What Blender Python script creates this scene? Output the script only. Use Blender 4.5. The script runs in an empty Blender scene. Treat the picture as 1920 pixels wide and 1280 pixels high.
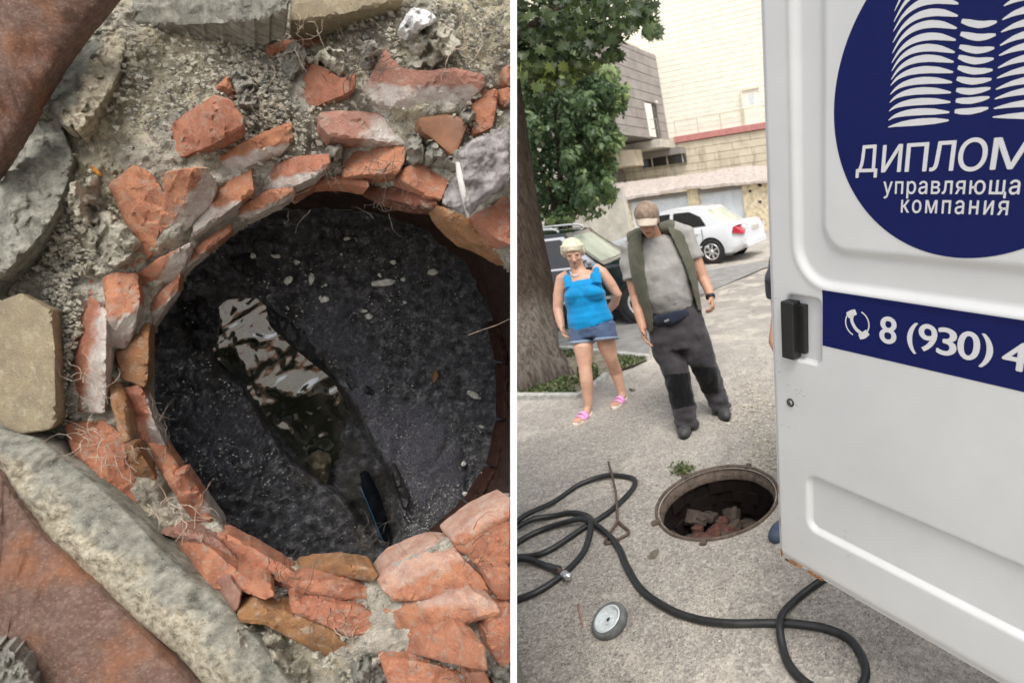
import bpy, bmesh, math, random
from mathutils import Vector, Matrix, noise
from math import sin, cos, radians, pi, tan, atan2, sqrt

# ------------------------------------------------------------------ camera
PITCH, ROLL, CAMH, F = radians(16.6), radians(7.0), 1.70, 950.0
CX, CY = 1440.0, 640.0
CAM = Vector((0, 0, CAMH))
FWD = Vector((0, cos(PITCH), -sin(PITCH)))
_r0, _u0 = Vector((1, 0, 0)), Vector((0, sin(PITCH), cos(PITCH)))
RGT = _r0 * cos(ROLL) - _u0 * sin(ROLL)
UPV = _r0 * sin(ROLL) + _u0 * cos(ROLL)
ZUP = Vector((0, 0, 1))

scene = bpy.context.scene
COL = scene.collection
cam_data = bpy.data.cameras.new('camera')
cam = bpy.data.objects.new('camera', cam_data)
COL.objects.link(cam)
cam_data.sensor_fit = 'HORIZONTAL'
cam_data.sensor_width = 36.0
cam_data.lens = F / 1920 * 36.0
cam_data.shift_x = -0.25
cam_data.clip_start = 0.02
cam_data.clip_end = 2000
cam_data.dof.use_dof = True
cam_data.dof.focus_distance = 1.45
cam_data.dof.aperture_fstop = 4.0
m = Matrix((RGT, UPV, -FWD)).transposed().to_4x4()
m.translation = CAM
cam.matrix_world = m
scene.camera = cam

# ------------------------------------------------------------------ sky, sun, exposure
SUN_EL, SUN_AZ = radians(60), radians(150)      # azimuth clockwise from +Y: behind the camera, to the right
world = bpy.data.worlds.new("World")
scene.world = world
world.use_nodes = True
wn, wl = world.node_tree.nodes, world.node_tree.links
wn.clear()
w_out = wn.new('ShaderNodeOutputWorld')
w_bg = wn.new('ShaderNodeBackground')
w_sky = wn.new('ShaderNodeTexSky')
w_sky.sky_type = 'NISHITA'
w_sky.sun_disc = False
w_sky.sun_elevation = SUN_EL
w_sky.sun_rotation = SUN_AZ
w_sky.air_density = 1.0
w_sky.dust_density = 4.0
w_sky.ozone_density = 1.0
w_hs = wn.new('ShaderNodeHueSaturation')
w_hs.inputs['Saturation'].default_value = 0.32      # overcast: a milky sky
wl.new(w_sky.outputs[0], w_hs.inputs['Color'])
wl.new(w_hs.outputs[0], w_bg.inputs['Color'])
w_bg.inputs['Strength'].default_value = 0.15
wl.new(w_bg.outputs[0], w_out.inputs['Surface'])

sun_d = bpy.data.lights.new('sun', 'SUN')
sun_d.energy = 1.3
sun_d.angle = radians(34)
sun_d.color = (1.0, 0.965, 0.91)
sun = bpy.data.objects.new('sun', sun_d)
COL.objects.link(sun)
sdir = Vector((sin(SUN_AZ) * cos(SUN_EL), cos(SUN_AZ) * cos(SUN_EL), sin(SUN_EL)))
sun.rotation_euler = sdir.to_track_quat('Z', 'Y').to_euler()

scene.view_settings.view_transform = 'Standard'
scene.view_settings.look = 'None'
scene.view_settings.gamma = 1
scene.view_settings.use_curve_mapping = False
scene.view_settings.exposure = 0.65

random.seed(11)
R = random.Random(7)

# ------------------------------------------------------------------ geometry helpers
def ray(px, py):
    return RGT * ((px - CX) / F) + UPV * ((CY - py) / F) + FWD

def P(px, py, z):
    return CAM + ray(px, py) * z

def G(px, py, h=0.0):
    d = ray(px, py)
    return CAM + d * ((h - CAMH) / d.z)

def plane_hit(px, py, o, n):
    d = ray(px, py)
    return CAM + d * ((o - CAM).dot(n) / d.dot(n))

def nz(p, s=1.0, seed=0.0):
    return noise.noise(Vector((p[0] * s + seed, p[1] * s - seed * 1.7, (p[2] * s if len(p) > 2 else 0) + seed * 0.37)))

def fbm(p, s=1.0, seed=0.0, o=4):
    return noise.fractal(Vector((p[0] * s + seed, p[1] * s - seed * 1.7, (p[2] * s if len(p) > 2 else 0) + seed * 0.37)), 1.0, 2.0, o)

def sstep(a, b, x):
    t = min(1.0, max(0.0, (x - a) / (b - a)))
    return t * t * (3 - 2 * t)

def in_poly(x, y, poly):
    c = False
    j = len(poly) - 1
    for i in range(len(poly)):
        xi, yi = poly[i]; xj, yj = poly[j]
        if (yi > y) != (yj > y) and x < (xj - xi) * (y - yi) / (yj - yi) + xi:
            c = not c
        j = i
    return c

def dist_poly(x, y, poly, closed=True):
    best = 1e9
    n = len(poly)
    for i in range(n if closed else n - 1):
        ax, ay = poly[i]; bx, by = poly[(i + 1) % n]
        dx, dy = bx - ax, by - ay
        L2 = dx * dx + dy * dy or 1e-9
        t = max(0, min(1, ((x - ax) * dx + (y - ay) * dy) / L2))
        d = (x - ax - t * dx) ** 2 + (y - ay - t * dy) ** 2
        if d < best: best = d
    return sqrt(best)

def sdist(x, y, poly):
    d = dist_poly(x, y, poly)
    return -d if in_poly(x, y, poly) else d

def mesh_obj(name, verts, faces, mat, parent=None, smooth=True, attrs=None):
    me = bpy.data.meshes.new(name)
    me.from_pydata([tuple(v) for v in verts], [], faces)
    me.update()
    if attrs:
        for an, vals in attrs.items():
            a = me.attributes.new(an, 'FLOAT', 'POINT')
            a.data.foreach_set('value', vals)
    if mat: me.materials.append(mat)
    if smooth:
        me.polygons.foreach_set('use_smooth', [True] * len(me.polygons))
    o = bpy.data.objects.new(name, me)
    COL.objects.link(o)
    if parent:
        o.parent = parent
        o.matrix_parent_inverse = parent.matrix_world.inverted() if False else Matrix.Translation(-parent.location)
    return o

def bm_obj(name, bm, mat, parent=None, smooth=True, mats=None):
    me = bpy.data.meshes.new(name)
    bm.normal_update()
    bm.to_mesh(me); bm.free()
    for mm in (mats or [mat]): me.materials.append(mm)
    if smooth:
        me.polygons.foreach_set('use_smooth', [True] * len(me.polygons))
    o = bpy.data.objects.new(name, me)
    COL.objects.link(o)
    if parent:
        o.parent = parent
        o.matrix_parent_inverse = Matrix.Translation(-parent.location)
    return o

def tag(o, label=None, cat=None, group=None, kind=None):
    if label: o['label'] = label
    if cat: o['category'] = cat
    if group: o['group'] = group
    if kind: o['kind'] = kind
    return o

def thing(name, label, cat, loc=(0, 0, 0), group=None):
    o = bpy.data.objects.new(name, None)
    o.empty_display_size = 0.1
    COL.objects.link(o)
    o.location = loc
    return tag(o, label, cat, group)

def sharp(o, ang=35):
    me = o.data
    bm = bmesh.new(); bm.from_mesh(me)
    for e in bm.edges:
        if len(e.link_faces) == 2 and e.calc_face_angle(0) > radians(ang):
            e.smooth = False
    bm.to_mesh(me); bm.free()
    return o

def bevel(o, w, seg=2):
    md = o.modifiers.new('bevel', 'BEVEL'); md.width = w; md.segments = seg; md.limit_method = 'ANGLE'
    md.angle_limit = radians(40)
    return o

def box_bm(bm, c, ex, ey, ez, hx, hy, hz):
    vs = []
    for sx in (-1, 1):
        for sy in (-1, 1):
            for sz in (-1, 1):
                vs.append(bm.verts.new(c + ex * (sx * hx) + ey * (sy * hy) + ez * (sz * hz)))
    q = [(0, 1, 3, 2), (4, 6, 7, 5), (0, 4, 5, 1), (2, 3, 7, 6), (0, 2, 6, 4), (1, 5, 7, 3)]
    for f in q: bm.faces.new([vs[i] for i in f])
    return vs

EX, EY, EZ = Vector((1, 0, 0)), Vector((0, 1, 0)), Vector((0, 0, 1))

def box(name, c, hx, hy, hz, mat, parent=None, ex=EX, ey=EY, ez=EZ, bv=0.0, smooth=False):
    bm = bmesh.new()
    box_bm(bm, Vector(c), ex, ey, ez, hx, hy, hz)
    bmesh.ops.recalc_face_normals(bm, faces=bm.faces)
    o = bm_obj(name, bm, mat, parent, smooth)
    if bv: bevel(o, bv)
    return o

def catmull(pts, n=8, closed=False):
    out = []
    m = len(pts)
    rng = range(m if closed else m - 1)
    for i in rng:
        if closed:
            p0, p1, p2, p3 = pts[(i - 1) % m], pts[i], pts[(i + 1) % m], pts[(i + 2) % m]
        else:
            p0, p1, p2, p3 = pts[max(0, i - 1)], pts[i], pts[i + 1], pts[min(m - 1, i + 2)]
        for k in range(n):
            t = k / n
            out.append(0.5 * ((2 * p1) + (p2 - p0) * t + (2 * p0 - 5 * p1 + 4 * p2 - p3) * t * t + (3 * p1 - p0 - 3 * p2 + p3) * t ** 3))
    if not closed: out.append(pts[-1].copy())
    return out

def tube_bm(bm, pts, rads, seg=10, side=None, caps=True):
    """tube through pts; rads: number or (a,b) per point, a along `side`"""
    n = len(pts)
    rings = []
    prev = side.copy() if side is not None else None
    for i, p in enumerate(pts):
        t = (pts[min(n - 1, i + 1)] - pts[max(0, i - 1)])
        if t.length < 1e-9: t = Vector((0, 0, 1))
        t.normalize()
        if prev is None:
            prev = t.orthogonal()
        s = (prev - t * prev.dot(t))
        if s.length < 1e-6: s = t.orthogonal()
        s.normalize()
        if side is None: prev = s
        b = t.cross(s)
        r = rads[i] if isinstance(rads, (list, tuple)) else rads
        ra, rb = r if isinstance(r, tuple) else (r, r)
        rings.append([bm.verts.new(p + s * (cos(2 * pi * k / seg) * ra) + b * (sin(2 * pi * k / seg) * rb)) for k in range(seg)])
    for i in range(n - 1):
        for k in range(seg):
            bm.faces.new((rings[i][k], rings[i][(k + 1) % seg], rings[i + 1][(k + 1) % seg], rings[i + 1][k]))
    if caps:
        bm.faces.new(rings[0][::-1]); bm.faces.new(rings[-1])
    return rings

def ellipsoid_bm(bm, c, ax, ay, az, ru=16, rv=10):
    vs = []
    top = bm.verts.new(c + az); bot = bm.verts.new(c - az)
    for j in range(1, rv):
        th = pi * j / rv
        vs.append([bm.verts.new(c + az * cos(th) + (ax * cos(2 * pi * i / ru) + ay * sin(2 * pi * i / ru)) * sin(th)) for i in range(ru)])
    for i in range(ru):
        bm.faces.new((top, vs[0][i], vs[0][(i + 1) % ru]))
        bm.faces.new((bot, vs[-1][(i + 1) % ru], vs[-1][i]))
        for j in range(rv - 2):
            bm.faces.new((vs[j][i], vs[j + 1][i], vs[j + 1][(i + 1) % ru], vs[j][(i + 1) % ru]))

# ------------------------------------------------------------------ materials
MATS = {}
class NT:
    def __init__(s, name):
        s.m = bpy.data.materials.new(name); s.m.use_nodes = True
        s.n, s.l = s.m.node_tree.nodes, s.m.node_tree.links
        s.b = s.n['Principled BSDF']
        s.co = s.n.new('ShaderNodeTexCoord').outputs['Object']
        MATS[name] = s.m
    def noise(s, scale, detail=5, rough=0.6, vec=None, dist=0.0):
        t = s.n.new('ShaderNodeTexNoise'); t.inputs['Scale'].default_value = scale
        t.inputs['Detail'].default_value = detail; t.inputs['Roughness'].default_value = rough
        t.inputs['Distortion'].default_value = dist
        s.l.new(vec or s.co, t.inputs['Vector']); return t.outputs['Fac']
    def vor(s, scale, out='Distance', feature='F1', rand=1.0):
        t = s.n.new('ShaderNodeTexVoronoi'); t.feature = feature; t.inputs['Scale'].default_value = scale
        t.inputs['Randomness'].default_value = rand
        s.l.new(s.co, t.inputs['Vector']); return t.outputs[out]
    def ramp(s, fac, stops):
        r = s.n.new('ShaderNodeValToRGB'); e = r.color_ramp.elements
        e[0].position, e[0].color = stops[0][0], (*c3(stops[0][1]), 1)
        e[1].position, e[1].color = stops[-1][0], (*c3(stops[-1][1]), 1)
        for p, c in stops[1:-1]:
            k = e.new(p); k.color = (*c3(c), 1)
        s.l.new(fac, r.inputs[0]); return r.outputs[0]
    def mix(s, fac, a, b, mode='MIX'):
        x = s.n.new('ShaderNodeMix'); x.data_type = 'RGBA'; x.blend_type = mode
        for sock, v in ((x.inputs[0], fac), (x.inputs[6], a), (x.inputs[7], b)):
            if hasattr(v, 'is_output'): s.l.new(v, sock)
            elif isinstance(v, (int, float)) and sock == x.inputs[0]: sock.default_value = v
            else: sock.default_value = (*c3(v), 1)
        return x.outputs[2]
    def math(s, op, a, b=0.0, clamp=False):
        x = s.n.new('ShaderNodeMath'); x.operation = op; x.use_clamp = clamp
        for sock, v in ((x.inputs[0], a), (x.inputs[1], b)):
            if hasattr(v, 'is_output'): s.l.new(v, sock)
            else: sock.default_value = v
        return x.outputs[0]
    def attr(s, name):
        a = s.n.new('ShaderNodeAttribute'); a.attribute_name = name; return a.outputs['Fac']
    def rnd(s):
        return s.n.new('ShaderNodeObjectInfo').outputs['Random']
    def color(s, v):
        if hasattr(v, 'is_output'): s.l.new(v, s.b.inputs['Base Color'])
        else: s.b.inputs['Base Color'].default_value = (*c3(v), 1)
    def set(s, **k):
        for a, v in k.items():
            sock = s.b.inputs[a.replace('_', ' ')]
            if hasattr(v, 'is_output'): s.l.new(v, sock)
            else: sock.default_value = v
    def bump(s, h, strength=0.5, dist=0.01):
        prev = s.b.inputs['Normal'].links[0].from_socket if s.b.inputs['Normal'].links else None
        b = s.n.new('ShaderNodeBump'); b.inputs['Strength'].default_value = strength
        b.inputs['Distance'].default_value = dist
        s.l.new(h, b.inputs['Height'])
        if prev: s.l.new(prev, b.inputs['Normal'])
        s.l.new(b.outputs[0], s.b.inputs['Normal'])

def c3(v):
    return (v, v, v) if isinstance(v, (int, float)) else v[:3]

def srgb(r, g, b):
    f = lambda c: (c / 255 / 12.92) if c / 255 <= 0.04045 else ((c / 255 + 0.055) / 1.055) ** 2.4
    return (f(r), f(g), f(b))

def simple(name, c, rough=0.6, metal=0.0, var=0.15, scale=20, bump=0.0, bscale=60, bdist=0.003, spec=None):
    t = NT(name)
    c = c3(c)
    d = tuple(x * (1 - var) for x in c); l = tuple(min(1, x * (1 + var)) for x in c)
    t.color(t.ramp(t.noise(scale), [(0.35, d), (0.65, l)]))
    t.set(Roughness=rough, Metallic=metal)
    if spec is not None: t.set(Specular_IOR_Level=spec)
    if bump: t.bump(t.noise(bscale, 6), bump, bdist)
    return t.m
# ---- brick (left pit): orange fired clay, dusty, pale limewash where the 'wash' attribute is set
def brick_mat(name, c_hi, c_lo, c_var, dust=(0.44, 0.37, 0.29), washc=(0.68, 0.64, 0.58)):
    t = NT(name)
    base = t.mix(t.rnd(), c_hi, c_var)
    mott = t.ramp(t.noise(26, 6, 0.65), [(0.38, 0.0), (0.62, 1.0)])
    col = t.mix(mott, base, c_lo)
    fine = t.noise(220, 4, 0.7)
    col = t.mix(t.ramp(fine, [(0.56, 0), (0.75, 0.55)]), col, tuple(min(1, x * 1.5) for x in c_hi))
    col = t.mix(t.ramp(t.noise(48, 8, 0.7, dist=0.6), [(0.52, 0), (0.66, 0.75)]), col, dust)
    w = t.attr('wash')
    wn = t.noise(70, 6, 0.7)
    wm = t.math('MULTIPLY', w, t.math('ADD', wn, 0.55), clamp=True)
    col = t.mix(t.ramp(wm, [(0.25, 0), (0.75, 0.92)]), col, t.ramp(t.noise(40, 4), [(0.4, washc), (0.65, (0.50, 0.40, 0.36))]))
    col = t.mix(t.ramp(t.noise(300, 2, 0.5), [(0.69, 0), (0.74, 0.8)]), col, (0.05, 0.04, 0.035))
    t.color(col)
    t.set(Roughness=0.82, Specular_IOR_Level=0.3)
    t.bump(t.noise(60, 8, 0.7), 0.55, 0.004)
    t.bump(t.noise(240, 8, 0.8), 1.0, 0.0035)
    t.bump(t.vor(300), 0.5, 0.002)
    return t.m
M_BRICK = brick_mat('orange_brick', (0.60, 0.275, 0.15), (0.40, 0.165, 0.10), (0.52, 0.205, 0.13))
M_BRICKP = brick_mat('pinkish_brick', (0.46, 0.22, 0.16), (0.34, 0.17, 0.13), (0.42, 0.25, 0.19))
M_BRICKO = brick_mat('ochre_brick', (0.42, 0.21, 0.09), (0.28, 0.15, 0.075), (0.36, 0.17, 0.08))
M_BRICKB = brick_mat('brown_brick', (0.24, 0.085, 0.05), (0.14, 0.055, 0.04), (0.18, 0.07, 0.04))
M_TAN = brick_mat('tan_stone', (0.38, 0.31, 0.20), (0.30, 0.245, 0.165), (0.40, 0.33, 0.20), dust=(0.50, 0.45, 0.32))

def rubble_mat(name, lo, mid, hi, attr=None, bs=1.0):
    t = NT(name)
    a = t.noise(34, 8, 0.72)
    col = t.ramp(a, [(0.3, lo), (0.5, mid), (0.72, hi)])
    g = t.vor(260)
    col = t.mix(t.ramp(g, [(0.08, 0.7), (0.3, 0.0)]), col, tuple(min(1, x * 1.25) for x in hi))
    col = t.mix(t.ramp(t.noise(420, 3), [(0.58, 0), (0.68, 0.7)]), col, (0.07, 0.062, 0.05))
    if attr:
        sc = t.ramp(t.noise(60, 8, 0.7), [(0.3, (0.36, 0.31, 0.22)), (0.5, (0.62, 0.55, 0.39)), (0.7, (0.82, 0.77, 0.62))])
        col = t.mix(t.attr(attr), col, sc)
    t.color(col)
    t.set(Roughness=0.93, Specular_IOR_Level=0.2)
    t.bump(t.noise(60, 8, 0.75), 0.9 * bs, 0.010)
    t.bump(t.noise(260, 6, 0.75), 1.0 * bs, 0.004)
    t.bump(t.math('MULTIPLY', g, -1.0), 0.6 * bs, 0.003)
    return t.m
M_MORTAR = rubble_mat('grey_mortar', (0.22, 0.20, 0.165), (0.48, 0.44, 0.365), (0.70, 0.65, 0.55), 'sand')
M_LUMP = rubble_mat('pale_lime_lump', (0.32, 0.29, 0.22), (0.56, 0.52, 0.42), (0.78, 0.74, 0.62))
M_CEM = rubble_mat('grey_cement_lump', (0.20, 0.195, 0.17), (0.36, 0.345, 0.295), (0.50, 0.48, 0.41))

def collar_mat():
    t = NT('weathered_concrete')
    g = t.ramp(t.noise(40, 8, 0.7), [(0.34, (0.19, 0.185, 0.155)), (0.5, (0.36, 0.35, 0.29)), (0.66, (0.56, 0.54, 0.45))])
    s = t.ramp(t.noise(80, 8, 0.7), [(0.34, (0.20, 0.17, 0.12)), (0.48, (0.54, 0.47, 0.34)), (0.64, (0.82, 0.76, 0.60))])
    w = t.math('ADD', t.attr('sand'), t.math('MULTIPLY', t.math('SUBTRACT', t.noise(26, 6), 0.5), 1.3), clamp=True)
    col = t.mix(t.ramp(w, [(0.35, 0), (0.65, 1)]), g, s)
    col = t.mix(t.ramp(t.vor(150), [(0.05, 0.8), (0.22, 0.0)]), col, (0.60, 0.58, 0.50))
    col = t.mix(t.ramp(t.noise(190, 3), [(0.63, 0), (0.70, 0.8)]), col, (0.07, 0.065, 0.06))
    t.color(col); t.set(Roughness=0.9, Specular_IOR_Level=0.25)
    t.bump(t.noise(130, 8, 0.8), 0.9, 0.006); t.bump(t.noise(380, 6, 0.8), 1.0, 0.004)
    return t.m
M_COLLAR = collar_mat()

def rust_mat():
    t = NT('rusty_cast_iron')
    col = t.ramp(t.noise(70, 9, 0.8), [(0.28, (0.10, 0.045, 0.032)), (0.5, (0.155, 0.090, 0.066)), (0.66, (0.25, 0.17, 0.13)), (0.8, (0.30, 0.24, 0.19))])
    col = t.mix(t.ramp(t.noise(12, 4), [(0.5, 0), (0.7, 0.5)]), col, (0.36, 0.13, 0.045))
    col = t.mix(t.ramp(t.vor(130), [(0.1, 0.5), (0.35, 0.0)]), col, (0.36, 0.22, 0.16))
    t.color(col); t.set(Roughness=0.75, Metallic=0.1)
    t.bump(t.noise(120, 8, 0.7), 0.8, 0.005); t.bump(t.noise(330, 6, 0.7), 0.8, 0.003)
    return t.m
M_RUST = rust_mat()

def sludge_mat():
    t = NT('black_sludge')
    col = t.ramp(t.noise(36, 9, 0.75), [(0.38, (0.065, 0.065, 0.072)), (0.52, (0.26, 0.26, 0.28)), (0.64, (0.72, 0.715, 0.74))])
    col = t.mix(t.attr('crust'), col, t.ramp(t.noise(150, 8, 0.8), [(0.38, (0.12, 0.12, 0.15)), (0.55, (0.42, 0.41, 0.48)), (0.7, (0.75, 0.74, 0.8))]))
    col = t.mix(t.attr('mud'), col, t.ramp(t.noise(60, 8, 0.7), [(0.3, (0.06, 0.055, 0.042)), (0.7, (0.24, 0.22, 0.18))]))
    col = t.mix(t.ramp(t.vor(95), [(0.045, 0.9), (0.085, 0.0)]), col, (0.70, 0.69, 0.66))
    col = t.mix(t.ramp(t.noise(330, 5, 0.8), [(0.60, 0), (0.68, 0.75)]), col, (0.62, 0.62, 0.65))
    t.color(col)
    t.set(Roughness=t.ramp(t.noise(90, 6), [(0.35, 0.32), (0.65, 0.8)]), Specular_IOR_Level=0.5)
    t.bump(t.noise(60, 8, 0.8), 1.0, 0.010); t.bump(t.noise(240, 8, 0.8), 1.0, 0.005)
    return t.m
M_SLUDGE = sludge_mat()

def water_mat():
    t = NT('murky_water')
    t.color((0.022, 0.026, 0.016))
    t.set(Roughness=0.16, Specular_IOR_Level=0.6, Coat_Weight=1.0, Coat_Roughness=0.06, Coat_IOR=2.4)
    mp = t.n.new('ShaderNodeMapping'); mp.inputs['Scale'].default_value = (1, 1, 1)
    t.l.new(t.co, mp.inputs[0])
    t.bump(t.noise(40, 3, 0.5, mp.outputs[0], 1.2), 0.12, 0.008)
    t.bump(t.noise(150, 2, 0.5, mp.outputs[0], 0.8), 0.05, 0.002)
    return t.m
M_WATER = water_mat()

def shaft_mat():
    t = NT('dark_shaft_brick')  # near-black brown brick, redder where the red attribute rises
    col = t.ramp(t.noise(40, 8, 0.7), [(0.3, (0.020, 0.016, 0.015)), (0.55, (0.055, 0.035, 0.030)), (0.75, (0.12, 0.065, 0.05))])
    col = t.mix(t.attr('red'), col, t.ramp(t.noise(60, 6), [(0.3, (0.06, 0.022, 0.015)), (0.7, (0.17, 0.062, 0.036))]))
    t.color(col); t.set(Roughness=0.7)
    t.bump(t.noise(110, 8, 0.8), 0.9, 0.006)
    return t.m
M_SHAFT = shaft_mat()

M_RAG = simple('dirty_rag_cloth', srgb(138, 132, 130), 0.95, var=0.42, scale=38, bump=0.9, bscale=190, bdist=0.004)
M_ROOT = simple('dry_root', (0.42, 0.33, 0.25), 0.9, var=0.3)
M_ROOTD = simple('dark_root', (0.09, 0.07, 0.055), 0.9, var=0.3)
M_FLAKE = simple('pale_flake', (0.82, 0.82, 0.74), 0.85, var=0.22, scale=120, bump=0.5, bscale=200, bdist=0.003)
M_WHITE = simple('white_board_paint', 0.86, 0.6, var=0.01)
M_TILE = simple('brown_glazed_tile', (0.22, 0.10, 0.05), 0.45, var=0.25, scale=14, bump=0.2, bscale=90)

# ---- street side
def ground_mat():
    t = NT('worn_dusty_asphalt')
    big = t.noise(0.55, 5, 0.6, dist=0.6)
    col = t.ramp(big, [(0.36, (0.29, 0.272, 0.245)), (0.5, (0.40, 0.372, 0.33)), (0.62, (0.55, 0.51, 0.445))])
    mid = t.noise(5, 8, 0.7, dist=0.5)
    col = t.mix(t.ramp(mid, [(0.36, 0.6), (0.55, 0)]), col, (0.26, 0.235, 0.205))
    col = t.mix(t.ramp(t.noise(2.2, 6, 0.65, dist=1.0), [(0.52, 0), (0.60, 0.75)]), col, (0.64, 0.58, 0.49))
    g = t.vor(75, 'Color'); sp = t.n.new('ShaderNodeSeparateColor'); t.l.new(g, sp.inputs[0])
    near = t.attr('near')
    grit = t.ramp(sp.outputs[0], [(0.0, (0.10, 0.092, 0.082)), (0.3, (0.27, 0.245, 0.215)), (0.7, (0.42, 0.385, 0.335)), (1.0, (0.72, 0.67, 0.59))])
    col = t.mix(t.math('MULTIPLY', near, 0.50), col, grit)
    g2 = t.vor(190, 'Color'); sp2 = t.n.new('ShaderNodeSeparateColor'); t.l.new(g2, sp2.inputs[0])
    col = t.mix(t.ramp(t.noise(1.7, 4, 0.6, dist=0.8), [(0.4, 0.16), (0.6, 0.48)]), col, t.ramp(sp2.outputs[1], [(0.0, 0.07), (0.5, (0.28, 0.25, 0.22)), (1.0, (0.62, 0.57, 0.5))]))
    col = t.mix(t.ramp(t.noise(3.1, 7, 0.65, dist=1.6), [(0.60, 0), (0.67, 0.55)]), col, (0.20, 0.185, 0.165))
    t.color(col); t.set(Roughness=0.93, Specular_IOR_Level=0.2)
    t.bump(t.vor(75), 0.5, 0.005); t.bump(t.noise(26, 8, 0.75), 0.5, 0.010); t.bump(t.noise(170, 6, 0.75), 0.7, 0.004)
    return t.m
M_GROUND = ground_mat()
M_SOIL = simple('bare_soil', (0.19, 0.165, 0.12), 0.95, var=0.35, scale=14, bump=0.9, bscale=70, bdist=0.01)
M_PAVE = simple('grey_road_asphalt', (0.26, 0.25, 0.235), 0.9, var=0.2, scale=4, bump=0.6, bscale=120, bdist=0.004)
M_KERB = simple('old_kerb_concrete', (0.43, 0.42, 0.385), 0.9, var=0.3, scale=16, bump=0.8, bscale=110, bdist=0.005)
M_HOSE = simple('black_rubber_hose', 0.014, 0.42, var=0.4, scale=30, bump=0.25, bscale=90, bdist=0.002, spec=0.6)
M_STEEL = simple('bright_steel', 0.62, 0.28, metal=0.9, var=0.1)
M_IRONR = simple('rusty_iron_bar', (0.13, 0.085, 0.065), 0.7, metal=0.3, var=0.4, scale=70, bump=0.5, bscale=200)
M_FRAME = simple('manhole_iron', (0.115, 0.085, 0.065), 0.75, metal=0.15, var=0.4, scale=30, bump=0.8, bscale=120, bdist=0.004)
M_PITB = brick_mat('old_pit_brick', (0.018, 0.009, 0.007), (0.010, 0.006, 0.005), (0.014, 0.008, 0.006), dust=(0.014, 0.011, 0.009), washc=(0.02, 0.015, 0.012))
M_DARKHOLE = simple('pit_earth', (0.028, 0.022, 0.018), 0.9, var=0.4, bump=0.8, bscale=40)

def van_paint():
    t = NT('white_van_paint')
    t.color(t.ramp(t.noise(3, 5), [(0.35, (0.60, 0.605, 0.60)), (0.7, (0.66, 0.665, 0.655))]))
    sc = t.ramp(t.noise(260, 2), [(0.74, 0.0), (0.78, 1.0)])
    t.color(t.mix(t.math('MULTIPLY', sc, 0.4), t.ramp(t.noise(3, 5), [(0.35, (0.60, 0.605, 0.60)), (0.7, (0.66, 0.665, 0.655))]), (0.25, 0.2, 0.15)))
    t.set(Roughness=0.30, Specular_IOR_Level=0.5, Coat_Weight=0.35, Coat_Roughness=0.12)
    t.bump(t.noise(5, 3), 0.12, 0.01)
    return t.m
M_VAN = van_paint()
M_BLUE = simple('navy_vinyl', srgb(3, 18, 82), 0.5, var=0.05, spec=0.25)
M_LETTER = simple('white_vinyl', (0.66, 0.66, 0.67), 0.4, var=0.02)
M_PLASTIC = simple('black_plastic', 0.012, 0.45, var=0.3, bump=0.2, bscale=400, bdist=0.001)
M_RUSTY = simple('rust_streak', (0.30, 0.14, 0.05), 0.9, var=0.45, scale=90)
M_RUBBER = simple('tyre_rubber', 0.022, 0.8, var=0.3)
M_GALV = simple('dusty_white_rim', (0.62, 0.66, 0.66), 0.5, var=0.12, scale=60, metal=0.2)
M_CREAM = simple('cream_siding', (0.90, 0.87, 0.76), 0.7, var=0.05, scale=2)
def beige_mat():
    t = NT('stained_beige_siding')
    mp = t.n.new('ShaderNodeMapping'); mp.inputs['Scale'].default_value = (1, 1, 0.18); t.l.new(t.co, mp.inputs[0])
    col = t.ramp(t.noise(1.2, 6), [(0.35, (0.58, 0.51, 0.39)), (0.65, (0.74, 0.67, 0.52))])
    col = t.mix(t.ramp(t.noise(3.2, 5, 0.6, mp.outputs[0]), [(0.54, 0), (0.66, 0.6)]), col, (0.34, 0.27, 0.20))
    t.color(col); t.set(Roughness=0.85); return t.m
M_BEIGE = beige_mat()
M_GREYS = simple('grey_siding', (0.30, 0.275, 0.26), 0.8, var=0.14, scale=1.2)
M_CREAMD = simple('cream_joint', (0.78, 0.73, 0.60), 0.9)
M_GREYJ = simple('dark_joint', (0.16, 0.145, 0.135), 0.9)
M_REDT = simple('red_flashing', (0.52, 0.22, 0.20), 0.6, var=0.12, scale=4)
M_SLATE = simple('weathered_roof_sheet', (0.44, 0.38, 0.34), 0.85, var=0.25, scale=5, bump=0.5, bscale=20)
M_GDOOR = simple('pale_blue_garage_door', (0.68, 0.72, 0.75), 0.5, var=0.08, scale=3)
M_PLASTER = simple('peeling_cream_plaster', (0.66, 0.56, 0.38), 0.9, var=0.25, scale=6, bump=0.4, bscale=30)
M_DKGLASS = simple('dark_window', 0.02, 0.08, var=0.1, spec=0.8)
M_CONC = simple('pale_concrete', (0.52, 0.49, 0.42), 0.85, var=0.15, scale=3)
M_SHADEC = simple('grey_soffit', (0.26, 0.24, 0.22), 0.85, var=0.1, scale=2)
M_CARW = simple('white_car_paint', (0.74, 0.76, 0.78), 0.22, var=0.02); MATS['white_car_paint'].node_tree.nodes['Principled BSDF'].inputs['Coat Weight'].default_value = 0.6
M_CARB = simple('dark_green_car_paint', (0.012, 0.020, 0.020), 0.18, var=0.1); MATS['dark_green_car_paint'].node_tree.nodes['Principled BSDF'].inputs['Coat Weight'].default_value = 0.8
M_CHROME = simple('chrome_trim', 0.78, 0.22, metal=0.7, var=0.05)
M_GLASSC = simple('car_window_glass', 0.03, 0.04, var=0.1, spec=0.9)
M_GLASSL = simple('glass_sky_reflection', (0.42, 0.47, 0.36), 0.08, var=0.3, scale=1.5, spec=0.9)  # bright reflection put into the glass base colour
M_REDL = simple('red_lamp_lens', (0.48, 0.02, 0.04), 0.2, var=0.1)
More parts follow.
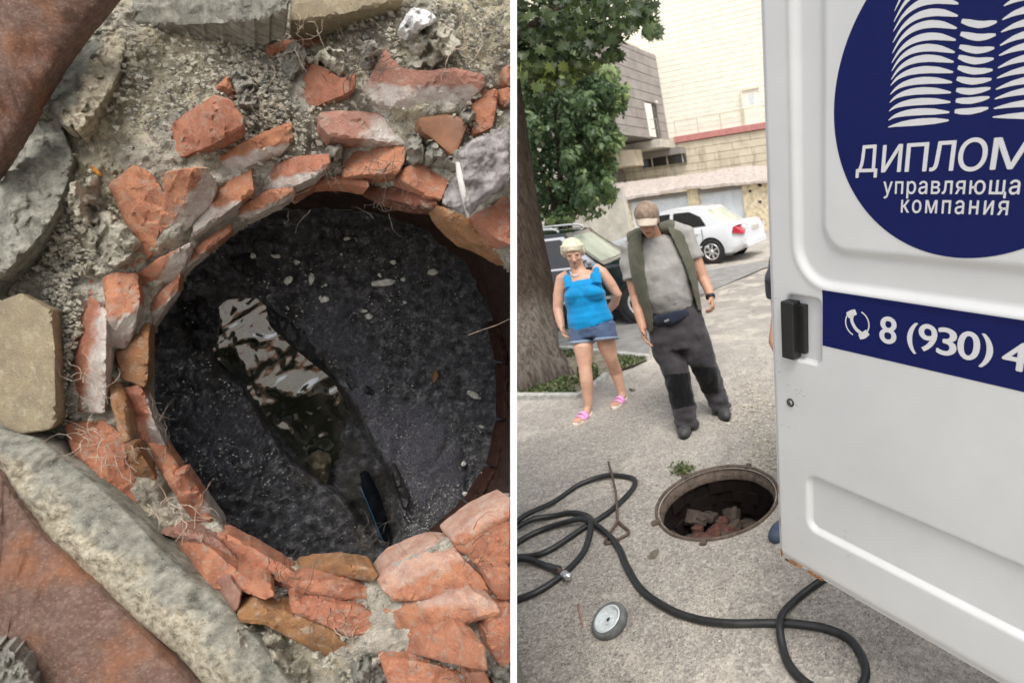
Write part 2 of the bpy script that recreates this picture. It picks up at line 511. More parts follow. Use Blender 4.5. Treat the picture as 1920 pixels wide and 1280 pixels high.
M_WLENS = simple('clear_lamp_lens', (0.75, 0.62, 0.6), 0.2, var=0.05)

def bark_mat():
    t = NT('ridged_bark')
    mp = t.n.new('ShaderNodeMapping'); mp.inputs['Scale'].default_value = (1, 1, 0.12)
    t.l.new(t.co, mp.inputs[0])
    r = t.noise(48, 7, 0.7, mp.outputs[0], 0.8)
    col = t.ramp(r, [(0.32, (0.022, 0.015, 0.011)), (0.52, (0.070, 0.050, 0.037)), (0.7, (0.125, 0.095, 0.072))])
    w = t.math('MULTIPLY', t.attr('wash'), t.ramp(t.noise(30, 6, 0.7, mp.outputs[0]), [(0.38, 0.15), (0.6, 1.0)]))
    col = t.mix(w, col, (0.42, 0.38, 0.33))
    t.color(col); t.set(Roughness=0.93, Specular_IOR_Level=0.15)
    t.bump(r, 1.0, 0.03); t.bump(t.noise(140, 6, 0.7, mp.outputs[0]), 0.7, 0.008)
    return t.m
M_BARK = bark_mat()

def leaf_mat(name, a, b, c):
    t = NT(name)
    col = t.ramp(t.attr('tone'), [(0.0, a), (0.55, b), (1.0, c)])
    t.color(col); t.set(Roughness=0.42, Specular_IOR_Level=0.5)
    tr = t.n.new('ShaderNodeBsdfTranslucent'); t.l.new(col, tr.inputs[0])
    mx = t.n.new('ShaderNodeMixShader'); mx.inputs[0].default_value = 0.35
    t.l.new(t.b.outputs[0], mx.inputs[1]); t.l.new(tr.outputs[0], mx.inputs[2])
    t.l.new(mx.outputs[0], t.n['Material Output'].inputs['Surface'])
    return t.m
M_LEAFN = leaf_mat('maple_leaf', (0.025, 0.045, 0.014), (0.085, 0.12, 0.032), (0.30, 0.35, 0.07))
M_LEAFF = leaf_mat('bush_leaf', (0.035, 0.070, 0.028), (0.10, 0.165, 0.065), (0.32, 0.38, 0.14))
M_GRASS = leaf_mat('grass_blade', (0.04, 0.07, 0.02), (0.09, 0.13, 0.045), (0.28, 0.30, 0.14))

M_SKIN = simple('skin_tanned', (0.50, 0.27, 0.18), 0.55, var=0.13, scale=14, bump=0.15, bscale=120)
M_SKINW = simple('skin_fair_tan', (0.56, 0.32, 0.22), 0.5, var=0.12, scale=14, bump=0.15, bscale=120)
M_BLACKM = simple('dark_eye', 0.02, 0.2)
M_LIP = simple('lips', (0.35, 0.13, 0.10), 0.5)
def cloth(name, c, var=0.12, r=0.9, s=9):
    t = NT(name); c = c3(c)
    t.color(t.ramp(t.noise(s, 5), [(0.35, tuple(x * (1 - var) for x in c)), (0.65, tuple(x * (1 + var) for x in c))]))
    t.set(Roughness=r, Specular_IOR_Level=0.2, Sheen_Weight=0.15)
    t.bump(t.noise(9, 2, 0.4, dist=0.3), 0.45, 0.03)
    return t.m
M_TEE = cloth('grey_cotton', srgb(150, 148, 143))
M_VEST = cloth('olive_vest_cloth', srgb(88, 88, 74), 0.18)
M_PANT = cloth('charcoal_work_cloth', srgb(60, 57, 60), 0.25)
M_PATCH = cloth('black_knee_cloth', (0.004, 0.004, 0.005), 0.2)
M_TANK = cloth('turquoise_jersey', srgb(8, 132, 188), 0.14, 0.8)
M_SHORT = cloth('blue_denim', srgb(76, 92, 120), 0.22)
M_HEM = cloth('faded_denim_hem', srgb(135, 148, 165), 0.2)
M_NAVY = cloth('navy_cloth', (0.018, 0.022, 0.04), 0.2)
M_DSLV = cloth('dark_grey_tee', (0.045, 0.045, 0.055), 0.2)
M_CAP = cloth('camo_cap_cloth', srgb(138, 120, 104), 0.35, s=26)
M_VISOR = cloth('faded_visor', srgb(182, 168, 152), 0.15)
M_HAIR = simple('blonde_grey_hair', srgb(206, 196, 172), 0.6, var=0.22, scale=60, bump=0.8, bscale=160, bdist=0.004)
M_HAIRD = simple('dark_hair', (0.06, 0.05, 0.04), 0.6, var=0.3)
M_SHOE = simple('worn_dark_shoe', (0.055, 0.053, 0.053), 0.55, var=0.35, scale=30)
M_PINK = simple('pink_sandal_strap', srgb(245, 170, 222), 0.5, var=0.12, scale=40)
M_SOLE = simple('cream_sole', srgb(240, 225, 210), 0.6, var=0.05)
M_BSHOE = simple('blue_grey_shoe', srgb(60, 72, 92), 0.6, var=0.2)
M_BUCKLE = simple('belt_buckle', 0.4, 0.35, metal=0.9)
# ================================================================== LEFT: THE OPEN BRICK SHAFT
# a masonry block whose mouth faces the camera; the shaft runs away along AX
AX = (ray(480, 620))                     # advance of 1 m in depth along the shaft
ZF = 1.0                                 # depth of the mouth
ZFL0 = 1.56                              # depth of the shaft floor at its middle; the floor is square to the shaft
AXN = AX.normalized()
_fd = (ray(610, 720) * ZFL0).dot(AXN)
def zfl(px, py): return _fd / ray(px, py).dot(AXN)
RIM = [(615, 338), (700, 345), (760, 378), (822, 390), (880, 445), (930, 475), (975, 510), (985, 700), (975, 925),
       (900, 965), (845, 1003), (820, 1020), (740, 1053), (712, 1077), (640, 1060), (565, 1065), (500, 1047),
       (430, 1005), (385, 945), (350, 890), (310, 850), (285, 795), (275, 740), (278, 640), (285, 600), (300, 580),
       (330, 540), (345, 500), (390, 465), (432, 430), (490, 395), (552, 360)]
FLOORP = [(600, 396), (700, 404), (800, 438), (870, 500), (920, 590), (942, 700), (938, 800), (915, 890), (862, 972),
          (800, 1032), (700, 1085), (560, 1105), (420, 1075), (325, 990), (262, 880), (248, 760), (258, 640),
          (296, 535), (350, 468), (430, 425), (510, 402)]
pit = thing('brick_shaft', 'open brick manhole shaft seen from above, crumbling orange bricks round black sludge', 'manhole', P(480, 1300, 1.4))

def resample(poly, step):
    out = []
    n = len(poly)
    for i in range(n):
        a, b = Vector(poly[i]), Vector(poly[(i + 1) % n])
        k = max(1, int(round((b - a).length / step)))
        for j in range(k):
            out.append(a.lerp(b, j / k))
    return out

from mathutils.geometry import delaunay_2d_cdt
def stone(name, poly, z, thick, mat, parent, bulge=0.006, jag=1.6, rough=0.004, wash=None, slope=None, seed=None,
          bev=(2.0, 6.0), attr='wash', label=None, step=6.0, washk=1.0, facet=1.0):
    seed = R.uniform(0, 99) if seed is None else seed
    zf = z if callable(z) else (lambda x, y: z)
    pp = []
    n = len(poly)
    for i in range(n):
        a, b = Vector(poly[i]), Vector(poly[(i + 1) % n])
        r = min(0.2, 3.5 / max(1.0, (b - a).length))
        pp += [a.lerp(b, r), a.lerp(b, 1 - r)]
    bd = resample(pp, step * .8)
    bd = [v + Vector((nz((v.x, v.y), 0.07, seed) * 1.2 + nz((v.x, v.y), 0.25, seed) * .9, nz((v.x, v.y), 0.07, seed + 31) * 1.2 + nz((v.x, v.y), 0.25, seed + 7) * .9)) * jag for v in bd]
    bt = [(v.x, v.y) for v in bd]
    c = sum(bd, Vector((0, 0))) / len(bd)
    area = abs(sum(bt[i][0] * bt[(i + 1) % len(bt)][1] - bt[(i + 1) % len(bt)][0] * bt[i][1] for i in range(len(bt)))) / 2
    half = sqrt(area) * .5
    pts = list(bt)
    # an inner copy of the outline keeps the arris crisp
    for v in bd:
        d = c - v; q = v + d.normalized() * min(bev[0] * 1.2, d.length * .3)
        if in_poly(q.x, q.y, bt) and dist_poly(q.x, q.y, bt) > bev[0] * .7: pts.append((q.x, q.y))
    x0, x1 = min(p[0] for p in bt), max(p[0] for p in bt); y0, y1 = min(p[1] for p in bt), max(p[1] for p in bt)
    st = step * (1.0 if area > 1500 else .75); y = y0; odd = 0
    rs = random.Random(int(seed * 1000))
    while y < y1:
        x = x0 + (st / 2 if odd else 0)
        while x < x1:
            q = (x + rs.uniform(-.25, .25) * st, y + rs.uniform(-.25, .25) * st)
            if in_poly(q[0], q[1], bt) and dist_poly(q[0], q[1], bt) > bev[0] * 1.7 + 1: pts.append(q)
            x += st
        y += st * .87; odd ^= 1
    nb = len(bt)
    r = delaunay_2d_cdt([Vector(p) for p in pts], [(i, (i + 1) % nb) for i in range(nb)], [], 1, 1e-4)
    vco, fcs = r[0], r[2]
    ta, tb_ = rs.gauss(0, .00022) * facet, rs.gauss(0, .00022) * facet
    wd = None
    if wash:
        wd = Vector(wash).normalized()
        sm = [(Vector(p) - c).dot(wd) for p in bt]; smin, smax = min(sm), max(sm)
    ca = rs.uniform(0, 6.3); cd = Vector((cos(ca), sin(ca))); co_ = rs.uniform(-.3, .3) * half
    vsc = rs.uniform(.035, .05)
    verts, wv = [], []
    for v in vco:
        d = dist_poly(v.x, v.y, bt)
        e = sstep(0, bev[1], d)
        zz = zf(v.x, v.y) + .005 * (1 - sstep(-.5, bev[0], d)) + .0015 * (1 - e) - bulge * sstep(0, half * 1.1, d)
        zz += ta * (v.x - c.x) + tb_ * (v.y - c.y)
        if rough > .002:                       # broken, faceted faces
            q3 = Vector((v.x * vsc + seed, v.y * vsc - seed, seed)); c0 = noise.voronoi(q3)[1][0]
            hx, hy, hz = noise.noise(c0 * 7.3), noise.noise(c0 * 5.1 + Vector((9, 3, 1))), noise.noise(c0 * 6.7 + Vector((2, 8, 5)))
            zz += (hz * .9 + (q3.x - c0.x) * hx * 1.8 + (q3.y - c0.y) * hy * 1.8) * rough * 1.5
        if facet: zz += max(0, (Vector((v.x, v.y)) - c).dot(cd) - co_) * .00028 * facet
        w = 0.0
        if wd is not None:
            sN = ((Vector((v.x, v.y)) - c).dot(wd) - smin) / max(1, smax - smin)
            w = sstep(.42, .70, sN + nz((v.x, v.y), .06, seed) * .12)
            zz += .030 * max(0, sN - .52) * min(1.0, half / 28.0)
        zz += (fbm((v.x, v.y), .022, seed) * 1.0 + fbm((v.x, v.y), .07, seed + 3, 3) * .5 + fbm((v.x, v.y), .2, seed + 3, 2) * .22) * rough
        verts.append(P(v.x, v.y, zz)); wv.append(w * washk)
    faces = []
    for f in fcs:
        mx = sum(vco[i].x for i in f) / len(f); my = sum(vco[i].y for i in f) / len(f)
        if in_poly(mx, my, bt): faces.append(tuple(f)[::-1])
    # skirt
    k0 = len(verts)
    orig = {}
    for vi, lst in enumerate(r[3]):
        for o_ in lst:
            if o_ < nb: orig[o_] = vi
    for i in range(nb):
        vi = orig.get(i, i); verts.append(verts[vi] + AX * thick); wv.append(wv[vi])
    for i in range(nb):
        j = (i + 1) % nb; faces.append((orig.get(i, i), orig.get(j, j), k0 + j, k0 + i))
    o = mesh_obj(name, verts, faces, mat, parent, True, {attr: wv})
    sharp(o, 24)
    if label: o['label'] = label
    return o

# --- the bricks
TH = 0.055
BR = [  # polygon, depth offset, material, wash direction or None, extra
 ([(500,88),(560,70),(608,60),(622,76),(600,90),(555,94),(510,98)], .035, 'B', None),
 ([(548,0),(757,-20),(757,2),(725,10),(565,46),(546,42),(545,10)], -.015, 'T', None),
 ([(545,145),(577,115),(610,130),(637,148),(667,138),(665,165),(640,180),(600,196),(568,206),(558,190),(548,182),(540,176)], .012, 'B', None),
 ([(697,142),(722,88),(738,112),(757,130),(800,135),(850,128),(905,140),(908,160),(885,182),(870,208),(845,217),(800,212),(740,201),(680,190),(678,178)], -.005, 'P', (0,1)),
 ([(600,212),(640,208),(700,212),(786,217),(772,262),(755,273),(700,263),(620,256),(600,236)], .022, 'P', (.6,.5)),
 ([(885,198),(905,172),(932,168),(929,210),(922,238),(905,246),(887,252),(893,220)], .025, 'B', None),
 ([(932,170),(957,165),(957,195),(935,196)], .028, 'B', None),
 ([(943,130),(957,122),(957,162),(944,156)], .03, 'B', None),
 ([(646,265),(700,268),(761,276),(757,302),(745,325),(700,326),(645,331)], .045, 'B', None),
 ([(752,320),(790,299),(848,318),(838,345),(827,374),(800,366),(751,336)], .048, 'B', None),
 ([(688,335),(740,334),(815,368),(820,390),(775,386),(725,373),(690,353)], .072, 'N', None),
 ([(481,310),(560,294),(616,289),(618,308),(600,325),(560,346),(515,361),(492,358),(483,335)], .045, 'B', (.2,1)),
 ([(388,322),(420,285),(500,246),(545,229),(549,262),(530,286),(480,306),(430,328),(400,336)], .030, 'B', (.3,1)),
 ([(548,356),(600,330),(645,328),(690,340),(690,352),(640,345),(600,346),(556,372)], .078, 'B', None),
 ([(405,410),(440,390),(500,360),(548,348),(554,363),(530,379),(490,398),(450,416),(428,432)], .070, 'B', (.4,1)),
 ([(822,385),(850,396),(882,412),(908,430),(945,450),(957,460),(957,492),(930,476),(905,462),(878,452),(848,427),(830,406)], .070, 'O', None),
 ([(882,408),(930,384),(957,350),(957,458),(930,446),(905,426)], .040, 'B', None),
 ([(270,285),(300,250),(350,214),(402,180),(432,188),(457,225),(452,240),(400,271),(350,291),(290,314)], .000, 'B', None),
 ([(403,165),(428,143),(447,190),(430,184)], .010, 'B', None),
 ([(204,350),(226,330),(252,311),(285,328),(310,365),(302,420),(290,470),(250,512),(215,516),(210,500),(252,470),(240,425),(224,392)], .018, 'B', None),
 ([(308,325),(345,318),(386,314),(406,345),(396,385),(350,431),(300,476),(280,482),(276,465),(298,420),(308,370)], .005, 'B', (.9,.6)),
 ([(400,352),(430,335),(470,314),(476,360),(440,386),(390,426),(360,446),(363,422),(394,385)], .035, 'B', (.3,1)),
 ([(256,514),(300,485),(356,455),(358,467),(346,500),(320,531),(285,558),(262,556)], .035, 'B', (.9,.6)),
 ([(342,500),(362,466),(432,418),(434,432),(392,466),(352,502),(335,522)], .062, 'B', (.5,.8)),
 ([(192,522),(215,512),(256,512),(263,560),(256,600),(240,652),(205,649),(197,640),(201,580)], .015, 'B', (.5,1)),
 ([(283,562),(320,532),(338,508),(332,545),(302,586),(286,612),(278,602)], .060, 'B', (.5,.6)),
 ([(135,522),(150,515),(181,520),(173,560),(200,582),(199,650),(196,772),(107,771),(120,740),(134,680),(150,620),(150,560)], .008, 'B', (1,.15)),
 ([(198,652),(214,655),(235,720),(246,822),(230,829),(210,760),(200,700)], .022, 'O', None),
 ([(215,655),(240,650),(262,570),(284,562),(281,620),(276,700),(272,726),(250,716),(230,710)], .048, 'O', None),
 ([(231,728),(262,724),(277,750),(290,795),(316,850),(302,856),(270,832),(246,822)], .058, 'B', (1,-.1)),
 ([(5,562),(40,549),(98,580),(104,650),(106,790),(95,806),(40,813),(8,802),(-25,760),(-20,600)], -.030, 'T', None),
 ([(120,796),(160,790),(200,788),(243,830),(258,900),(285,932),(262,976),(230,961),(200,922),(165,872),(138,850)], .022, 'B', None),
 ([(235,836),(255,834),(300,905),(285,916),(250,886)], .032, 'O', None),
 ([(288,796),(320,852),(345,892),(385,955),(420,996),(400,992),(340,942),(300,882),(272,828)], .066, 'B', None),
 ([(329,892),(350,884),(366,910),(395,950),(422,986),(405,997),(365,977),(335,937)], .060, 'B', (1,0)),
 ([(262,987),(285,974),(330,990),(400,1030),(450,1075),(502,1090),(515,1116),(495,1122),(450,1106),(390,1102),(330,1052),(288,1022)], .020, 'B', None),
 ([(375,1096),(430,1080),(452,1110),(446,1140),(430,1157),(405,1132)], .005, 'P', None),
 ([(400,1006),(430,1003),(500,1041),(556,1076),(560,1108),(520,1096),(470,1066),(430,1036)], .052, 'B', None),
 ([(300,1000),(345,990),(405,1008),(470,1068),(515,1092),(450,1074),(395,1028),(335,1010)], .045, 'P', None),
 ([(563,1067),(600,1060),(645,1058),(700,1065),(708,1078),(700,1090),(640,1080),(600,1087),(562,1085)], .055, 'O', None),
 ([(561,1090),(620,1085),(680,1096),(715,1120),(720,1130),(680,1131),(600,1116),(562,1110)], .038, 'B', None),
 ([(545,1130),(600,1124),(680,1136),(713,1162),(723,1186),(650,1191),(600,1168),(550,1152)], .022, 'B', None),
 ([(711,1080),(740,1049),(790,1026),(822,1017),(850,1020),(866,1045),(902,1080),(922,1116),(870,1110),(800,1122),(740,1126),(714,1100)], .040, 'B', (-.5,-1)),
 ([(844,1002),(900,960),(957,932),(957,976),(916,1006),(886,1041),(860,1032)], .048, 'B', (-.5,-1)),
 ([(884,1032),(925,1000),(957,980),(957,1060),(920,1066),(890,1056)], .025, 'B', None),
 ([(720,1142),(790,1125),(880,1104),(930,1130),(937,1150),(870,1170),(800,1181),(730,1187)], .012, 'B', (.1,-1)),
 ([(673,1196),(760,1190),(860,1184),(906,1210),(912,1256),(860,1246),(790,1228),(740,1226),(680,1226)], .000, 'B', None),
 ([(915,1150),(957,1132),(957,1242),(940,1250),(912,1206)], .004, 'B', None),
 ([(904,1062),(957,1064),(957,1122),(935,1124)], .012, 'B', None),
 ([(448,1150),(480,1130),(560,1155),(620,1180),(662,1215),(667,1245),(640,1256),(600,1226),(540,1192),(500,1172),(450,1166)], .005, 'O', None),
 ([(715,1236),(760,1234),(810,1244),(862,1258),(868,1300),(735,1300)], .006, 'B', None),
 ([(872,1258),(910,1260),(925,1300),(880,1300)], .004, 'B', None),
 ([(660,1240),(700,1236),(722,1262),(730,1300),(668,1300)], .012, 'C', None),
 ([(925,1254),(957,1246),(957,1300),(930,1300)], .010, 'C', None),
 ([(530,100),(552,72),(577,95),(571,118),(546,148),(529,135)], .002, 'C', None),
 ([(590,105),(612,87),(645,95),(649,130),(635,146),(612,131),(594,118)], .004, 'L', None),
 ([(676,90),(690,74),(708,82),(706,112),(696,136),(682,128)], .012, 'C', None),
 ([(430,140),(452,126),(476,150),(484,190),(470,206),(452,196)], .010, 'C', None),
 ([(762,262),(775,252),(792,256),(797,290),(790,306),(770,306),(760,286)], .030, 'C', None),
 ([(795,262),(815,262),(838,290),(846,312),(830,318),(800,300)], .034, 'C', None),
 ([(862,208),(880,198),(890,212),(884,230),(864,228)], .015, 'C', None),
 ([(130,345),(165,330),(190,325),(205,350),(200,395),(180,420),(150,415),(128,385)], -.006, 'L', None),
 ([(165,400),(205,395),(240,428),(258,455),(250,478),(215,502),(190,490),(160,450)], -.002, 'L', None),
 ([(745,58),(760,32),(800,36),(850,52),(865,80),(840,110),(805,128),(770,128),(750,100)], -.006, 'L', None),
 ([(440,1172),(475,1168),(520,1190),(590,1230),(630,1268),(600,1290),(500,1290),(450,1220)], .004, 'L', None),
 ([(132,500),(160,488),(176,510),(150,520)], .014, 'L', None),
 ([(610,275),(642,268),(644,325),(620,318),(608,296)], .050, 'C', None),
 ([(850,255),(878,262),(870,300),(852,318),(838,300)], .03, 'C', None),
]
# depth of the mortar bed: follows the bricks that sit in it
_gx0, _gy0, _gs = -80, -100, 22
_GN, _GM = 50, 68
_cent = [(sum(q[0] for q in b_[0]) / len(b_[0]), sum(q[1] for q in b_[0]) / len(b_[0])) for b_ in BR]
_grid = []
for j_ in range(_GM):
    row_ = []
    for i_ in range(_GN):
        x_, y_ = _gx0 + i_ * _gs, _gy0 + j_ * _gs; ws, wz = 1e-9, 0
        for (pl_, dz_, mk_, wd_), (cx_, cy_) in zip(BR, _cent):
            if mk_ in 'T': continue
            if (x_ - cx_) ** 2 + (y_ - cy_) ** 2 > 260 ** 2: continue
            d_ = 0 if in_poly(x_, y_, pl_) else dist_poly(x_, y_, pl_)
            w_ = 1 / (d_ + 5) ** 2.5; ws += w_; wz += w_ * (dz_ + (.010 if mk_ in 'CL' else 0))
        row_.append(wz / ws if ws > 1e-8 else .0)
    _grid.append(row_)
def zbrick(x, y):
    fx, fy = (x - _gx0) / _gs, (y - _gy0) / _gs
    i, j = max(0, min(_GN - 2, int(fx))), max(0, min(_GM - 2, int(fy))); fx -= i; fy -= j
    g = _grid
    return ZF + (g[j][i] * (1 - fx) + g[j][i + 1] * fx) * (1 - fy) + (g[j + 1][i] * (1 - fx) + g[j + 1][i + 1] * fx) * fy

# --- mortar bed: a height field round the mouth
def bed():
    x0, x1, y0, y1, st = -40, 957, -60, 1350, 6
    nx = int((x1 - x0) / st) + 2
    ny = int((y1 - y0) / st) + 1
    idx = {}
    verts, sand, faces = [], [], []
    rimv = RIM
    sandc = [(130, 440, 90), (180, 200, 150), (330, 90, 150), (800, 110, 110), (200, 360, 90), (500, 1220, 90), (230, 440, 60), (900, 60, 120), (400, 60, 130)]
    for j in range(ny):
        for i in range(nx):
            x, y = min(x1, x0 + i * st), y0 + j * st
            sd = sdist(x, y, rimv)
            if sd < -16: continue
            z = zbrick(x, y) + .024
            z += fbm((x, y), 0.012, 4) * 0.006 + fbm((x, y), 0.045, 9, 5) * 0.009 + fbm((x, y), 0.16, 2, 3) * 0.0045
            if sd < 2: z += 0.10 * sstep(2, -14, sd)
            s = 0
            for sx, sy, sr in sandc:
                s = max(s, 1 - sqrt((x - sx) ** 2 + (y - sy) ** 2) / sr)
            s = sstep(0.05, 0.5, s + fbm((x, y), 0.02, 7) * 0.5)
            idx[(i, j)] = len(verts)
            verts.append(P(x, y, z)); sand.append(s)
    for j in range(ny - 1):
        for i in range(nx - 1):
            q = [(i, j), (i + 1, j), (i + 1, j + 1), (i, j + 1)]
            if all(k in idx for k in q):
                faces.append([idx[k] for k in q][::-1])
    return mesh_obj('mortar_bed', verts, faces, M_MORTAR, pit, True, {'sand': sand})
bed()

BR = [(p_, d_ - (.010 if (min(q[1] for q in p_) > 1015 and m_ in 'BPO') else 0), m_, w_) for p_, d_, m_, w_ in BR]
MM = {'B': M_BRICK, 'P': M_BRICKP, 'O': M_BRICKO, 'N': M_BRICKB, 'T': M_TAN, 'C': M_CEM, 'L': M_LUMP}
for poly, dz, mk, wd in BR:
    if mk in 'BPON':
        gx, gy = sum(q[0] for q in poly) / len(poly), sum(q[1] for q in poly) / len(poly)
        poly = [(min(957, x + 2.2 * (x - gx) / (abs(x - gx) + abs(y - gy) + 1) * 1.4), y + 2.2 * (y - gy) / (abs(x - gx) + abs(y - gy) + 1) * 1.4) for x, y in poly]
    nm = {'T': 'stone', 'C': 'cement_lump', 'L': 'mortar_lump'}.get(mk, 'brick')
    lump = nm.endswith('lump')
    o = stone(nm, poly, ZF + dz, TH, MM[mk], pit, bulge=0.010 if lump else 0.001, jag=3.4 if lump else 1.1,
          rough=0.018 if lump else (0.0015 if mk == 'T' else 0.0026), wash=wd, washk=(.42 if wd and wd[1] < -.5 else .9), facet=0.0 if mk == 'T' else 1.6)
stone('tile', [(786,220),(840,214),(864,219),(879,232),(868,262),(853,297),(810,262),(782,240)], ZF + .018, .02, M_TILE, pit, bulge=.001, jag=.5, rough=.001, label='smooth brown tile fragment')

# --- concrete collar and iron ring round the mouth (nearer the camera)
def strip(name, outer, inner, z_o, z_m, z_i, mat, sand_side=1, depth=0.06, n=60, k=12, rough=0.006, seed=3):
    """a bar between two px polylines, rounded across, with an attribute running across it"""
    O = catmull([Vector((a, b, 0)) for a, b in outer], 10); I = catmull([Vector((a, b, 0)) for a, b in inner], 10)
    def at(C, t):
        f = t * (len(C) - 1); i = min(len(C) - 2, int(f)); return C[i].lerp(C[i + 1], f - i)
    verts, faces, sd = [], [], []
    for i in range(n + 1):
        a, b = at(O, i / n), at(I, i / n)
        for j in range(-1, k + 2):
            s = min(1, max(0, j / k))
            q = a.lerp(b, s)
            q = q + Vector((nz((q.x, q.y), .08, seed), nz((q.x, q.y), .08, seed + 9), 0)) * 3.0
            z = z_o * (1 - s) ** 2 + 2 * z_m * s * (1 - s) + z_i * s * s
            z += fbm((q.x, q.y), .02, seed) * rough + fbm((q.x, q.y), .1, seed, 4) * rough * .6
            if j in (-1, k + 1): p = P(q.x, q.y, z) + AX * depth
            else: p = P(q.x, q.y, z)
            verts.append(p); sd.append((1 - s) if sand_side else s)
    w = k + 3
    for i in range(n):
        for j in range(w - 1):
            faces.append((i * w + j, i * w + j + 1, (i + 1) * w + j + 1, (i + 1) * w + j))
    return mesh_obj(name, verts, faces, mat, pit, True, {'sand': sd})
# lower left arc
strip('concrete_collar', [(-40, 850), (-5, 905), (40, 985), (110, 1050), (210, 1130), (330, 1225), (420, 1330)],
      [(-30, 800), (60, 818), (120, 862), (215, 940), (330, 1058), (440, 1152), (580, 1330)], .945, .925, .975, M_COLLAR, depth=.12, rough=.0065)
# upper left
stone('stone', [(-40,330),(0,288),(45,215),(80,200),(116,232),(138,290),(130,335),(105,400),(85,432),(40,482),(-40,560)], .972, .10, M_COLLAR, pit, bulge=.010, jag=2.5, rough=.004, attr='sand', label='smooth grey-green concrete lump at the left edge')
stone('stone', [(40,222),(95,133),(150,66),(205,33),(238,58),(228,130),(196,190),(150,246),(118,236),(84,206)], .982, .10, M_COLLAR, pit, bulge=.006, jag=3, rough=.006, attr='sand', wash=(1,.5), label='mottled sandy concrete beside the iron ring')
stone('stone', [(200,30),(222,-30),(545,-30),(540,20),(480,42),(400,46),(300,50),(212,44)], .975, .08, M_COLLAR, pit, bulge=.006, jag=2, rough=.003, attr='sand', label='dark slab along the top edge')
# iron
strip('iron_ring', [(-60, 60), (-50, 10), (0, -60), (60, -80)], [(-30, 330), (28, 245), (110, 100), (235, -60)], .885, .88, .925, M_RUST, depth=.05, rough=.004, seed=5)
strip('iron_ring', [(-60, 1290), (-40, 1300), (0, 1310), (50, 1340), (80, 1400)], [(-50, 830), (0, 892), (80, 1005), (215, 1135), (400, 1330)], .885, .885, .925, M_RUST, depth=.05, rough=.005, seed=6)
stone('stone', [(-40,1210),(20,1215),(60,1255),(70,1330),(-40,1330)], .865, .04, M_CEM, pit, bulge=.01, rough=.01)

# --- shaft wall and floor
def poly_at(poly, cx, cy, ang):
    dx, dy = cos(ang), sin(ang); best = None
    n = len(poly)
    for i in range(n):
        ax, ay = poly[i]; bx, by = poly[(i + 1) % n]
        ex, ey = bx - ax, by - ay
        den = dx * ey - dy * ex
        if abs(den) < 1e-9: continue
        t = ((ax - cx) * ey - (ay - cy) * ex) / den
        u = ((ax - cx) * dy - (ay - cy) * dx) / den
        if t > 0 and -1e-6 <= u <= 1 + 1e-6: best = max(best or 0, t)
    return (cx + dx * best, cy + dy * best)
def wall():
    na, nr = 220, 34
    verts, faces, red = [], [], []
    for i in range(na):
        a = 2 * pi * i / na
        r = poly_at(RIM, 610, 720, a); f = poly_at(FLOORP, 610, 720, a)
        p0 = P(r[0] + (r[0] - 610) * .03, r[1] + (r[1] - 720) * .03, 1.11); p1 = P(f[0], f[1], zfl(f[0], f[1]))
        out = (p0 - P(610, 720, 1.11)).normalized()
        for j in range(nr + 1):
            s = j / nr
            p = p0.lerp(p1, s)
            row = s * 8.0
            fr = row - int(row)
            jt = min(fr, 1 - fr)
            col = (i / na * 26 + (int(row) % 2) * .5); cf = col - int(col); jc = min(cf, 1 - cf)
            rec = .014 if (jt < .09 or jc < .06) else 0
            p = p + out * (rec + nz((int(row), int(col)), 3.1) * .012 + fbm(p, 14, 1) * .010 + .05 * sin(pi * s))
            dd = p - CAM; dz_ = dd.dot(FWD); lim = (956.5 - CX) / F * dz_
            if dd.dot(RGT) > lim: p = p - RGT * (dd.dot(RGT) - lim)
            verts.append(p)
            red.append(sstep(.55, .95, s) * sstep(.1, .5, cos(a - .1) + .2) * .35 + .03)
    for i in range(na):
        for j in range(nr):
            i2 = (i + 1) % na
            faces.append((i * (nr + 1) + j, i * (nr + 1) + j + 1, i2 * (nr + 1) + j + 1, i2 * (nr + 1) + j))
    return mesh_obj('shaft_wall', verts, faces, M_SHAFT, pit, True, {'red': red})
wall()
# brown brick ledge at the foot of the wall, right side
M_BRICKN = brick_mat('dark_ledge_brick', (0.10, 0.04, 0.025), (0.05, 0.022, 0.016), (0.08, 0.03, 0.02), dust=(0.07, 0.055, 0.045))  # much darker brown than the bricks of the mouth
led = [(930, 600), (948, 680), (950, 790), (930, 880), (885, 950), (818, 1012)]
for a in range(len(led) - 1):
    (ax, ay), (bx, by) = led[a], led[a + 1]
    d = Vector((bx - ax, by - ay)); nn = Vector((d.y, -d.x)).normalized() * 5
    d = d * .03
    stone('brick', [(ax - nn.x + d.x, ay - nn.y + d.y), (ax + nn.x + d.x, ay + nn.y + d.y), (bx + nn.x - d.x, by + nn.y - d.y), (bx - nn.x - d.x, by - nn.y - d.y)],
          (lambda x, y: zfl(x, y) - .10), .06, M_BRICKN, pit, bulge=.003, jag=.8, rough=.006)

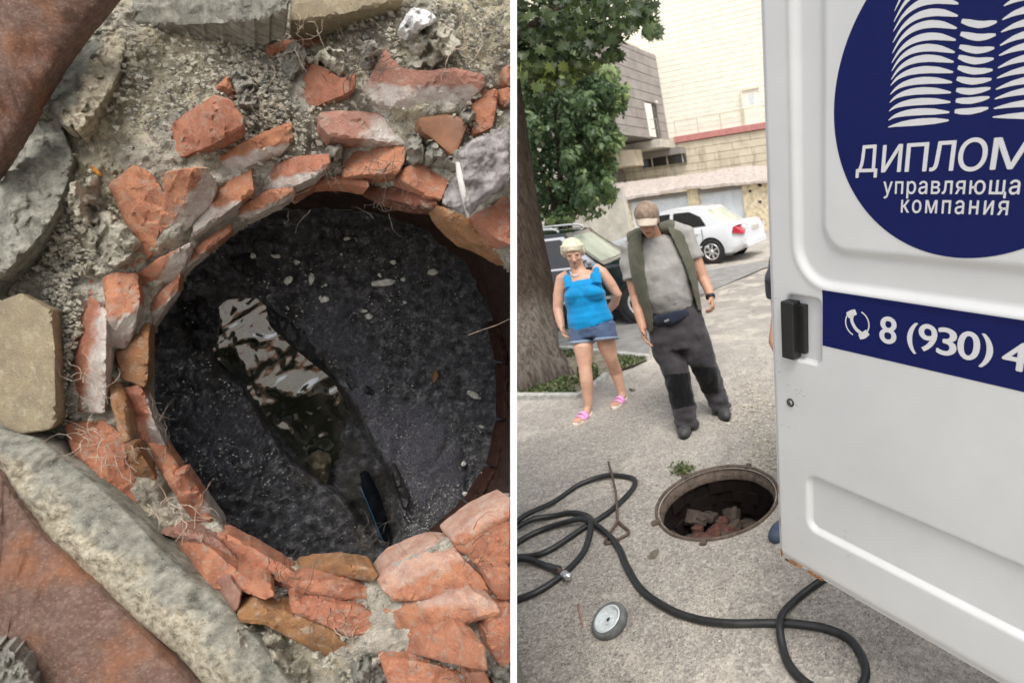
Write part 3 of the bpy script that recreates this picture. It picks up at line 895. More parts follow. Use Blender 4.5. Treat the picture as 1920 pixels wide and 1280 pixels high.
CHAN = [(398, 585), (425, 562), (480, 560), (520, 592), (575, 640), (640, 725), (700, 825), (742, 905), (752, 1000), (738, 1045),
        (700, 1020), (650, 940), (600, 905), (540, 860), (495, 795), (455, 725), (405, 690), (392, 640)]
WAT = [(398, 590), (425, 565), (478, 562), (520, 595), (572, 645), (636, 728), (694, 825), (716, 880), (690, 900), (640, 890),
       (592, 868), (545, 855), (500, 795), (462, 722), (412, 672), (394, 640)]
def floor():
    x0, x1, y0, y1, st = 225, 962, 370, 1120, 5
    idx, verts, faces, crust, mud = {}, [], [], [], []
    nx, ny = int((x1 - x0) / st) + 1, int((y1 - y0) / st) + 1
    CR = [((560, 640), 70), ((640, 640), 60), ((690, 700), 45), ((600, 590), 60), ((760, 830), 110), ((430, 830), 90), ((800, 900), 110), ((700, 760), 60), ((380, 800), 60)]
    for j in range(ny):
        for i in range(nx):
            x, y = x0 + i * st, y0 + j * st
            sd = sdist(x, y, FLOORP)
            if sd > 8: continue
            cs = sdist(x, y, CHAN)
            z = zfl(x, y) + fbm((x, y), .010, 3) * .022 + fbm((x, y), .05, 5, 5) * .009 + fbm((x, y), .18, 8, 3) * .004
            z += .075 * sstep(5, -14, cs + nz((x, y), .05) * 5)
            z += .02 * sstep(40, 4, cs) * 0
            cr = 0
            for (cx, cy), r in CR: cr = max(cr, 1 - sqrt((x - cx) ** 2 + (y - cy) ** 2) / r)
            cr = sstep(.0, .6, cr + fbm((x, y), .03, 11) * .6) * (0 if cs < 3 else 1)
            z -= cr * .012
            md = sstep(40, 10, cs) * sstep(-.3, .3, fbm((x, y), .02, 21) + .15) * (1 if cs > 0 else 1) * (1 - cr)
            if x < 440 and y < 700: md = max(md, .6 * sstep(100, 30, sqrt((x - 385) ** 2 + (y - 600) ** 2)))
            idx[(i, j)] = len(verts); verts.append(P(x, y, z)); crust.append(cr * .8); mud.append(md * .8)
    for j in range(ny - 1):
        for i in range(nx - 1):
            q = [(i, j), (i + 1, j), (i + 1, j + 1), (i, j + 1)]
            if all(k in idx for k in q): faces.append([idx[k] for k in q][::-1])
    return mesh_obj('shaft_floor', verts, faces, M_SLUDGE, pit, True, {'crust': crust, 'mud': mud})
floor()
def water():
    x0, x1, y0, y1, st = 384, 740, 548, 912, 2.5
    idx, verts, faces = {}, [], []
    nx, ny = int((x1 - x0) / st) + 1, int((y1 - y0) / st) + 1
    fx, fy = .55, .83          # flow direction in the picture
    for j in range(ny):
        for i in range(nx):
            x, y = x0 + i * st, y0 + j * st
            if sdist(x, y, WAT) > 6: continue
            u = (x - 430) * fx + (y - 570) * fy; v = -(x - 430) * fy + (y - 570) * fx
            w = fbm((u * .018, v * .006), 1, 5, 3) * 1.4
            tur = .3 + .7 * sstep(120, 300, u)
            z = zfl(x, y) + .050 + (y - 730) * .00024
            z += sin(u * .05 + w * 2.2 + v * .03) * .0030 * (.35 + nz((u * .012, v * .02), 1, 6)) + sin(u * .13 + v * .03 + w * 5) * .0005
            z += fbm((u * .020, v * .024), 1, 9, 2) * .0060 * tur + fbm((u * .03, v * .03), 1, 2, 3) * .0014
            idx[(i, j)] = len(verts); verts.append(P(x, y, z))
    for j in range(ny - 1):
        for i in range(nx - 1):
            q = [(i, j), (i + 1, j), (i + 1, j + 1), (i, j + 1)]
            if all(k in idx for k in q): faces.append([idx[k] for k in q][::-1])
    return tag(mesh_obj('water', verts, faces, M_WATER), kind='structure')
water()
# broken slab edges, stones and the black sheet hanging in the channel
M_MUDST = simple('wet_mud_stone', (0.10, 0.085, 0.055), 0.5, var=0.4, scale=50, bump=0.8, bscale=90)
M_DKST = simple('dark_wet_stone', (0.035, 0.035, 0.036), 0.4, var=0.4, scale=60, bump=0.8, bscale=120, bdist=.006)
M_SHEET = simple('wet_black_sheet', (0.004, 0.006, 0.010), 0.55, var=0.2, spec=0.2)
stone('stone', [(575,860),(600,845),(622,855),(618,885),(612,910),(598,902),(584,885)], (lambda x, y: zfl(x, y) + .03), .03, M_MUDST, pit, bulge=.02, jag=2, rough=.012, label='muddy brown stone in the channel')
stone('stone', [(432,492),(462,470),(492,480),(498,500),(478,520),(445,508)], (lambda x, y: zfl(x, y) - .012), .03, M_DKST, pit, bulge=.004, jag=1.5, rough=.005)
stone('stone', [(340,560),(380,540),(412,575),(408,640),(372,660),(345,610)], (lambda x, y: zfl(x, y) - .016), .03, M_DKST, pit, bulge=.01, jag=3, rough=.012)
for pl in ([(500,575),(560,610),(600,655),(650,725),(610,700),(560,660),(505,610)], [(690,760),(730,840),(770,930),(760,960),(735,880),(700,830)], [(640,690),(705,730),(700,742),(655,735)]):
    stone('ledge', pl, (lambda x, y: zfl(x, y) - .008), .04, M_DKST, pit, bulge=.003, jag=1.5, rough=.006)
sheet = stone('black_sheet', [(676,888),(690,884),(712,925),(731,990),(737,1042),(724,1022),(700,975),(684,930)], (lambda x, y: zfl(x, y) + .035), .02, M_SHEET, None, bulge=.004, jag=.6, rough=.003)
tag(sheet, 'black plastic strip hanging in the dark end of the sewer channel', 'plastic strip')
bm = bmesh.new(); tube_bm(bm, [P(x, y, zfl(x, y) + .018) for x, y in ((675, 912), (690, 945), (712, 1000), (726, 1032))], .0012, 6)
tag(bm_obj('cable', bm, simple('blue_cable', (0.03, 0.12, 0.22), 0.3)), 'thin blue wire running down the black strip', 'wire')

# chips lying on the sludge
chips = [((540,525),13,8,-30),((583,522),7,13,15),((610,535),6,5,0),((608,560),13,10,10),((720,530),22,7,-8),((712,515),6,5,0),((757,524),5,4,0),
         ((811,510),13,9,5),((886,738),16,8,32),((818,704),8,14,8),((682,583),6,4,0),((692,592),8,7,10),((652,447),7,4,-15),((738,492),6,4,0),
         ((872,927),6,5,0),((869,869),6,5,0),((338,874),7,6,0),((518,480),9,6,10),((475,478),7,5,0),((557,491),6,5,0),((905,800),5,4,0),((760,566),4,3,0),((640,478),4,4,0)]
for (cx, cy), a, b, rot in chips:
    n = R.randint(5, 7); pl = []
    for k in range(n):
        t = 2 * pi * k / n; rr = R.uniform(.60, 1.25)
        x, y = cos(t) * a * rr, sin(t) * b * rr; r_ = radians(rot)
        pl.append((cx + x * cos(r_) - y * sin(r_), cy + x * sin(r_) + y * cos(r_)))
    red = (cx, cy) == (818, 704)
    o = stone('brick_chip' if red else 'plaster_chip', pl, (lambda x, y: zfl(x, y) - .016), .008, M_BRICKO if red else M_FLAKE, None, bulge=.001, jag=1.2, rough=.004, bev=(.4, 1.0), step=3)
    big = a * b > 90
    if red: tag(o, 'small orange brick chip on the black sludge', 'brick chip')
    elif (cx, cy) == (720, 530): tag(o, 'longest pale plaster chip, upper middle of the black sludge', 'plaster chip', 'plaster chips on the sludge')
    elif (cx, cy) == (886, 738): tag(o, 'elongated white plaster chip at the right of the sludge', 'plaster chip', 'plaster chips on the sludge')
    elif (cx, cy) == (811, 510): tag(o, 'dull beige plaster chip near the dark upper right wall of the shaft', 'plaster chip', 'plaster chips on the sludge')
    elif (cx, cy) == (540, 525): tag(o, 'bright white pointed chip, leftmost of the big ones above the water', 'plaster chip', 'plaster chips on the sludge')
    elif (cx, cy) == (583, 522): tag(o, 'narrow upright white chip above the water', 'plaster chip', 'plaster chips on the sludge')
    elif (cx, cy) == (608, 560): tag(o, 'white chip just below the narrow upright one', 'plaster chip', 'plaster chips on the sludge')
    else:
        lab = {(610,535): 'small white chip between the narrow upright chip and the one below it', (712,515): 'small white chip touching the upper left of the longest pale chip', (757,524): 'small chip just right of the longest pale chip',
               (682,583): 'upper of two small pale chips right of the water', (692,592): 'lower of two small pale chips right of the water', (652,447): 'flat pale chip below the top wall of the shaft', (738,492): 'small chip above the longest pale chip',
               (872,927): 'small white chip near the lower right shaft wall', (869,869): 'small white chip below the elongated chip at the right', (338,874): 'lone pale chip at the far left of the sludge by the bricks',
               (518,480): 'pale grey chip above the leftmost pointed chip', (475,478): 'pale chip nearest the upper left bricks', (557,491): 'small chip directly above the narrow upright chip', (905,800): 'tiny chip by the right wall below the elongated chip',
               (760,566): 'tiny white speck below and right of the longest pale chip', (640,478): 'tiny chip midway along the top of the sludge'}
        tag(o, lab[(cx, cy)], 'plaster chip', 'plaster chips on the sludge')

# --- crumbs of mortar and grit on the bed (stuff)
def crumbs(name, regions, count, zf, mat, smin, smax, parent=None, seed=1, reject=None):
    rr = random.Random(seed)
    verts, faces = [], []
    tot = sum(r[4] for r in regions)
    oct_f = [(0, 2, 4), (2, 1, 4), (1, 3, 4), (3, 0, 4), (2, 0, 5), (1, 2, 5), (3, 1, 5), (0, 3, 5)]
    made = 0
    while made < count:
        k = rr.uniform(0, tot)
        for r in regions:
            k -= r[4]
            if k <= 0: break
        x, y = rr.gauss(r[0], r[2]), rr.gauss(r[1], r[3])
        if x > 955 or x < -30 or y < -20 or y > 1300: made += 1; continue
        if reject and reject(x, y): made += 1; continue
        s = rr.uniform(smin, smax) * (rr.random() ** 1.5 * 1.2 + .4)
        c = P(x, y, zf(x, y) - s * .3)
        e = [Vector((rr.uniform(-1, 1), rr.uniform(-1, 1), rr.uniform(-1, 1))).normalized() for _ in range(2)]
        a = e[0]; b = a.cross(e[1]).normalized(); d = a.cross(b)
        b0 = len(verts)
        for v in (a, -a, b, -b, d, -d): verts.append(c + v * s * rr.uniform(.6, 1.1))
        faces += [(b0 + f[0], b0 + f[1], b0 + f[2]) for f in ((0, 2, 4), (2, 1, 4), (1, 3, 4), (3, 0, 4), (2, 0, 5), (1, 2, 5), (3, 1, 5), (0, 3, 5))]
        made += 1
    return tag(mesh_obj(name, verts, faces, mat, parent, False), kind='stuff')
def zbed(x, y):
    return zbrick(x, y) + .024 + fbm((x, y), 0.012, 4) * 0.006 + fbm((x, y), 0.045, 9, 5) * 0.009
def inrim(x, y):
    if sdist(x, y, RIM) < 4: return True
    for (pl_, dz_, mk_, wd_), (cx_, cy_) in zip(BR, _cent):
        if abs(x - cx_) < 100 and abs(y - cy_) < 130 and in_poly(x, y, pl_): return True
    return False
crumbs('mortar_crumbs', [(130, 440, 70, 60, 3), (330, 130, 120, 60, 3), (560, 230, 90, 60, 2), (800, 90, 110, 60, 3), (900, 260, 40, 60, 1),
        (120, 600, 25, 90, 2), (480, 130, 60, 60, 2), (520, 1215, 70, 40, 3), (220, 900, 50, 60, 1), (680, 1255, 80, 20, 1.5), (480, 200, 30, 60, 1)],
        7000, lambda x, y: zbed(x, y) - .012, M_LUMP, .0015, .0065, pit, 2, inrim)
crumbs('dark_crumbs', [(120, 620, 22, 100, 2), (700, 70, 130, 40, 2), (480, 180, 50, 70, 2), (500, 1120, 120, 30, 1), (900, 80, 60, 60, 1), (300, 200, 100, 40, 1), (800, 1260, 120, 20, 1.5)],
        3500, lambda x, y: zbed(x, y) - .010, M_CEM, .0015, .006, pit, 3, inrim)
crumbs('dust_grains', [(300, 500, 260, 260, 1), (700, 1150, 200, 70, 1), (700, 220, 200, 120, 1)], 2600, lambda x, y: zbrick(x, y) + .001, M_LUMP, .0007, .0018, pit, 6, inrim)
crumbs('floor_grit', [(800, 930, 70, 80, 3), (650, 640, 120, 120, 2), (430, 800, 80, 80, 2), (720, 560, 120, 80, 2)], 7000, lambda x, y: zfl(x, y) - .008, M_FLAKE, .0008, .0022, pit, 4,
        lambda x, y: sdist(x, y, FLOORP) > -8 or sdist(x, y, CHAN) < 6)

# --- roots
def roots(cx, cy, n, L, z, mat, spread, seed, r=.0007, dirn=None):
    rr = random.Random(seed); bm = bmesh.new()
    for _ in range(n):
        x, y = rr.gauss(cx, spread), rr.gauss(cy, spread)
        a = (atan2(dirn[1], dirn[0]) + rr.gauss(0, .55)) if dirn else rr.uniform(0, 2 * pi)
        pts = []; zz = z
        for k in range(rr.randint(5, 9)):
            if x > 955: break
            pts.append(P(x, y, zz)); a += rr.gauss(0, .45); st = L * rr.uniform(.6, 1.3)
            x += cos(a) * st; y += sin(a) * st; zz += rr.gauss(0, .006)
        if len(pts) > 2:
            tube_bm(bm, pts, [r * (1 - .7 * k / len(pts)) for k in range(len(pts))], 4, caps=False)
    return tag(bm_obj('roots', bm, mat, pit), kind='stuff')
for i, a in enumerate([(200, 830, 26, 11, .985, M_ROOT, 26), (170, 690, 8, 12, .985, M_ROOT, 25), (330, 960, 16, 9, .99, M_ROOT, 24), (640, 120, 26, 9, .985, M_ROOTD, 22),
        (560, 60, 16, 8, .985, M_ROOT, 20), (490, 190, 14, 8, .985, M_ROOT, 25), (700, 110, 14, 10, .98, M_ROOTD, 18), (860, 80, 16, 12, .98, M_ROOT, 40),
        (625, 320, 22, 7, 1.02, M_ROOTD, 12), (520, 350, 14, 8, 1.05, M_ROOTD, 30), (730, 300, 14, 9, 1.02, M_ROOTD, 22), (720, 390, 10, 7, 1.07, M_ROOTD, 15),
        (700, 1020, 24, 7, 1.2, M_ROOTD, 22), (520, 1060, 12, 7, 1.02, M_ROOTD, 30), (672, 1210, 10, 12, .985, M_ROOT, 8), (880, 1250, 16, 8, .985, M_ROOTD, 25),
        (300, 800, 12, 8, 1.02, M_ROOTD, 16), (600, 1150, 10, 8, 1.0, M_ROOTD, 40), (890, 1040, 10, 10, 1.0, M_ROOTD, 20), (310, 320, 5, 12, .97, M_ROOT, 15)]):
    roots(*a, seed=50 + i)
bm = bmesh.new(); tube_bm(bm, [P(957, 597, 1.3), P(930, 610, 1.3), P(905, 618, 1.3), P(878, 628, 1.3)], .0012, 5)
tag(bm_obj('root', bm, M_ROOT, pit), kind='stuff')

# --- rag and plastic
def rag():
    poly = [(861, 282), (880, 262), (925, 245), (957, 236), (957, 346), (930, 363), (900, 386), (880, 409), (852, 396), (828, 381), (832, 358), (848, 340), (856, 310)]
    st = 2.5; idx, verts, faces = {}, [], []
    for j in range(76):
        for i in range(56):
            x, y = 822 + i * st, 230 + j * st
            if not in_poly(x, y, poly): continue
            d = dist_poly(x, y, poly)
            z = ZF - .012 - .014 * sstep(0, 16, d) + fbm((x * .6 + y * .5, y * .25 - x * .4), .05, 5, 4) * .014 + fbm((x, y), .06, 8, 3) * .006
            z -= .012 * math.exp(-((x - 865 - (y - 310) * .16) / 5) ** 2)
            idx[(i, j)] = len(verts); verts.append(P(x, y, z))
    for (i, j) in idx:
        q = [(i, j), (i + 1, j), (i + 1, j + 1), (i, j + 1)]
        if all(k in idx for k in q): faces.append([idx[k] for k in q][::-1])
    o = mesh_obj('rag', verts, faces, M_RAG)
    sm = o.modifiers.new('thick', 'SOLIDIFY'); sm.thickness = .004
    return tag(o, 'crumpled dirty grey rag draped over the bricks beside the white divider', 'rag')
rag()
bm = bmesh.new(); tube_bm(bm, [P(858, 305, .965), P(862, 330, .96), P(868, 360, .962), (P(878, 408, .975))], [(.004, .002), (.006, .002), (.006, .002), (.003, .002)], 8, side=RGT)
tag(bm_obj('cloth_strip', bm, simple('white_hem', (0.50, 0.48, 0.45), .9)), 'stiff white hem strip lying down the dirty grey rag', 'cloth strip')
wp = stone('plastic_wrap', [(745,62),(757,35),(772,13),(800,18),(818,32),(812,42),(795,48),(782,68),(760,70)], ZF - .035, .01, simple('white_plastic', (0.72, 0.71, 0.70), .35, var=.1, bump=.8, bscale=70, bdist=.01), None, bulge=.01, jag=2, rough=.02)
tag(wp, 'crumpled white plastic scrap on the rubble at the top', 'plastic scrap')
lf = stone('fallen_leaf', [(168,312),(176,311),(188,322),(190,330),(182,329),(172,322)], ZF + .02, .002, simple('orange_leaf', (0.55, 0.22, 0.03), .5), None, bulge=.002, jag=.5, rough=.002, bev=(.5, 1), step=4)
tag(lf, 'small dry orange leaf on the sandy rubble', 'leaf')

# --- body of the masonry block: sides, bottom and back, so it stands on the ground
def block():
    bm = bmesh.new()
    fr = [P(-60, -60, 1.09), P(955.5, -60, 1.09), P(955.5, 1345, 1.09), P(-60, 1345, 1.09)]
    bk = [P(-60, -60, 1.09) + AX * .85, P(955.5, -60, 2.18), P(955.5, 1165, 2.18), P(-60, 1345, 1.09) + AX * .85]
    vf = [bm.verts.new(v) for v in fr]; vb = [bm.verts.new(v) for v in bk]
    for i in range(4):
        j = (i + 1) % 4
        bm.faces.new((vf[i], vb[i], vb[j], vf[j]))
    bm.faces.new(vb)
    # plinth down to the ground
    lo = [Vector((v.x, v.y, 0)) for v in (fr[3], fr[2], bk[2], bk[3])]
    vl = [bm.verts.new(v) for v in lo]
    up = [vf[3], vf[2], vb[2], vb[3]]
    for i in range(4):
        j = (i + 1) % 4
        try: bm.faces.new((up[i], up[j], vl[j], vl[i]))
        except ValueError: pass
    bmesh.ops.recalc_face_normals(bm, faces=bm.faces)
    return bm_obj('masonry_body', bm, M_CEM, pit, False)
block()
# --- white divider board: stands in for the blank strip between the two views
def divider():
    bm = bmesh.new()
    wv = RGT * (11.7 / F * .93)
    a = [P(957.2, -140, .93), P(957.2, 2235, .93)]
    b = [P(957.2, -60, 2.2), P(957.2, 1160, 2.2)]
    pts = [a[0], a[1], b[1], b[0]]
    v1 = [bm.verts.new(p) for p in pts]; v2 = [bm.verts.new(p + wv) for p in pts]
    bm.faces.new(v1); bm.faces.new(v2[::-1])
    for i in range(4):
        j = (i + 1) % 4
        bm.faces.new((v1[j], v1[i], v2[i], v2[j]))
    bmesh.ops.recalc_face_normals(bm, faces=bm.faces)
    return tag(bm_obj('divider_board', bm, M_WHITE, None, False), 'thin plain white board standing in for the blank strip between the shaft view and the street view', 'board')
divider()
# ================================================================== RIGHT: THE YARD
MH = Vector((-0.4054, 2.600, 0)); MR = 0.352
def gbump(x, y):
    r = sqrt((x - MH.x) ** 2 + (y - MH.y) ** 2)
    k = sstep(MR + .02, MR + .3, r)
    far = sstep(40, 8, r)
    return (fbm((x, y), .7, 3) * .018 + fbm((x, y), 2.6, 8) * .008 + fbm((x, y), 9, 5) * .003) * k * far
def ground():
    na = 240
    rs = []; r = MR - .01
    while r < 700:
        rs.append(r); r *= 1.035 if r < 8 else 1.12
    verts, faces, near = [], [], []
    for rr in rs:
        for i in range(na):
            a = 2 * pi * i / na
            x, y = MH.x + cos(a) * rr, MH.y + sin(a) * rr
            verts.append((x, y, gbump(x, y))); near.append(sstep(4.2, 1.6, rr + nz((x, y), 1.1) * .8) * .8 + .12 * sstep(9, 3, rr))
    for j in range(len(rs) - 1):
        for i in range(na):
            k = (i + 1) % na
            faces.append((j * na + i, (j + 1) * na + i, (j + 1) * na + k, j * na + k))
    return tag(mesh_obj('ground', verts, faces, M_GROUND, None, True, {'near': near}), kind='structure')
ground()
def on(px, py, dz=0.0):
    p = G(px, py); return Vector((p.x, p.y, gbump(p.x, p.y) + dz))

# loose stones
def gravel(name, spots, count, smin, smax, mat, seed):
    rr = random.Random(seed); verts, faces = [], []
    for _ in range(count):
        c = rr.choice(spots); px, py = rr.gauss(c[0], c[2]), rr.gauss(c[1], c[3])
        if px < 972 or px > 1930 or py < 640 or py > 1330: continue
        p = G(px, py)
        if (p - MH).length < MR + .03: continue
        s = rr.uniform(smin, smax) * (rr.random() ** 2 + .35)
        p.z = gbump(p.x, p.y) + s * .25
        a = rr.uniform(0, 6.3); ax = Vector((cos(a), sin(a), 0)) * s * rr.uniform(.8, 1.6); ay = Vector((-sin(a), cos(a), 0)) * s; az = Vector((rr.uniform(-.2, .2), rr.uniform(-.2, .2), 1)) * s * rr.uniform(.35, .7)
        b0 = len(verts)
        verts += [p + ax, p - ax * rr.uniform(.6, 1), p + ay * rr.uniform(.6, 1), p - ay, p + az, p - az]
        faces += [(b0 + f[0], b0 + f[1], b0 + f[2]) for f in ((0, 2, 4), (2, 1, 4), (1, 3, 4), (3, 0, 4), (2, 0, 5), (1, 2, 5), (3, 1, 5), (0, 3, 5))]
    return tag(mesh_obj(name, verts, faces, mat, None, False), kind='stuff')
M_GR1 = simple('pale_gravel', (0.44, 0.40, 0.33), .95, var=.4, scale=30)
M_GR2 = simple('dark_gravel', (0.18, 0.165, 0.145), .95, var=.4, scale=30)
gravel('gravel', [(1400, 1230, 240, 90), (1100, 1230, 110, 60), (1300, 1080, 160, 50), (1620, 1200, 100, 60)], 9000, .0015, .0052, M_GR1, 1)
gravel('dark_gravel', [(1400, 1200, 260, 100), (1100, 1150, 110, 110), (1250, 1060, 160, 60), (1200, 860, 200, 60)], 6500, .0015, .0050, M_GR2, 2)
gravel('broken_asphalt', [(1400, 775, 30, 22), (1430, 850, 22, 30), (1420, 730, 26, 40)], 1500, .004, .020, M_GR1, 3)
gravel('scattered_gravel', [(1250, 820, 170, 60), (1380, 640, 40, 60), (1050, 860, 60, 60)], 1100, .003, .009, M_GR1, 5)

# ---- asphalt road beyond, left of the men
def sheet(name, pts, z, mat, kind='structure'):
    bm = bmesh.new(); vs = [bm.verts.new((p.x, p.y, z)) for p in pts]; f = bm.faces.new(vs)
    if f.normal.z < 0: f.normal_flip()
    return tag(bm_obj(name, bm, mat, None, False), kind=kind)
rd = [G(*q) for q in ((1040, 664), (1120, 668), (1215, 676), (1228, 600), (1305, 560), (1430, 505), (1560, 470), (1000, 560), (700, 640), (700, 690))]
sheet('road', rd, .022, M_PAVE)

# ---- grass bed with kerbs round the tree
KERB1 = [G(930, 747), G(1088, 747), G(1140, 706)]
def kerb(name, pts, w, h, seg_len, label):
    t = thing(name, label, 'kerb', (pts[0].x, pts[0].y, 0))
    for a, b in zip(pts[:-1], pts[1:]):
        L = (b - a).length; n = max(1, int(L / seg_len)); d = (b - a).normalized(); s = Vector((-d.y, d.x, 0))
        for i in range(n):
            p, q = a + d * (L * i / n + .006), a + d * (L * (i + 1) / n - .006)
            c = (p + q) / 2; dz = R.uniform(-.006, .006)
            box('kerb_stone', (c.x, c.y, h / 2 - .02 + dz), (q - p).length / 2, w / 2, h / 2 + .02, M_KERB, t, d, s, EZ, bv=.01)
    return t
kerb('kerb', KERB1, .07, .055, .8, 'low pale concrete kerb along the near edge of the grass round the tree')
kerb('kerb', [G(930, 652), G(1065, 659), G(1218, 676)], .07, .075, .55, 'low whitish kerb along the far edge of the grass behind the woman')
GP = [(940, 744), (1086, 744), (1136, 706), (1190, 690), (1215, 678), (1065, 661), (940, 655)]
gp = [G(*q) for q in GP]
bm = bmesh.new(); vs = [bm.verts.new((p.x, p.y, .034)) for p in gp]; bm.faces.new(vs); bm.normal_update()
for f in bm.faces:
    if f.normal.z < 0: f.normal_flip()
tag(bm_obj('soil', bm, M_SOIL, None, False), kind='structure')

def leaves_mesh(name, items, mat, parent=None, kind=None, shape='leaf'):
    """items: (pos, normal, updir, size, tone)"""
    if shape == 'maple':
        prof = [(0, -.5), (.12, -.2), (.42, -.34), (.34, -.12), (.56, .02), (.30, .12), (.36, .34), (.14, .26), (0, .58), (-.14, .26), (-.36, .34), (-.30, .12), (-.56, .02), (-.34, -.12), (-.42, -.34), (-.12, -.2)]
    elif shape == 'blade':
        prof = [(-.06, -.5), (.06, -.5), (.05, .1), (0, .5), (-.05, .1)]
    else:
        prof = [(0, -.5), (.26, -.22), (.33, .08), (.18, .34), (0, .55), (-.18, .34), (-.33, .08), (-.26, -.22)]
    verts, faces, tone = [], [], []
    for pos, n, u, s, tn in items:
        n = n.normalized(); u = (u - n * u.dot(n))
        if u.length < 1e-4: u = n.orthogonal()
        u.normalize(); r = u.cross(n); b0 = len(verts)
        verts.append(pos + n * s * .05)
        for x, y in prof:
            verts.append(pos + r * (x * s) + u * (y * s) - n * (s * .35 * (x * x + .5 * max(0, y) ** 2)))
        k = len(prof); tone += [tn] * (k + 1)
        for i in range(k): faces.append((b0, b0 + 1 + i, b0 + 1 + (i + 1) % k))
    o = mesh_obj(name, verts, faces, mat, parent, True, {'tone': tone})
    if kind: tag(o, kind=kind)
    return o
def rv(rr): return Vector((rr.gauss(0, 1), rr.gauss(0, 1), rr.gauss(0, 1))).normalized()
rr = random.Random(5); it = []
for _ in range(5200):
    px, py = rr.uniform(960, 1215), rr.uniform(655, 745)
    if not in_poly(px, py, GP): continue
    d = nz((px, py), .035, 4)
    if d < -.12 or (px > 1000 and 690 < py < 712 and px < 1085): continue
    p = G(px, py); s = rr.uniform(.025, .06)
    u = Vector((rr.gauss(0, .5), rr.gauss(0, .5), .8)); n = rv(rr)
    it.append((p + Vector((0, 0, .034 + s * .3)), n, u, s, rr.random()))
leaves_mesh('grass', it, M_GRASS, None, 'stuff')
it = []
for _ in range(340):
    a = rr.gauss(0, 1), rr.gauss(0, 1)
    px, py = 1281 + a[0] * 11, 884 + a[1] * 6
    p = G(px, py)
    if (p - MH).length < MR + .03: continue
    it.append((p + Vector((0, 0, rr.uniform(.005, .04))), rv(rr) + Vector((0, 0, .6)), rv(rr), rr.uniform(.010, .024), rr.random() ** .6))
tag(leaves_mesh('weed', it, M_GRASS), kind='stuff')
for i, (px, py, w, lab) in enumerate([(1185, 752 - 20, 9, 'dry brown leaf on the ground between the woman and the man'), (1205, 655 - 0, 5, 'small white scrap on the road by the man\'s hand'), (1057, 962, 9, 'curled rusty brown leaf inside the loop of the black hose'), (1228, 1042, 9, 'dark clod on the asphalt in front of the street manhole')]):
    c = on(px, py, .008); rr2 = random.Random(i); pts = []
    it = [(c + Vector((rr2.gauss(0, .008), rr2.gauss(0, .008), rr2.uniform(0, .006))), Vector((rr2.gauss(0, .6), rr2.gauss(0, .6), 1)), rv(rr2), .03 * w / 9 * (1.8 if i != 2 else 1), .2) for _ in range(4)]
    tag(leaves_mesh('litter', it, [M_SOIL, M_WHITE, M_RUSTY, M_SOIL][i]), lab, 'litter')

# ---- the street manhole
mh = thing('manhole', 'open round street manhole with rusty rim and brick rubble at the bottom', 'manhole', (MH.x, MH.y, 0))
def lathe(name, prof, mat, parent, c, seg=96, wob=0, smooth=True, notch=None, axis=EZ, ref=EX):
    verts, faces = [], []
    r2 = axis.cross(ref)
    for i in range(seg):
        a = 2 * pi * i / seg
        d = ref * cos(a) + r2 * sin(a)
        for (r, z) in prof:
            w = nz((cos(a) * 2, sin(a) * 2, z * 9), 1.5) * wob
            verts.append(c + d * (r + w) + axis * (z + w * .6))
    k = len(prof)
    for i in range(seg):
        j = (i + 1) % seg
        for q in range(k - 1): faces.append((i * k + q, j * k + q, j * k + q + 1, i * k + q + 1))
    return mesh_obj(name, verts, faces, mat, parent, smooth)
lathe('rim', [(MR + .016, -.02), (MR + .014, .012), (MR + .008, .018), (MR + .001, .014), (MR - .003, .002), (MR - .006, -.030), (MR - .020, -.034), (MR - .022, -.075)], M_FRAME, mh, MH.copy(), wob=.004)
for a in (62, 128, 205, 262):
    d = Vector((cos(radians(a)), sin(radians(a)), 0)); s = Vector((-d.y, d.x, 0))
    box('lug', MH + d * (MR + .02) + Vector((0, 0, .004)), .026, .018, .012, M_FRAME, mh, d, s, EZ, bv=.006)
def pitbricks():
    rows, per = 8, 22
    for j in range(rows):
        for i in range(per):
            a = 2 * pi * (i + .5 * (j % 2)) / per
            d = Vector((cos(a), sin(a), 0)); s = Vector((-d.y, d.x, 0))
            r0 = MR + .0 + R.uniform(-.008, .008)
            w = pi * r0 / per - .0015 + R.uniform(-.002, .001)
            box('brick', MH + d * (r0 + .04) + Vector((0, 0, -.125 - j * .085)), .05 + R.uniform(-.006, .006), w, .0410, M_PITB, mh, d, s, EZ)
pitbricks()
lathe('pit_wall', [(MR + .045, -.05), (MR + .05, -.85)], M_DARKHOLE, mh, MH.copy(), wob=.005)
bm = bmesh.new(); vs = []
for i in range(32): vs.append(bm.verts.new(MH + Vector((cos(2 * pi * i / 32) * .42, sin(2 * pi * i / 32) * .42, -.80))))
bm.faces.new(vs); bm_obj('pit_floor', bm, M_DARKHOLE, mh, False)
bm = bmesh.new(); ellipsoid_bm(bm, MH + Vector((-.04, -.10, -.80)), EX * .34, EY * .32, EZ * .48, 20, 10); bm_obj('earth_heap', bm, M_DARKHOLE, mh)
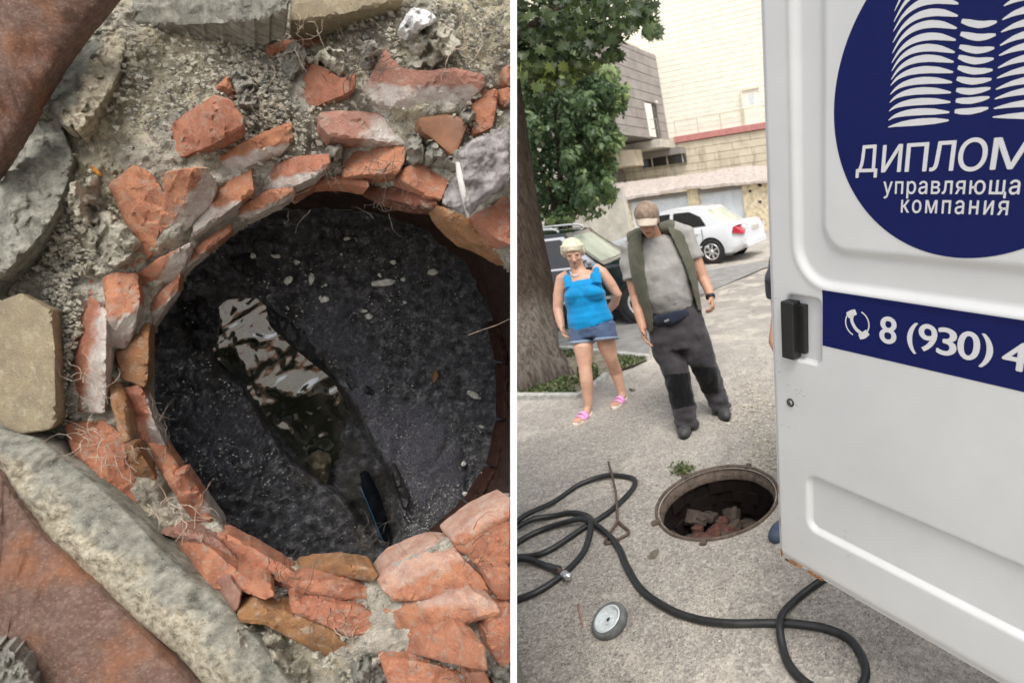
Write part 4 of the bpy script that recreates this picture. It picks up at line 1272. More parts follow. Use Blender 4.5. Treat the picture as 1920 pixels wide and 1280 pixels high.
def lump(name, c, size, mat, parent=None, seed=0, tilt=.5, box_=False):
    rr = random.Random(seed); bm = bmesh.new()
    bmesh.ops.create_cube(bm, size=1)
    bmesh.ops.subdivide_edges(bm, edges=bm.edges, cuts=3, use_grid_fill=True)
    e = Matrix.Rotation(rr.uniform(-tilt, tilt), 3, 'X') @ Matrix.Rotation(rr.uniform(-tilt, tilt), 3, 'Y') @ Matrix.Rotation(rr.uniform(0, 6.3), 3, 'Z')
    for v in bm.verts:
        p = v.co.copy()
        if not box_: p = p.lerp(p.normalized() * .55, .45)
        p = p * (1 + nz(p, 2.3, seed) * .22 + nz(p, 7, seed) * .08)
        v.co = c + e @ Vector((p.x * size[0], p.y * size[1], p.z * size[2]))
    return bm_obj(name, bm, mat, parent, True)
M_RB = [simple('dusty_shaded_brick', (0.10, 0.042, 0.030), .9, var=.4, scale=30, bump=.6), simple('dusty_shaded_mortar', (0.085, 0.060, 0.045), .9, var=.4, scale=30, bump=.6),  # the pit's gloom is put into these rubble colours
        simple('shaded_stone', (0.065, 0.048, 0.038), .9, var=.4, scale=30, bump=.6), simple('red_brick_bit', (0.14, 0.045, 0.03), .9, var=.3, scale=30, bump=.6)]
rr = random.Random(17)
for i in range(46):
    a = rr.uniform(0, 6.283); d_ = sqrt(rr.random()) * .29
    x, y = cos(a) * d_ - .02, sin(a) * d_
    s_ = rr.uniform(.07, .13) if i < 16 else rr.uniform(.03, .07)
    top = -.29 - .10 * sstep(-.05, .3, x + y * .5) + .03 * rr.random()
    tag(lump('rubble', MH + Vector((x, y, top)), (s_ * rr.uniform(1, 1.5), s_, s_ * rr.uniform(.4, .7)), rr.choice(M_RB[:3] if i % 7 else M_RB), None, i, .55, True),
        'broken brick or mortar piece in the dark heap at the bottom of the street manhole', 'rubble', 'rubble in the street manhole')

# ---- hoses
def hose(name, pxs, r, label, lift=None, closed_end=False, parent=None):
    pts = [on(x, y, r + (h or 0)) for (x, y, h) in pxs]
    c = catmull(pts, 12)
    bm = bmesh.new(); tube_bm(bm, c, r, 12)
    return bm_obj(name, bm, M_HOSE, parent)
hs = thing('hose', 'long black rubber hose looped on the asphalt, with a metal nozzle', 'hose', on(1180, 1090))
hose('hose_run', [(1560, 1078, 0), (1530, 1100, 0), (1490, 1132, 0), (1466, 1180, .035), (1470, 1225, 0), (1490, 1268, 0), (1530, 1300, 0), (1590, 1310, 0), (1622, 1280, 0), (1618, 1240, 0),
      (1590, 1202, 0), (1545, 1184, 0), (1500, 1177, 0), (1466, 1174, 0), (1420, 1174, 0), (1370, 1174, 0), (1310, 1165, 0), (1255, 1147, 0), (1205, 1112, 0), (1178, 1070, 0), (1160, 1030, 0),
      (1135, 1002, 0), (1100, 989, .03), (1060, 988, .01), (1010, 1002, 0), (965, 1030, 0), (925, 1075, 0), (900, 1105, 0), (940, 1133, 0), (985, 1126, 0), (1030, 1104, 0), (1070, 1072, 0), (1098, 1035, 0),
      (1112, 1000, .03), (1105, 975, .0), (1075, 967, 0), (1040, 972, 0), (1000, 985, .02), (960, 1012, .03), (930, 1035, .03), (940, 1052, .02), (985, 1050, .0), (1030, 1038, 0), (1090, 1000, 0),
      (1140, 968, 0), (1180, 930, 0), (1192, 908, 0), (1180, 897, 0), (1140, 897, .01), (1090, 912, 0), (1040, 945, 0), (990, 985, .05), (950, 1020, .05), (920, 1045, .03), (935, 1062, .03), (990, 1060, .02), (1025, 1066, 0), (1052, 1080, .02)],
     .0165, '', parent=hs)
p, q = on(1048, 1078, .024), on(1072, 1094, .028)
d = (q - p)
bm = bmesh.new(); tube_bm(bm, [p - d * .1, p + d * .2, p + d * .22, p + d * .5], [.0175, .0175, .0145, .0145], 12); o = bm_obj('ferrule', bm, M_IRONR, hs); sharp(o)
bm = bmesh.new(); tube_bm(bm, [p + d * .5, p + d * .52, p + d * .6, p + d * .63, p + d * .9, p + d * 1.0], [.016, .020, .020, .0185, .0195, .010], 14); o = bm_obj('nozzle', bm, M_STEEL, hs); sharp(o)

# ---- manhole hook (long rod with triangular handle)
hk = thing('hook', 'long rusty iron lifting rod with triangular handle lying across the hose loops', 'lifting hook', on(1155, 990))
bm = bmesh.new(); tube_bm(bm, [on(1143, 876, .05), on(1150, 900, .045), on(1158, 935, .05), on(1160, 985, .02)], .007, 8); bm_obj('rod', bm, M_IRONR, hk)
bm = bmesh.new(); tube_bm(bm, catmull([on(1160, 983, .02), on(1148, 1000, .014), on(1138, 1014, .012), on(1136, 1021, .012), on(1142, 1022, .012), on(1162, 1014, .012), on(1178, 1005, .012), on(1179, 998, .012), on(1170, 991, .014), on(1160, 983, .02)], 5), .008, 8); bm_obj('handle', bm, M_IRONR, hk)
# rusty nail
bm = bmesh.new(); tube_bm(bm, [on(1085, 1135, .006), on(1089, 1155, .008), on(1094, 1176, .006)], [.0032, .004, .003], 7)
tag(bm_obj('iron_rod', bm, simple('copper_rust', (0.38, 0.20, 0.14), .7)), 'short thin rusty rod on the asphalt left of the small wheel', 'rod')

# ---- the caster wheel lying on the ground
wc = on(1146, 1174, .030)
ax = (EZ * .93 - Vector((CAM.x * 0 + .10, .30, 0))).normalized()
ax = (EZ * 1.0 + Vector((-.22, -.32, 0))).normalized()
cw = thing('caster_wheel', 'small loose wheel with grey rubber tyre and pale metal rim lying on the asphalt', 'wheel', wc)
o = lathe('tyre', [(.056, -.018), (.066, -.022), (.073, -.018), (.076, -.006), (.076, .010), (.072, .021), (.064, .024), (.057, .022), (.056, -.018)], simple('grey_tyre', (0.13, 0.135, 0.13), .85, var=.3), cw, wc, 64, axis=ax, ref=ax.orthogonal().normalized())
o = lathe('rim', [(.058, .0235), (.052, .026), (.048, .020), (.046, .006), (.020, .004), (.018, .012), (.010, .013), (.008, .004), (.0005, .004)], M_GALV, cw, wc, 64, axis=ax, ref=ax.orthogonal().normalized()); sharp(o, 30)
o = lathe('bore', [(.0065, .015), (.0062, .0145), (.0005, .0146)], M_PLASTIC, cw, wc, 24, axis=ax, ref=ax.orthogonal().normalized())

# ---- tree
def tree_trunk(name, pts, rads, parent, seg=40, washz=None, seed=0):
    verts, faces, w = [], [], []
    C = catmull(pts, 10); n = len(C)
    def rad(i):
        f = i / (n - 1) * (len(rads) - 1); k = min(len(rads) - 2, int(f)); return rads[k] + (rads[k + 1] - rads[k]) * (f - k)
    for i, p in enumerate(C):
        t = (C[min(n - 1, i + 1)] - C[max(0, i - 1)]).normalized()
        s = (EX - t * EX.dot(t)).normalized(); b = t.cross(s)
        for k in range(seg):
            a = 2 * pi * k / seg
            r = rad(i) * (1 + .10 * nz((cos(a) * 1.6, sin(a) * 1.6, p.z * .8), 1, seed) + .09 * nz((cos(a) * 6, sin(a) * 6, p.z * .9), 1, seed + 4))
            flare = sstep(.45, 0, p.z) if washz else 0
            r *= 1 + flare * (.22 * max(0, cos(a * 5 + .7)) )
            verts.append(p + s * cos(a) * r + b * sin(a) * r)
            w.append(sstep(washz, washz - .35, p.z + nz((a, p.z), 2) * .15) * .42 if washz else 0)
    for i in range(n - 1):
        for k in range(seg):
            faces.append((i * seg + k, i * seg + (k + 1) % seg, (i + 1) * seg + (k + 1) % seg, (i + 1) * seg + k))
    return mesh_obj(name, verts, faces, M_BARK, parent, True, {'wash': w})
tb = G(1008, 712)
Zt = (tb - CAM).dot(FWD)
def PT(px, py, dz=0): return P(px, py, Zt + dz)
tr = thing('maple_tree', 'maple tree with thick ridged trunk and whitewashed base standing in the grass', 'tree', (tb.x, tb.y, 0))
q = Vector((0, .0, 0))
tree_trunk('trunk', [tb - EZ * .25, tb + EZ * .02, tb + EZ * .25 - RGT * .02, PT(988, 560, .1), PT(968, 430, .1), PT(948, 300, .1), PT(928, 150, .05), PT(905, -40, 0), PT(890, -260, 0)],
           [.42, .37, .32, .285, .27, .255, .24, .22, .19], tr, washz=.85)
for pts, r in (([(938, 120, 0), (985, 60, -.3), (1050, 20, -.8), (1130, -30, -1.2)], [.08, .05, .035, .02]), ([(945, 200, 0), (985, 120, .3), (1040, 90, .5)], [.06, .035, .02]), ([(930, 20, 0), (1000, -40, -.3), (1100, -80, -.8)], [.09, .06, .03])):
    tree_trunk('limb', [PT(*a) for a in pts], r, tr, 12, seed=3)
# maple foliage: clumps with pixel-plane extents at differing depths
rr = random.Random(21); items = []
clumps = [(985, 20, 45, 40, -.4), (1050, 30, 55, 40, -.6), (1110, 20, 50, 35, -.9), (1165, 15, 45, 28, -1.1), (1205, 22, 22, 26, -1.1), (1222, 60, 12, 8, -1.1), (1000, 90, 50, 35, -.2), (1060, 85, 50, 30, -.3),
          (1010, 130, 45, 22, 0), (1080, 130, 35, 20, .0), (1060, 150, 18, 10, .0), (1130, 70, 35, 18, -.5), (1150, 105, 18, 8, -.3), (1090, -30, 120, 40, -.8), (960, -20, 60, 50, -.5), (1020, 155, 14, 10, 0), (1175, 48, 18, 9, -.9),
          (1045, 60, 60, 50, .4), (1100, 60, 50, 40, .5), (985, 120, 30, 30, .3)]
for _ in range(1900):
    c = rr.choice(clumps); px = c[0] + rr.gauss(0, .55) * c[2]; py = c[1] + rr.gauss(0, .55) * c[3]
    if px > 1236: continue
    if py > 95 + (1160 - px) * .55 + 12: continue
    z = c[4] + rr.gauss(0, .45)
    n = Vector((rr.gauss(0, .55), rr.gauss(0, .55) - .35, rr.uniform(.1, 1))); u = Vector((rr.gauss(0, .6), rr.gauss(0, .6), -.9))
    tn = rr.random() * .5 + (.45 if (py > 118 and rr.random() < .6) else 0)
    items.append((PT(px, py, z), n, u, rr.uniform(.07, .17) * (1 + z / Zt), min(1, tn)))
leaves_mesh('crown', items, M_LEAFN, tr, shape='maple')
for _ in range(26):      # twigs reaching out to the leaf tips
    c = rr.choice(clumps[:12]); a = rr.uniform(-.5, 1.4)
    x, y, z = c[0] - 25, c[1] - 20, c[4] - .1; pts = [PT(x, y, z)]
    for k in range(5):
        x += cos(a) * 16; y += sin(a) * 11; z += rr.gauss(0, .06); a += rr.gauss(0, .25)
        if x > 1228: break
        pts.append(PT(x, y, z))
    bm = bmesh.new(); tube_bm(bm, pts, [.010 * (1 - .16 * k) for k in range(len(pts))], 5); bm_obj('twig', bm, M_BARK, tr)

# ---- dense bush tree behind
bb = G(1075, 470); Zb = 10.2
def PB(px, py, dz=0): return P(px, py, Zb + dz)
bt = thing('bushy_tree', 'dense leafy green tree behind the trunk and the dark car', 'tree', (PB(1070, 500).x, PB(1070, 500).y, 0))
base = PB(1060, 470); base.z = 0
for k, (a, b) in enumerate([((1058, 430), (1040, 200)), ((1062, 430), (1090, 250)), ((1066, 430), (1120, 330)), ((1055, 430), (1010, 300))]):
    tree_trunk('trunk', [base + Vector((k * .1, 0, 0)), PB(*a), PB((a[0] + b[0]) / 2, (a[1] + b[1]) / 2, .2), PB(*b)], [.10, .08, .05, .02], bt, 10, seed=k)
CROWN = [(955, 60), (1040, 70), (1110, 110), (1150, 128), (1175, 165), (1168, 215), (1172, 262), (1150, 300), (1152, 345), (1145, 385), (1110, 410), (1060, 418), (1000, 425), (955, 425)]
hol = [(1010, 310, 26, 40), (1025, 375, 22, 30), (1040, 200, 18, 25), (1030, 290, 22, 50)]
items = []
rr = random.Random(33)
cl = []
while len(cl) < 190:
    px, py = rr.uniform(950, 1180), rr.uniform(60, 430)
    if in_poly(px, py, CROWN): cl.append((px, py, rr.uniform(9, 20), rr.gauss(0, .5), rr.random()))
for _ in range(15000):
    c = rr.choice(cl)
    a, b = rr.gauss(0, .6), rr.gauss(0, .5)
    px, py = c[0] + a * c[2], c[1] + b * c[2]
    dist = sdist(px, py, CROWN)
    if dist > 6 + nz((px, py), .08) * 8: continue
    z = c[3] * 1.0 + rr.gauss(0, .25) - .8 + .9 * sstep(40, 0, -dist)
    if any(((px - h[0]) / h[2]) ** 2 + ((py - h[1]) / h[3]) ** 2 < 1 for h in hol):
        if rr.random() < .8: continue
        z += 1.2
    n = Vector((a * .8 + rr.gauss(0, .4), -.5 + rr.gauss(0, .4), -b * .8 + .55 + rr.gauss(0, .3))); u = Vector((rr.gauss(0, .6), rr.gauss(0, .6), -.8))
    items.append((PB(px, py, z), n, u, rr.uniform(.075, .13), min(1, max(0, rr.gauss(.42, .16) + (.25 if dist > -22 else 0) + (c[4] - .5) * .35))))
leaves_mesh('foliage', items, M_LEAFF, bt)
# darker inner leaves fill
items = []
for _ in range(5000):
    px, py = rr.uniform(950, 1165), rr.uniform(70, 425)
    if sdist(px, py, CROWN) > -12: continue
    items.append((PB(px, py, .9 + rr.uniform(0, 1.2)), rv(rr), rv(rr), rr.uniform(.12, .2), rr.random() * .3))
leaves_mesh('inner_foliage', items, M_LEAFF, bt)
# ================================================================== BUILDINGS
def horiz_dir(px_vp):
    best = None
    for i in range(-900, 901):
        a = radians(i / 10); d = Vector((sin(a), cos(a), 0)); z = d.dot(FWD)
        if abs(z) < 1e-3: continue
        x = CX + F * d.dot(RGT) / z
        e = abs(x - px_vp)
        if best is None or e < best[0]: best = (e, d if z > 0 else -d)
    return best[1]
HB = horiz_dir(-1650)            # points left and away along the cream facade
HP = Vector((HB.y, -HB.x, 0))    # perpendicular
if HP.dot(FWD) < 0: HP = -HP     # away from the camera
WO = P(1425, 240, 30.0)
class Wall:
    def __init__(s, o, d, off=0.0):
        s.d = d; s.n = Vector((d.y, -d.x, 0))
        if s.n.dot(FWD) > 0: s.n = -s.n          # towards the camera
        s.o = Vector((o.x, o.y, 0)) + s.n * off
    def st(s, px, py):
        p = plane_hit(px, py, s.o, s.n); return ((p - s.o).dot(s.d), p.z)
    def at(s, a, z, out=0.0):
        return s.o + s.d * a + s.n * out + Vector((0, 0, z))
    def slab(s, name, a0, a1, z0, z1, t0, t1, mat, parent, bv=0):
        c = s.at((a0 + a1) / 2, (z0 + z1) / 2, (t0 + t1) / 2)
        return box(name, c, abs(a1 - a0) / 2, abs(t1 - t0) / 2, abs(z1 - z0) / 2, mat, parent, s.d, s.n, EZ, bv=bv)
WM = Wall(WO, HB)
hall = thing('hall', 'tall cream-sided building with a grey clad wing, behind the garages', 'building', WM.at(0, 0))
sc, zc = WM.st(1228, 105)                      # inner corner with the grey wing
s_r = -9.0
z_trim = WM.st(1340, 250)[1]
ztop = 17.0
WM.slab('wall', s_r, sc + 14, 0, ztop, -.4, 0, M_CREAMD, hall)
pitch = abs(WM.st(1330, 60)[1] - WM.st(1330, 70.6)[1])
z = z_trim + .12
row = 0
gx = [WM.st(1395, 170), WM.st(1424, 165)]
dz0, dz1 = WM.st(1402, 232)[1], WM.st(1410, 168)[1]
while z < ztop:
    L = 3.0; a = s_r + (row % 2) * 1.5
    while a < sc + 4:
        b = min(a + L, sc + 4)
        WM.slab('siding_board', a + .004, b - .004, z + .012, z + pitch - .012, 0, .035 + R.uniform(-.003, .003), M_CREAM, hall)
        a = b
    z += pitch; row += 1
# band under the cream upper part
WM.slab('flashing', s_r, WM.st(1268, 262)[0], z_trim - .22, z_trim + .12, 0, .35, M_REDT, hall)
z = z_trim - .25; row = 0
while z > .5:
    a = s_r + (row % 2) * 1.2
    while a < sc + 3.5:
        b = min(a + 2.4, sc + 3.5)
        WM.slab('lower_siding_board', a + .012, b - .012, z - .42, z - .012, 0, .22 + R.uniform(-.008, .008), M_BEIGE, hall)
        a = b
    z -= .43; row += 1
# cream door on the terrace
a0, a1 = WM.st(1396, 200)[0], WM.st(1424, 200)[0]
zb, zt = z_trim + .13, WM.st(1396, 171)[1]
d = WM.slab('door', min(a0, a1), max(a0, a1), zb, zt, .05, .10, M_CREAM, hall)
WM.slab('door_frame', min(a0, a1) - .12, max(a0, a1) + .12, zt, zt + .12, .05, .2, M_CREAMD, d)
WM.slab('door_frame', max(a0, a1), max(a0, a1) + .12, zb, zt, .05, .2, M_CREAMD, d)
w0, w1 = WM.st(1406, 187), WM.st(1415, 187)
WM.slab('pane', min(w0[0], w1[0]), max(w0[0], w1[0]), WM.st(1410, 196)[1], WM.st(1410, 177)[1], .10, .12, M_GDOOR, d)
# terrace railing
for k in range(9):
    a = WM.st(1268, 230)[0] - k * 1.5
    WM.slab('railing_post', a - .02, a + .02, z_trim + .1, z_trim + 1.0, .3, .34, M_BEIGE, hall)
WM.slab('railing_bar', s_r, WM.st(1268, 230)[0], z_trim + .98, z_trim + 1.02, .3, .34, M_BEIGE, hall)

# grey wing comes forward from the inner corner
cor = WM.at(sc, 0)
WG = Wall(cor, -HP)            # s grows towards the camera
WG.n = Vector((HP.y, -HP.x, 0))
if WG.n.dot(RGT) < 0: WG.n = -WG.n
zr = WM.st(1228, 105)[1]
zb_g = WM.st(1262, 262)[1]
sg = 9.0
WG.slab('wing_wall', -.3, sg, zb_g - .05, zr, -5, 0, M_GREYJ, hall)
pg = .50; z = zb_g; row = 0
dA, dB = WG.st(1207, 196)[0], WG.st(1228, 196)[0]
dlo, dhi = min(dA, dB), max(dA, dB)
zd0, zd1 = WG.st(1218, 256)[1], WG.st(1212, 194)[1]
while z < zr - .05:
    z2 = min(z + pg - .03, zr)
    a = .0 - (row % 2) * .9
    while a < sg:
        b = min(a + 1.8, sg); lo, hi = max(a, .0), b
        segs = [(lo, hi)]
        if z < zd1 and z2 > zd0:
            segs = [(lo, min(hi, dlo)), (max(lo, dhi), hi)]
        for q0, q1 in segs:
            if q1 - q0 > .08: WG.slab('grey_cladding_panel', q0 + .01, q1 - .01, z, z2, 0, .06 + R.uniform(-.006, .006), M_GREYS, hall)
        a = b
    z += pg; row += 1
wd = WG.slab('wing_door', dlo + (dhi - dlo) * .42, dhi, zd0, zd1, .0, .04, M_CREAM, hall)
WG.slab('wing_door_opening', dlo, dlo + (dhi - dlo) * .42, zd0, zd1, .0, .02, M_DKGLASS, hall)
lp = WG.at(dlo + .1, zd1 + .12, .15)
bm = bmesh.new(); ellipsoid_bm(bm, lp, EX * .12, EY * .12, EZ * .12, 10, 6); bm_obj('globe_lamp', bm, M_CONC, hall)
# upper cream storey above the wing
z = zr; row = 0
WG.slab('upper_wall', -.3, sg, zr, ztop, -5.0, -.9, M_CREAMD, hall)
while z < ztop:
    WG.slab('siding_board', 0, sg, z + .02, z + pitch - .015, -.9, -.85, M_CREAM, hall); z += pitch
# balcony slab, soffit, strip window
zb1 = WM.st(1262, 262)[1]
bA, bB = WM.st(1268, 262)[0], WM.st(1200, 262)[0]
WM.slab('balcony', bA, bB, zb1 - .55, zb1 - .10, .0, 2.2, M_CONC, hall, bv=.02)
for k in range(4):
    a = bA + .05 + k * (bB - bA) / 3.3
    WM.slab('balcony_post', a - .02, a + .02, zb1 - .1, zb1 + 1.0, 2.12, 2.16, M_SHADEC, hall)
for zz in (.5, 1.0): WM.slab('balcony_rail', bA, bB, zb1 - .02 + zz, zb1 + .02 + zz, 2.12, 2.16, M_SHADEC, hall)
s0, s1 = WM.st(1286, 270)[0], WM.st(1196, 290)[0]
zs0, zs1 = WM.st(1285, 289)[1], zb1 - .56
WM.slab('soffit_wall', s0, s1, zs0, zs1, .1, 1.0, M_SHADEC, hall)
WM.slab('strip_window', s0, WM.st(1210, 302)[0], zs0 - .5, zs0, .1, .5, M_DKGLASS, hall)
for k in range(5):
    a = s0 + .1 + k * 1.05; WM.slab('mullion', a, a + .07, zs0 - .5, zs0, .5, .56, M_CONC, hall)
# rounded concrete drum under the wing, left
q = Wall(WM.at(0, 0), HB, 3.0)
c0, c1 = q.st(1198, 300), q.st(1145, 300)
ctr = q.at((c0[0] + c1[0]) / 2, 0, -.3)
lathe('curved_parapet', [(.85, q.st(1170, 315)[1]), (.9, q.st(1170, 313)[1]), (.9, q.st(1170, 284)[1]), (0.1, q.st(1170, 284)[1] + .02)], M_BEIGE, hall, Vector((ctr.x, ctr.y, 0)), 48, smooth=False)
WM.slab('dark_recess', WM.st(1176, 330)[0], WM.st(1150, 330)[0], WM.st(1165, 345)[1], WM.st(1165, 316)[1], .22, 2.4, M_SHADEC, hall)

# ---- garages
GO = P(1390, 345, 22.0)
WGA = Wall(GO, HB)
gar = thing('garage_row', 'row of low garages with pale blue doors and a sagging grey sheet roof', 'garage', WGA.at(0, 0))
# eave line follows the photo
ev = [(1450, 338), (1392, 344), (1300, 350), (1240, 362), (1175, 372), (1140, 374), (1060, 382)]
rf = [(1450, 312), (1383, 314), (1330, 324), (1240, 335), (1180, 343), (1140, 345), (1060, 350)]
bm = bmesh.new(); r1, r2, r3 = [], [], []
N = 40
def lerp_px(pl, t):
    f = t * (len(pl) - 1); i = min(len(pl) - 2, int(f)); return tuple(a + (b - a) * (f - i) for a, b in zip(pl[i], pl[i + 1]))
for i in range(N + 1):
    e = lerp_px(ev, i / N); t = lerp_px(rf, i / N)
    a, ze = WGA.st(*e)
    back = Wall(WGA.at(0, 0), HB); back.o = back.o - WGA.n * 4.0
    b, zt = back.st(*t)
    jag = R.uniform(-.03, .03)
    r1.append(bm.verts.new(WGA.at(a, ze + jag, .35))); r2.append(bm.verts.new(back.at(b, zt + R.uniform(-.02, .02)))); r3.append(bm.verts.new(WGA.at(a, ze - .07 + jag, .35)))
for i in range(N):
    bm.faces.new((r1[i], r1[i + 1], r2[i + 1], r2[i])); bm.faces.new((r1[i], r3[i], r3[i + 1], r1[i + 1]))
o = bm_obj('roof', bm, M_SLATE, gar, False)
sm = o.modifiers.new('thick', 'SOLIDIFY'); sm.thickness = .05
zl = lambda px: WGA.st(px, lerp_px(ev, 0)[1])[1]
def gz(px):   # eave height at picture column
    for (x0, y0), (x1, y1) in zip(ev[:-1], ev[1:]):
        if x1 <= px <= x0: return WGA.st(px, y0 + (y1 - y0) * (px - x0) / (x1 - x0))[1]
    return WGA.st(px, 345)[1]
sA = lambda px: WGA.st(px, 380)[0]
WGA.slab('back_wall', sA(1470), sA(1060), 0, gz(1300) - .1, -4.2, -4.0, M_PLASTER, gar)
for x0, x1 in ((1450, 1396), (1313, 1293), (1180, 1165)):
    WGA.slab('pier', sA(x0), sA(x1), 0, min(gz(x0), gz(x1)) - .06, -.3, .12, M_PLASTER, gar)
for x0, x1, mt in ((1396, 1313, M_GDOOR), (1293, 1180, M_GDOOR), (1165, 1060, M_CONC)):
    dd = WGA.slab('garage_door', sA(x0), sA(x1), 0, min(gz(x0), gz(x1)) - .10, -.12, -.06, mt, gar)
    a0, a1 = sA(x0), sA(x1)
    for k in range(1, 4):
        a = a0 + (a1 - a0) * k / 4
        WGA.slab('door_rib', a - .02, a + .02, .05, min(gz(x0), gz(x1)) - .14, -.06, -.035, mt, dd)
    WGA.slab('lintel', a0, a1, min(gz(x0), gz(x1)) - .22, min(gz(x0), gz(x1)) - .06, -.06, .1, M_SHADEC, gar)
# broken plaster spots on the right pier
for px, py in ((1408, 358), (1427, 378), (1426, 347)):
    a, zz = WGA.st(px, py); bm = bmesh.new()
    vs = [bm.verts.new(WGA.at(a + cos(t) * .10 * R.uniform(.6, 1.3), zz + sin(t) * .07 * R.uniform(.6, 1.3), .125)) for t in [2 * pi * k / 9 for k in range(9)]]
    f = bm.faces.new(vs); bmesh.ops.extrude_face_region(bm, geom=[f]); bm_obj('plaster_hole', bm, M_IRONR, gar, False)
# pale wall to the left beyond the garages
bl = Wall(P(1165, 380, 17.0), HB)
wl_ = bl.slab('low_wall', bl.st(1172, 390)[0], bl.st(1100, 390)[0], 0, bl.st(1150, 352)[1], -.2, 0, M_CONC, None)
tag(wl_, 'pale whitewashed low wall between the bushy tree and the garages', 'wall')
# ================================================================== CARS (x forward, y left, z up)
def car(name, label, Mx, paint, prof, L, W, side_windows, rear_glass, front_glass, chrome=False, rails=False, lampm=True, wheels=(0.85, 3.45), rim='spoke', arch=.37, light_front=False):
    """prof: list of (x, z_top_of_body(belt/hood/boot), z_roof or None)"""
    root = thing(name, label, 'car', Mx.translation)
    T = lambda x, y, z: Mx @ Vector((x, y, z))
    hw = W / 2
    # lower body loft
    bm = bmesh.new(); rings = []
    def plan(x):     # half width along the length (rounded ends)
        e = min(x, L - x); return hw * (1 - .16 * (1 - sstep(0, .45, e)) ) if e < .45 else hw
    N = 44
    def topz(x):
        for (x0, b0), (x1, b1) in zip(prof[:-1], prof[1:]):
            if x0 <= x <= x1: return b0 + (b1 - b0) * sstep(0, 1, (x - x0) / (x1 - x0)) if False else b0 + (b1 - b0) * (x - x0) / (x1 - x0)
        return prof[-1][1]
    for i in range(N + 1):
        x = L * i / N; w = plan(x); zt = topz(x); e = min(x, L - x)
        zb = .20 + .16 * (1 - sstep(0, .5, e))
        sec = [(w * .80, zb), (w * .97, zb + .06), (w * 1.0, .42), (w * 1.0, .58), (w * .985, .70), (w * .95, zt - .06), (w * .90, zt), (w * .45, zt + .022), (0, zt + .028)]
        ring = [T(x, y, z) for y, z in sec] + [T(x, -y, z) for y, z in sec[-2::-1]]
        rings.append([bm.verts.new(p) for p in ring])
    k = len(rings[0])
    for i in range(N):
        for j in range(k - 1): bm.faces.new((rings[i][j], rings[i + 1][j], rings[i + 1][j + 1], rings[i][j + 1]))
        bm.faces.new((rings[i][k - 1], rings[i + 1][k - 1], rings[i + 1][0], rings[i][0]))
    bm.faces.new(rings[0]); bm.faces.new(rings[-1][::-1])
    bmesh.ops.recalc_face_normals(bm, faces=bm.faces)
    sharp(bm_obj('body', bm, paint, root), 50)
    # cabin: base outline at belt, roof outline
    (bx0, bx1, bz), (rx0, rx1, rz), ry = side_windows['cabin']
    by = hw * .90
    def side(x, z):  # y on the cabin side at height z
        t = max(0.0, (z - bz) / (rz - bz)); return by + (ry - by) * t ** 1.15
    bm = bmesh.new(); layers = []
    for t in (0, .25, .5, .75, .92, 1.0, 1.04):
        tt = min(1, t); x0 = bx0 + (rx0 - bx0) * (1 - (1 - tt) ** 1.25); x1 = bx1 + (rx1 - bx1) * (1 - (1 - tt) ** 1.25)
        z = bz + (rz - bz) * tt + (.035 if t > 1 else 0); y = side(0, bz + (rz - bz) * tt)
        if t > 1: y -= .13; x0 += .16; x1 -= .16
        M = 12; lay = []
        for q in range(M + 1):
            x = x0 + (x1 - x0) * q / M; lay.append((x, y, z + (.03 * sin(pi * q / M) if t > .95 else 0)))
        lay += [(x1 + .07 * sin(pi * s / 6) , y - 2 * y * s / 6, z) for s in range(1, 6)]
        for q in range(M, -1, -1):
            x = x0 + (x1 - x0) * q / M; lay.append((x, -y, z + (.03 * sin(pi * q / M) if t > .95 else 0)))
        lay += [(x0 - .07 * sin(pi * s / 6), -y + 2 * y * s / 6, z) for s in range(1, 6)]
        layers.append([bm.verts.new(T(*p)) for p in lay])
    n = len(layers[0])
    for a in range(len(layers) - 1):
        for q in range(n): bm.faces.new((layers[a][q], layers[a][(q + 1) % n], layers[a + 1][(q + 1) % n], layers[a + 1][q]))
    top = layers[-1]
    M = 12
    for q in range(M): bm.faces.new((top[q], top[q + 1], top[n - 6 - q - 1], top[n - 6 - q]))
    bm.faces.new(top[M:M + 7]); bm.faces.new([top[n - 6]] + top[n - 5:] + [top[0]])
    bmesh.ops.recalc_face_normals(bm, faces=bm.faces)
    sharp(bm_obj('roof', bm, paint, root), 40)
    def patch(nm, poly, mat, off, sgn=1, parent=root, inset=0):
        c = (sum(p[0] for p in poly) / len(poly), sum(p[1] for p in poly) / len(poly))
        bm = bmesh.new(); fr = []
        pts = []
        m = len(poly)
        for i in range(m):
            for s in range(6): pts.append((poly[i][0] + (poly[(i + 1) % m][0] - poly[i][0]) * s / 6, poly[i][1] + (poly[(i + 1) % m][1] - poly[i][1]) * s / 6))
        pts = [(x + (c[0] - x) * inset, z + (c[1] - z) * inset) for x, z in pts]
        vs = [[bm.verts.new(T(c[0] + (x - c[0]) * k_, sgn * (side(0, c[1] + (z - c[1]) * k_) + off), c[1] + (z - c[1]) * k_)) for x, z in pts] for k_ in (1, .66, .33)]
        for a in range(2):
            for i in range(len(pts)): bm.faces.new((vs[a][i], vs[a][(i + 1) % len(pts)], vs[a + 1][(i + 1) % len(pts)], vs[a + 1][i]))
        cv = bm.verts.new(T(c[0], sgn * (side(0, c[1]) + off), c[1]))
        for i in range(len(pts)): bm.faces.new((vs[2][i], vs[2][(i + 1) % len(pts)], cv))
        bmesh.ops.recalc_face_normals(bm, faces=bm.faces)
        return bm_obj(nm, bm, mat, parent)
    for sgn in (1, -1):
        if chrome:
            for pl in side_windows['frames']: patch('window_frame', pl, M_CHROME, .010, sgn)
        for pl in side_windows['panes']: patch('side_window', pl, M_GLASSC, .014, sgn)
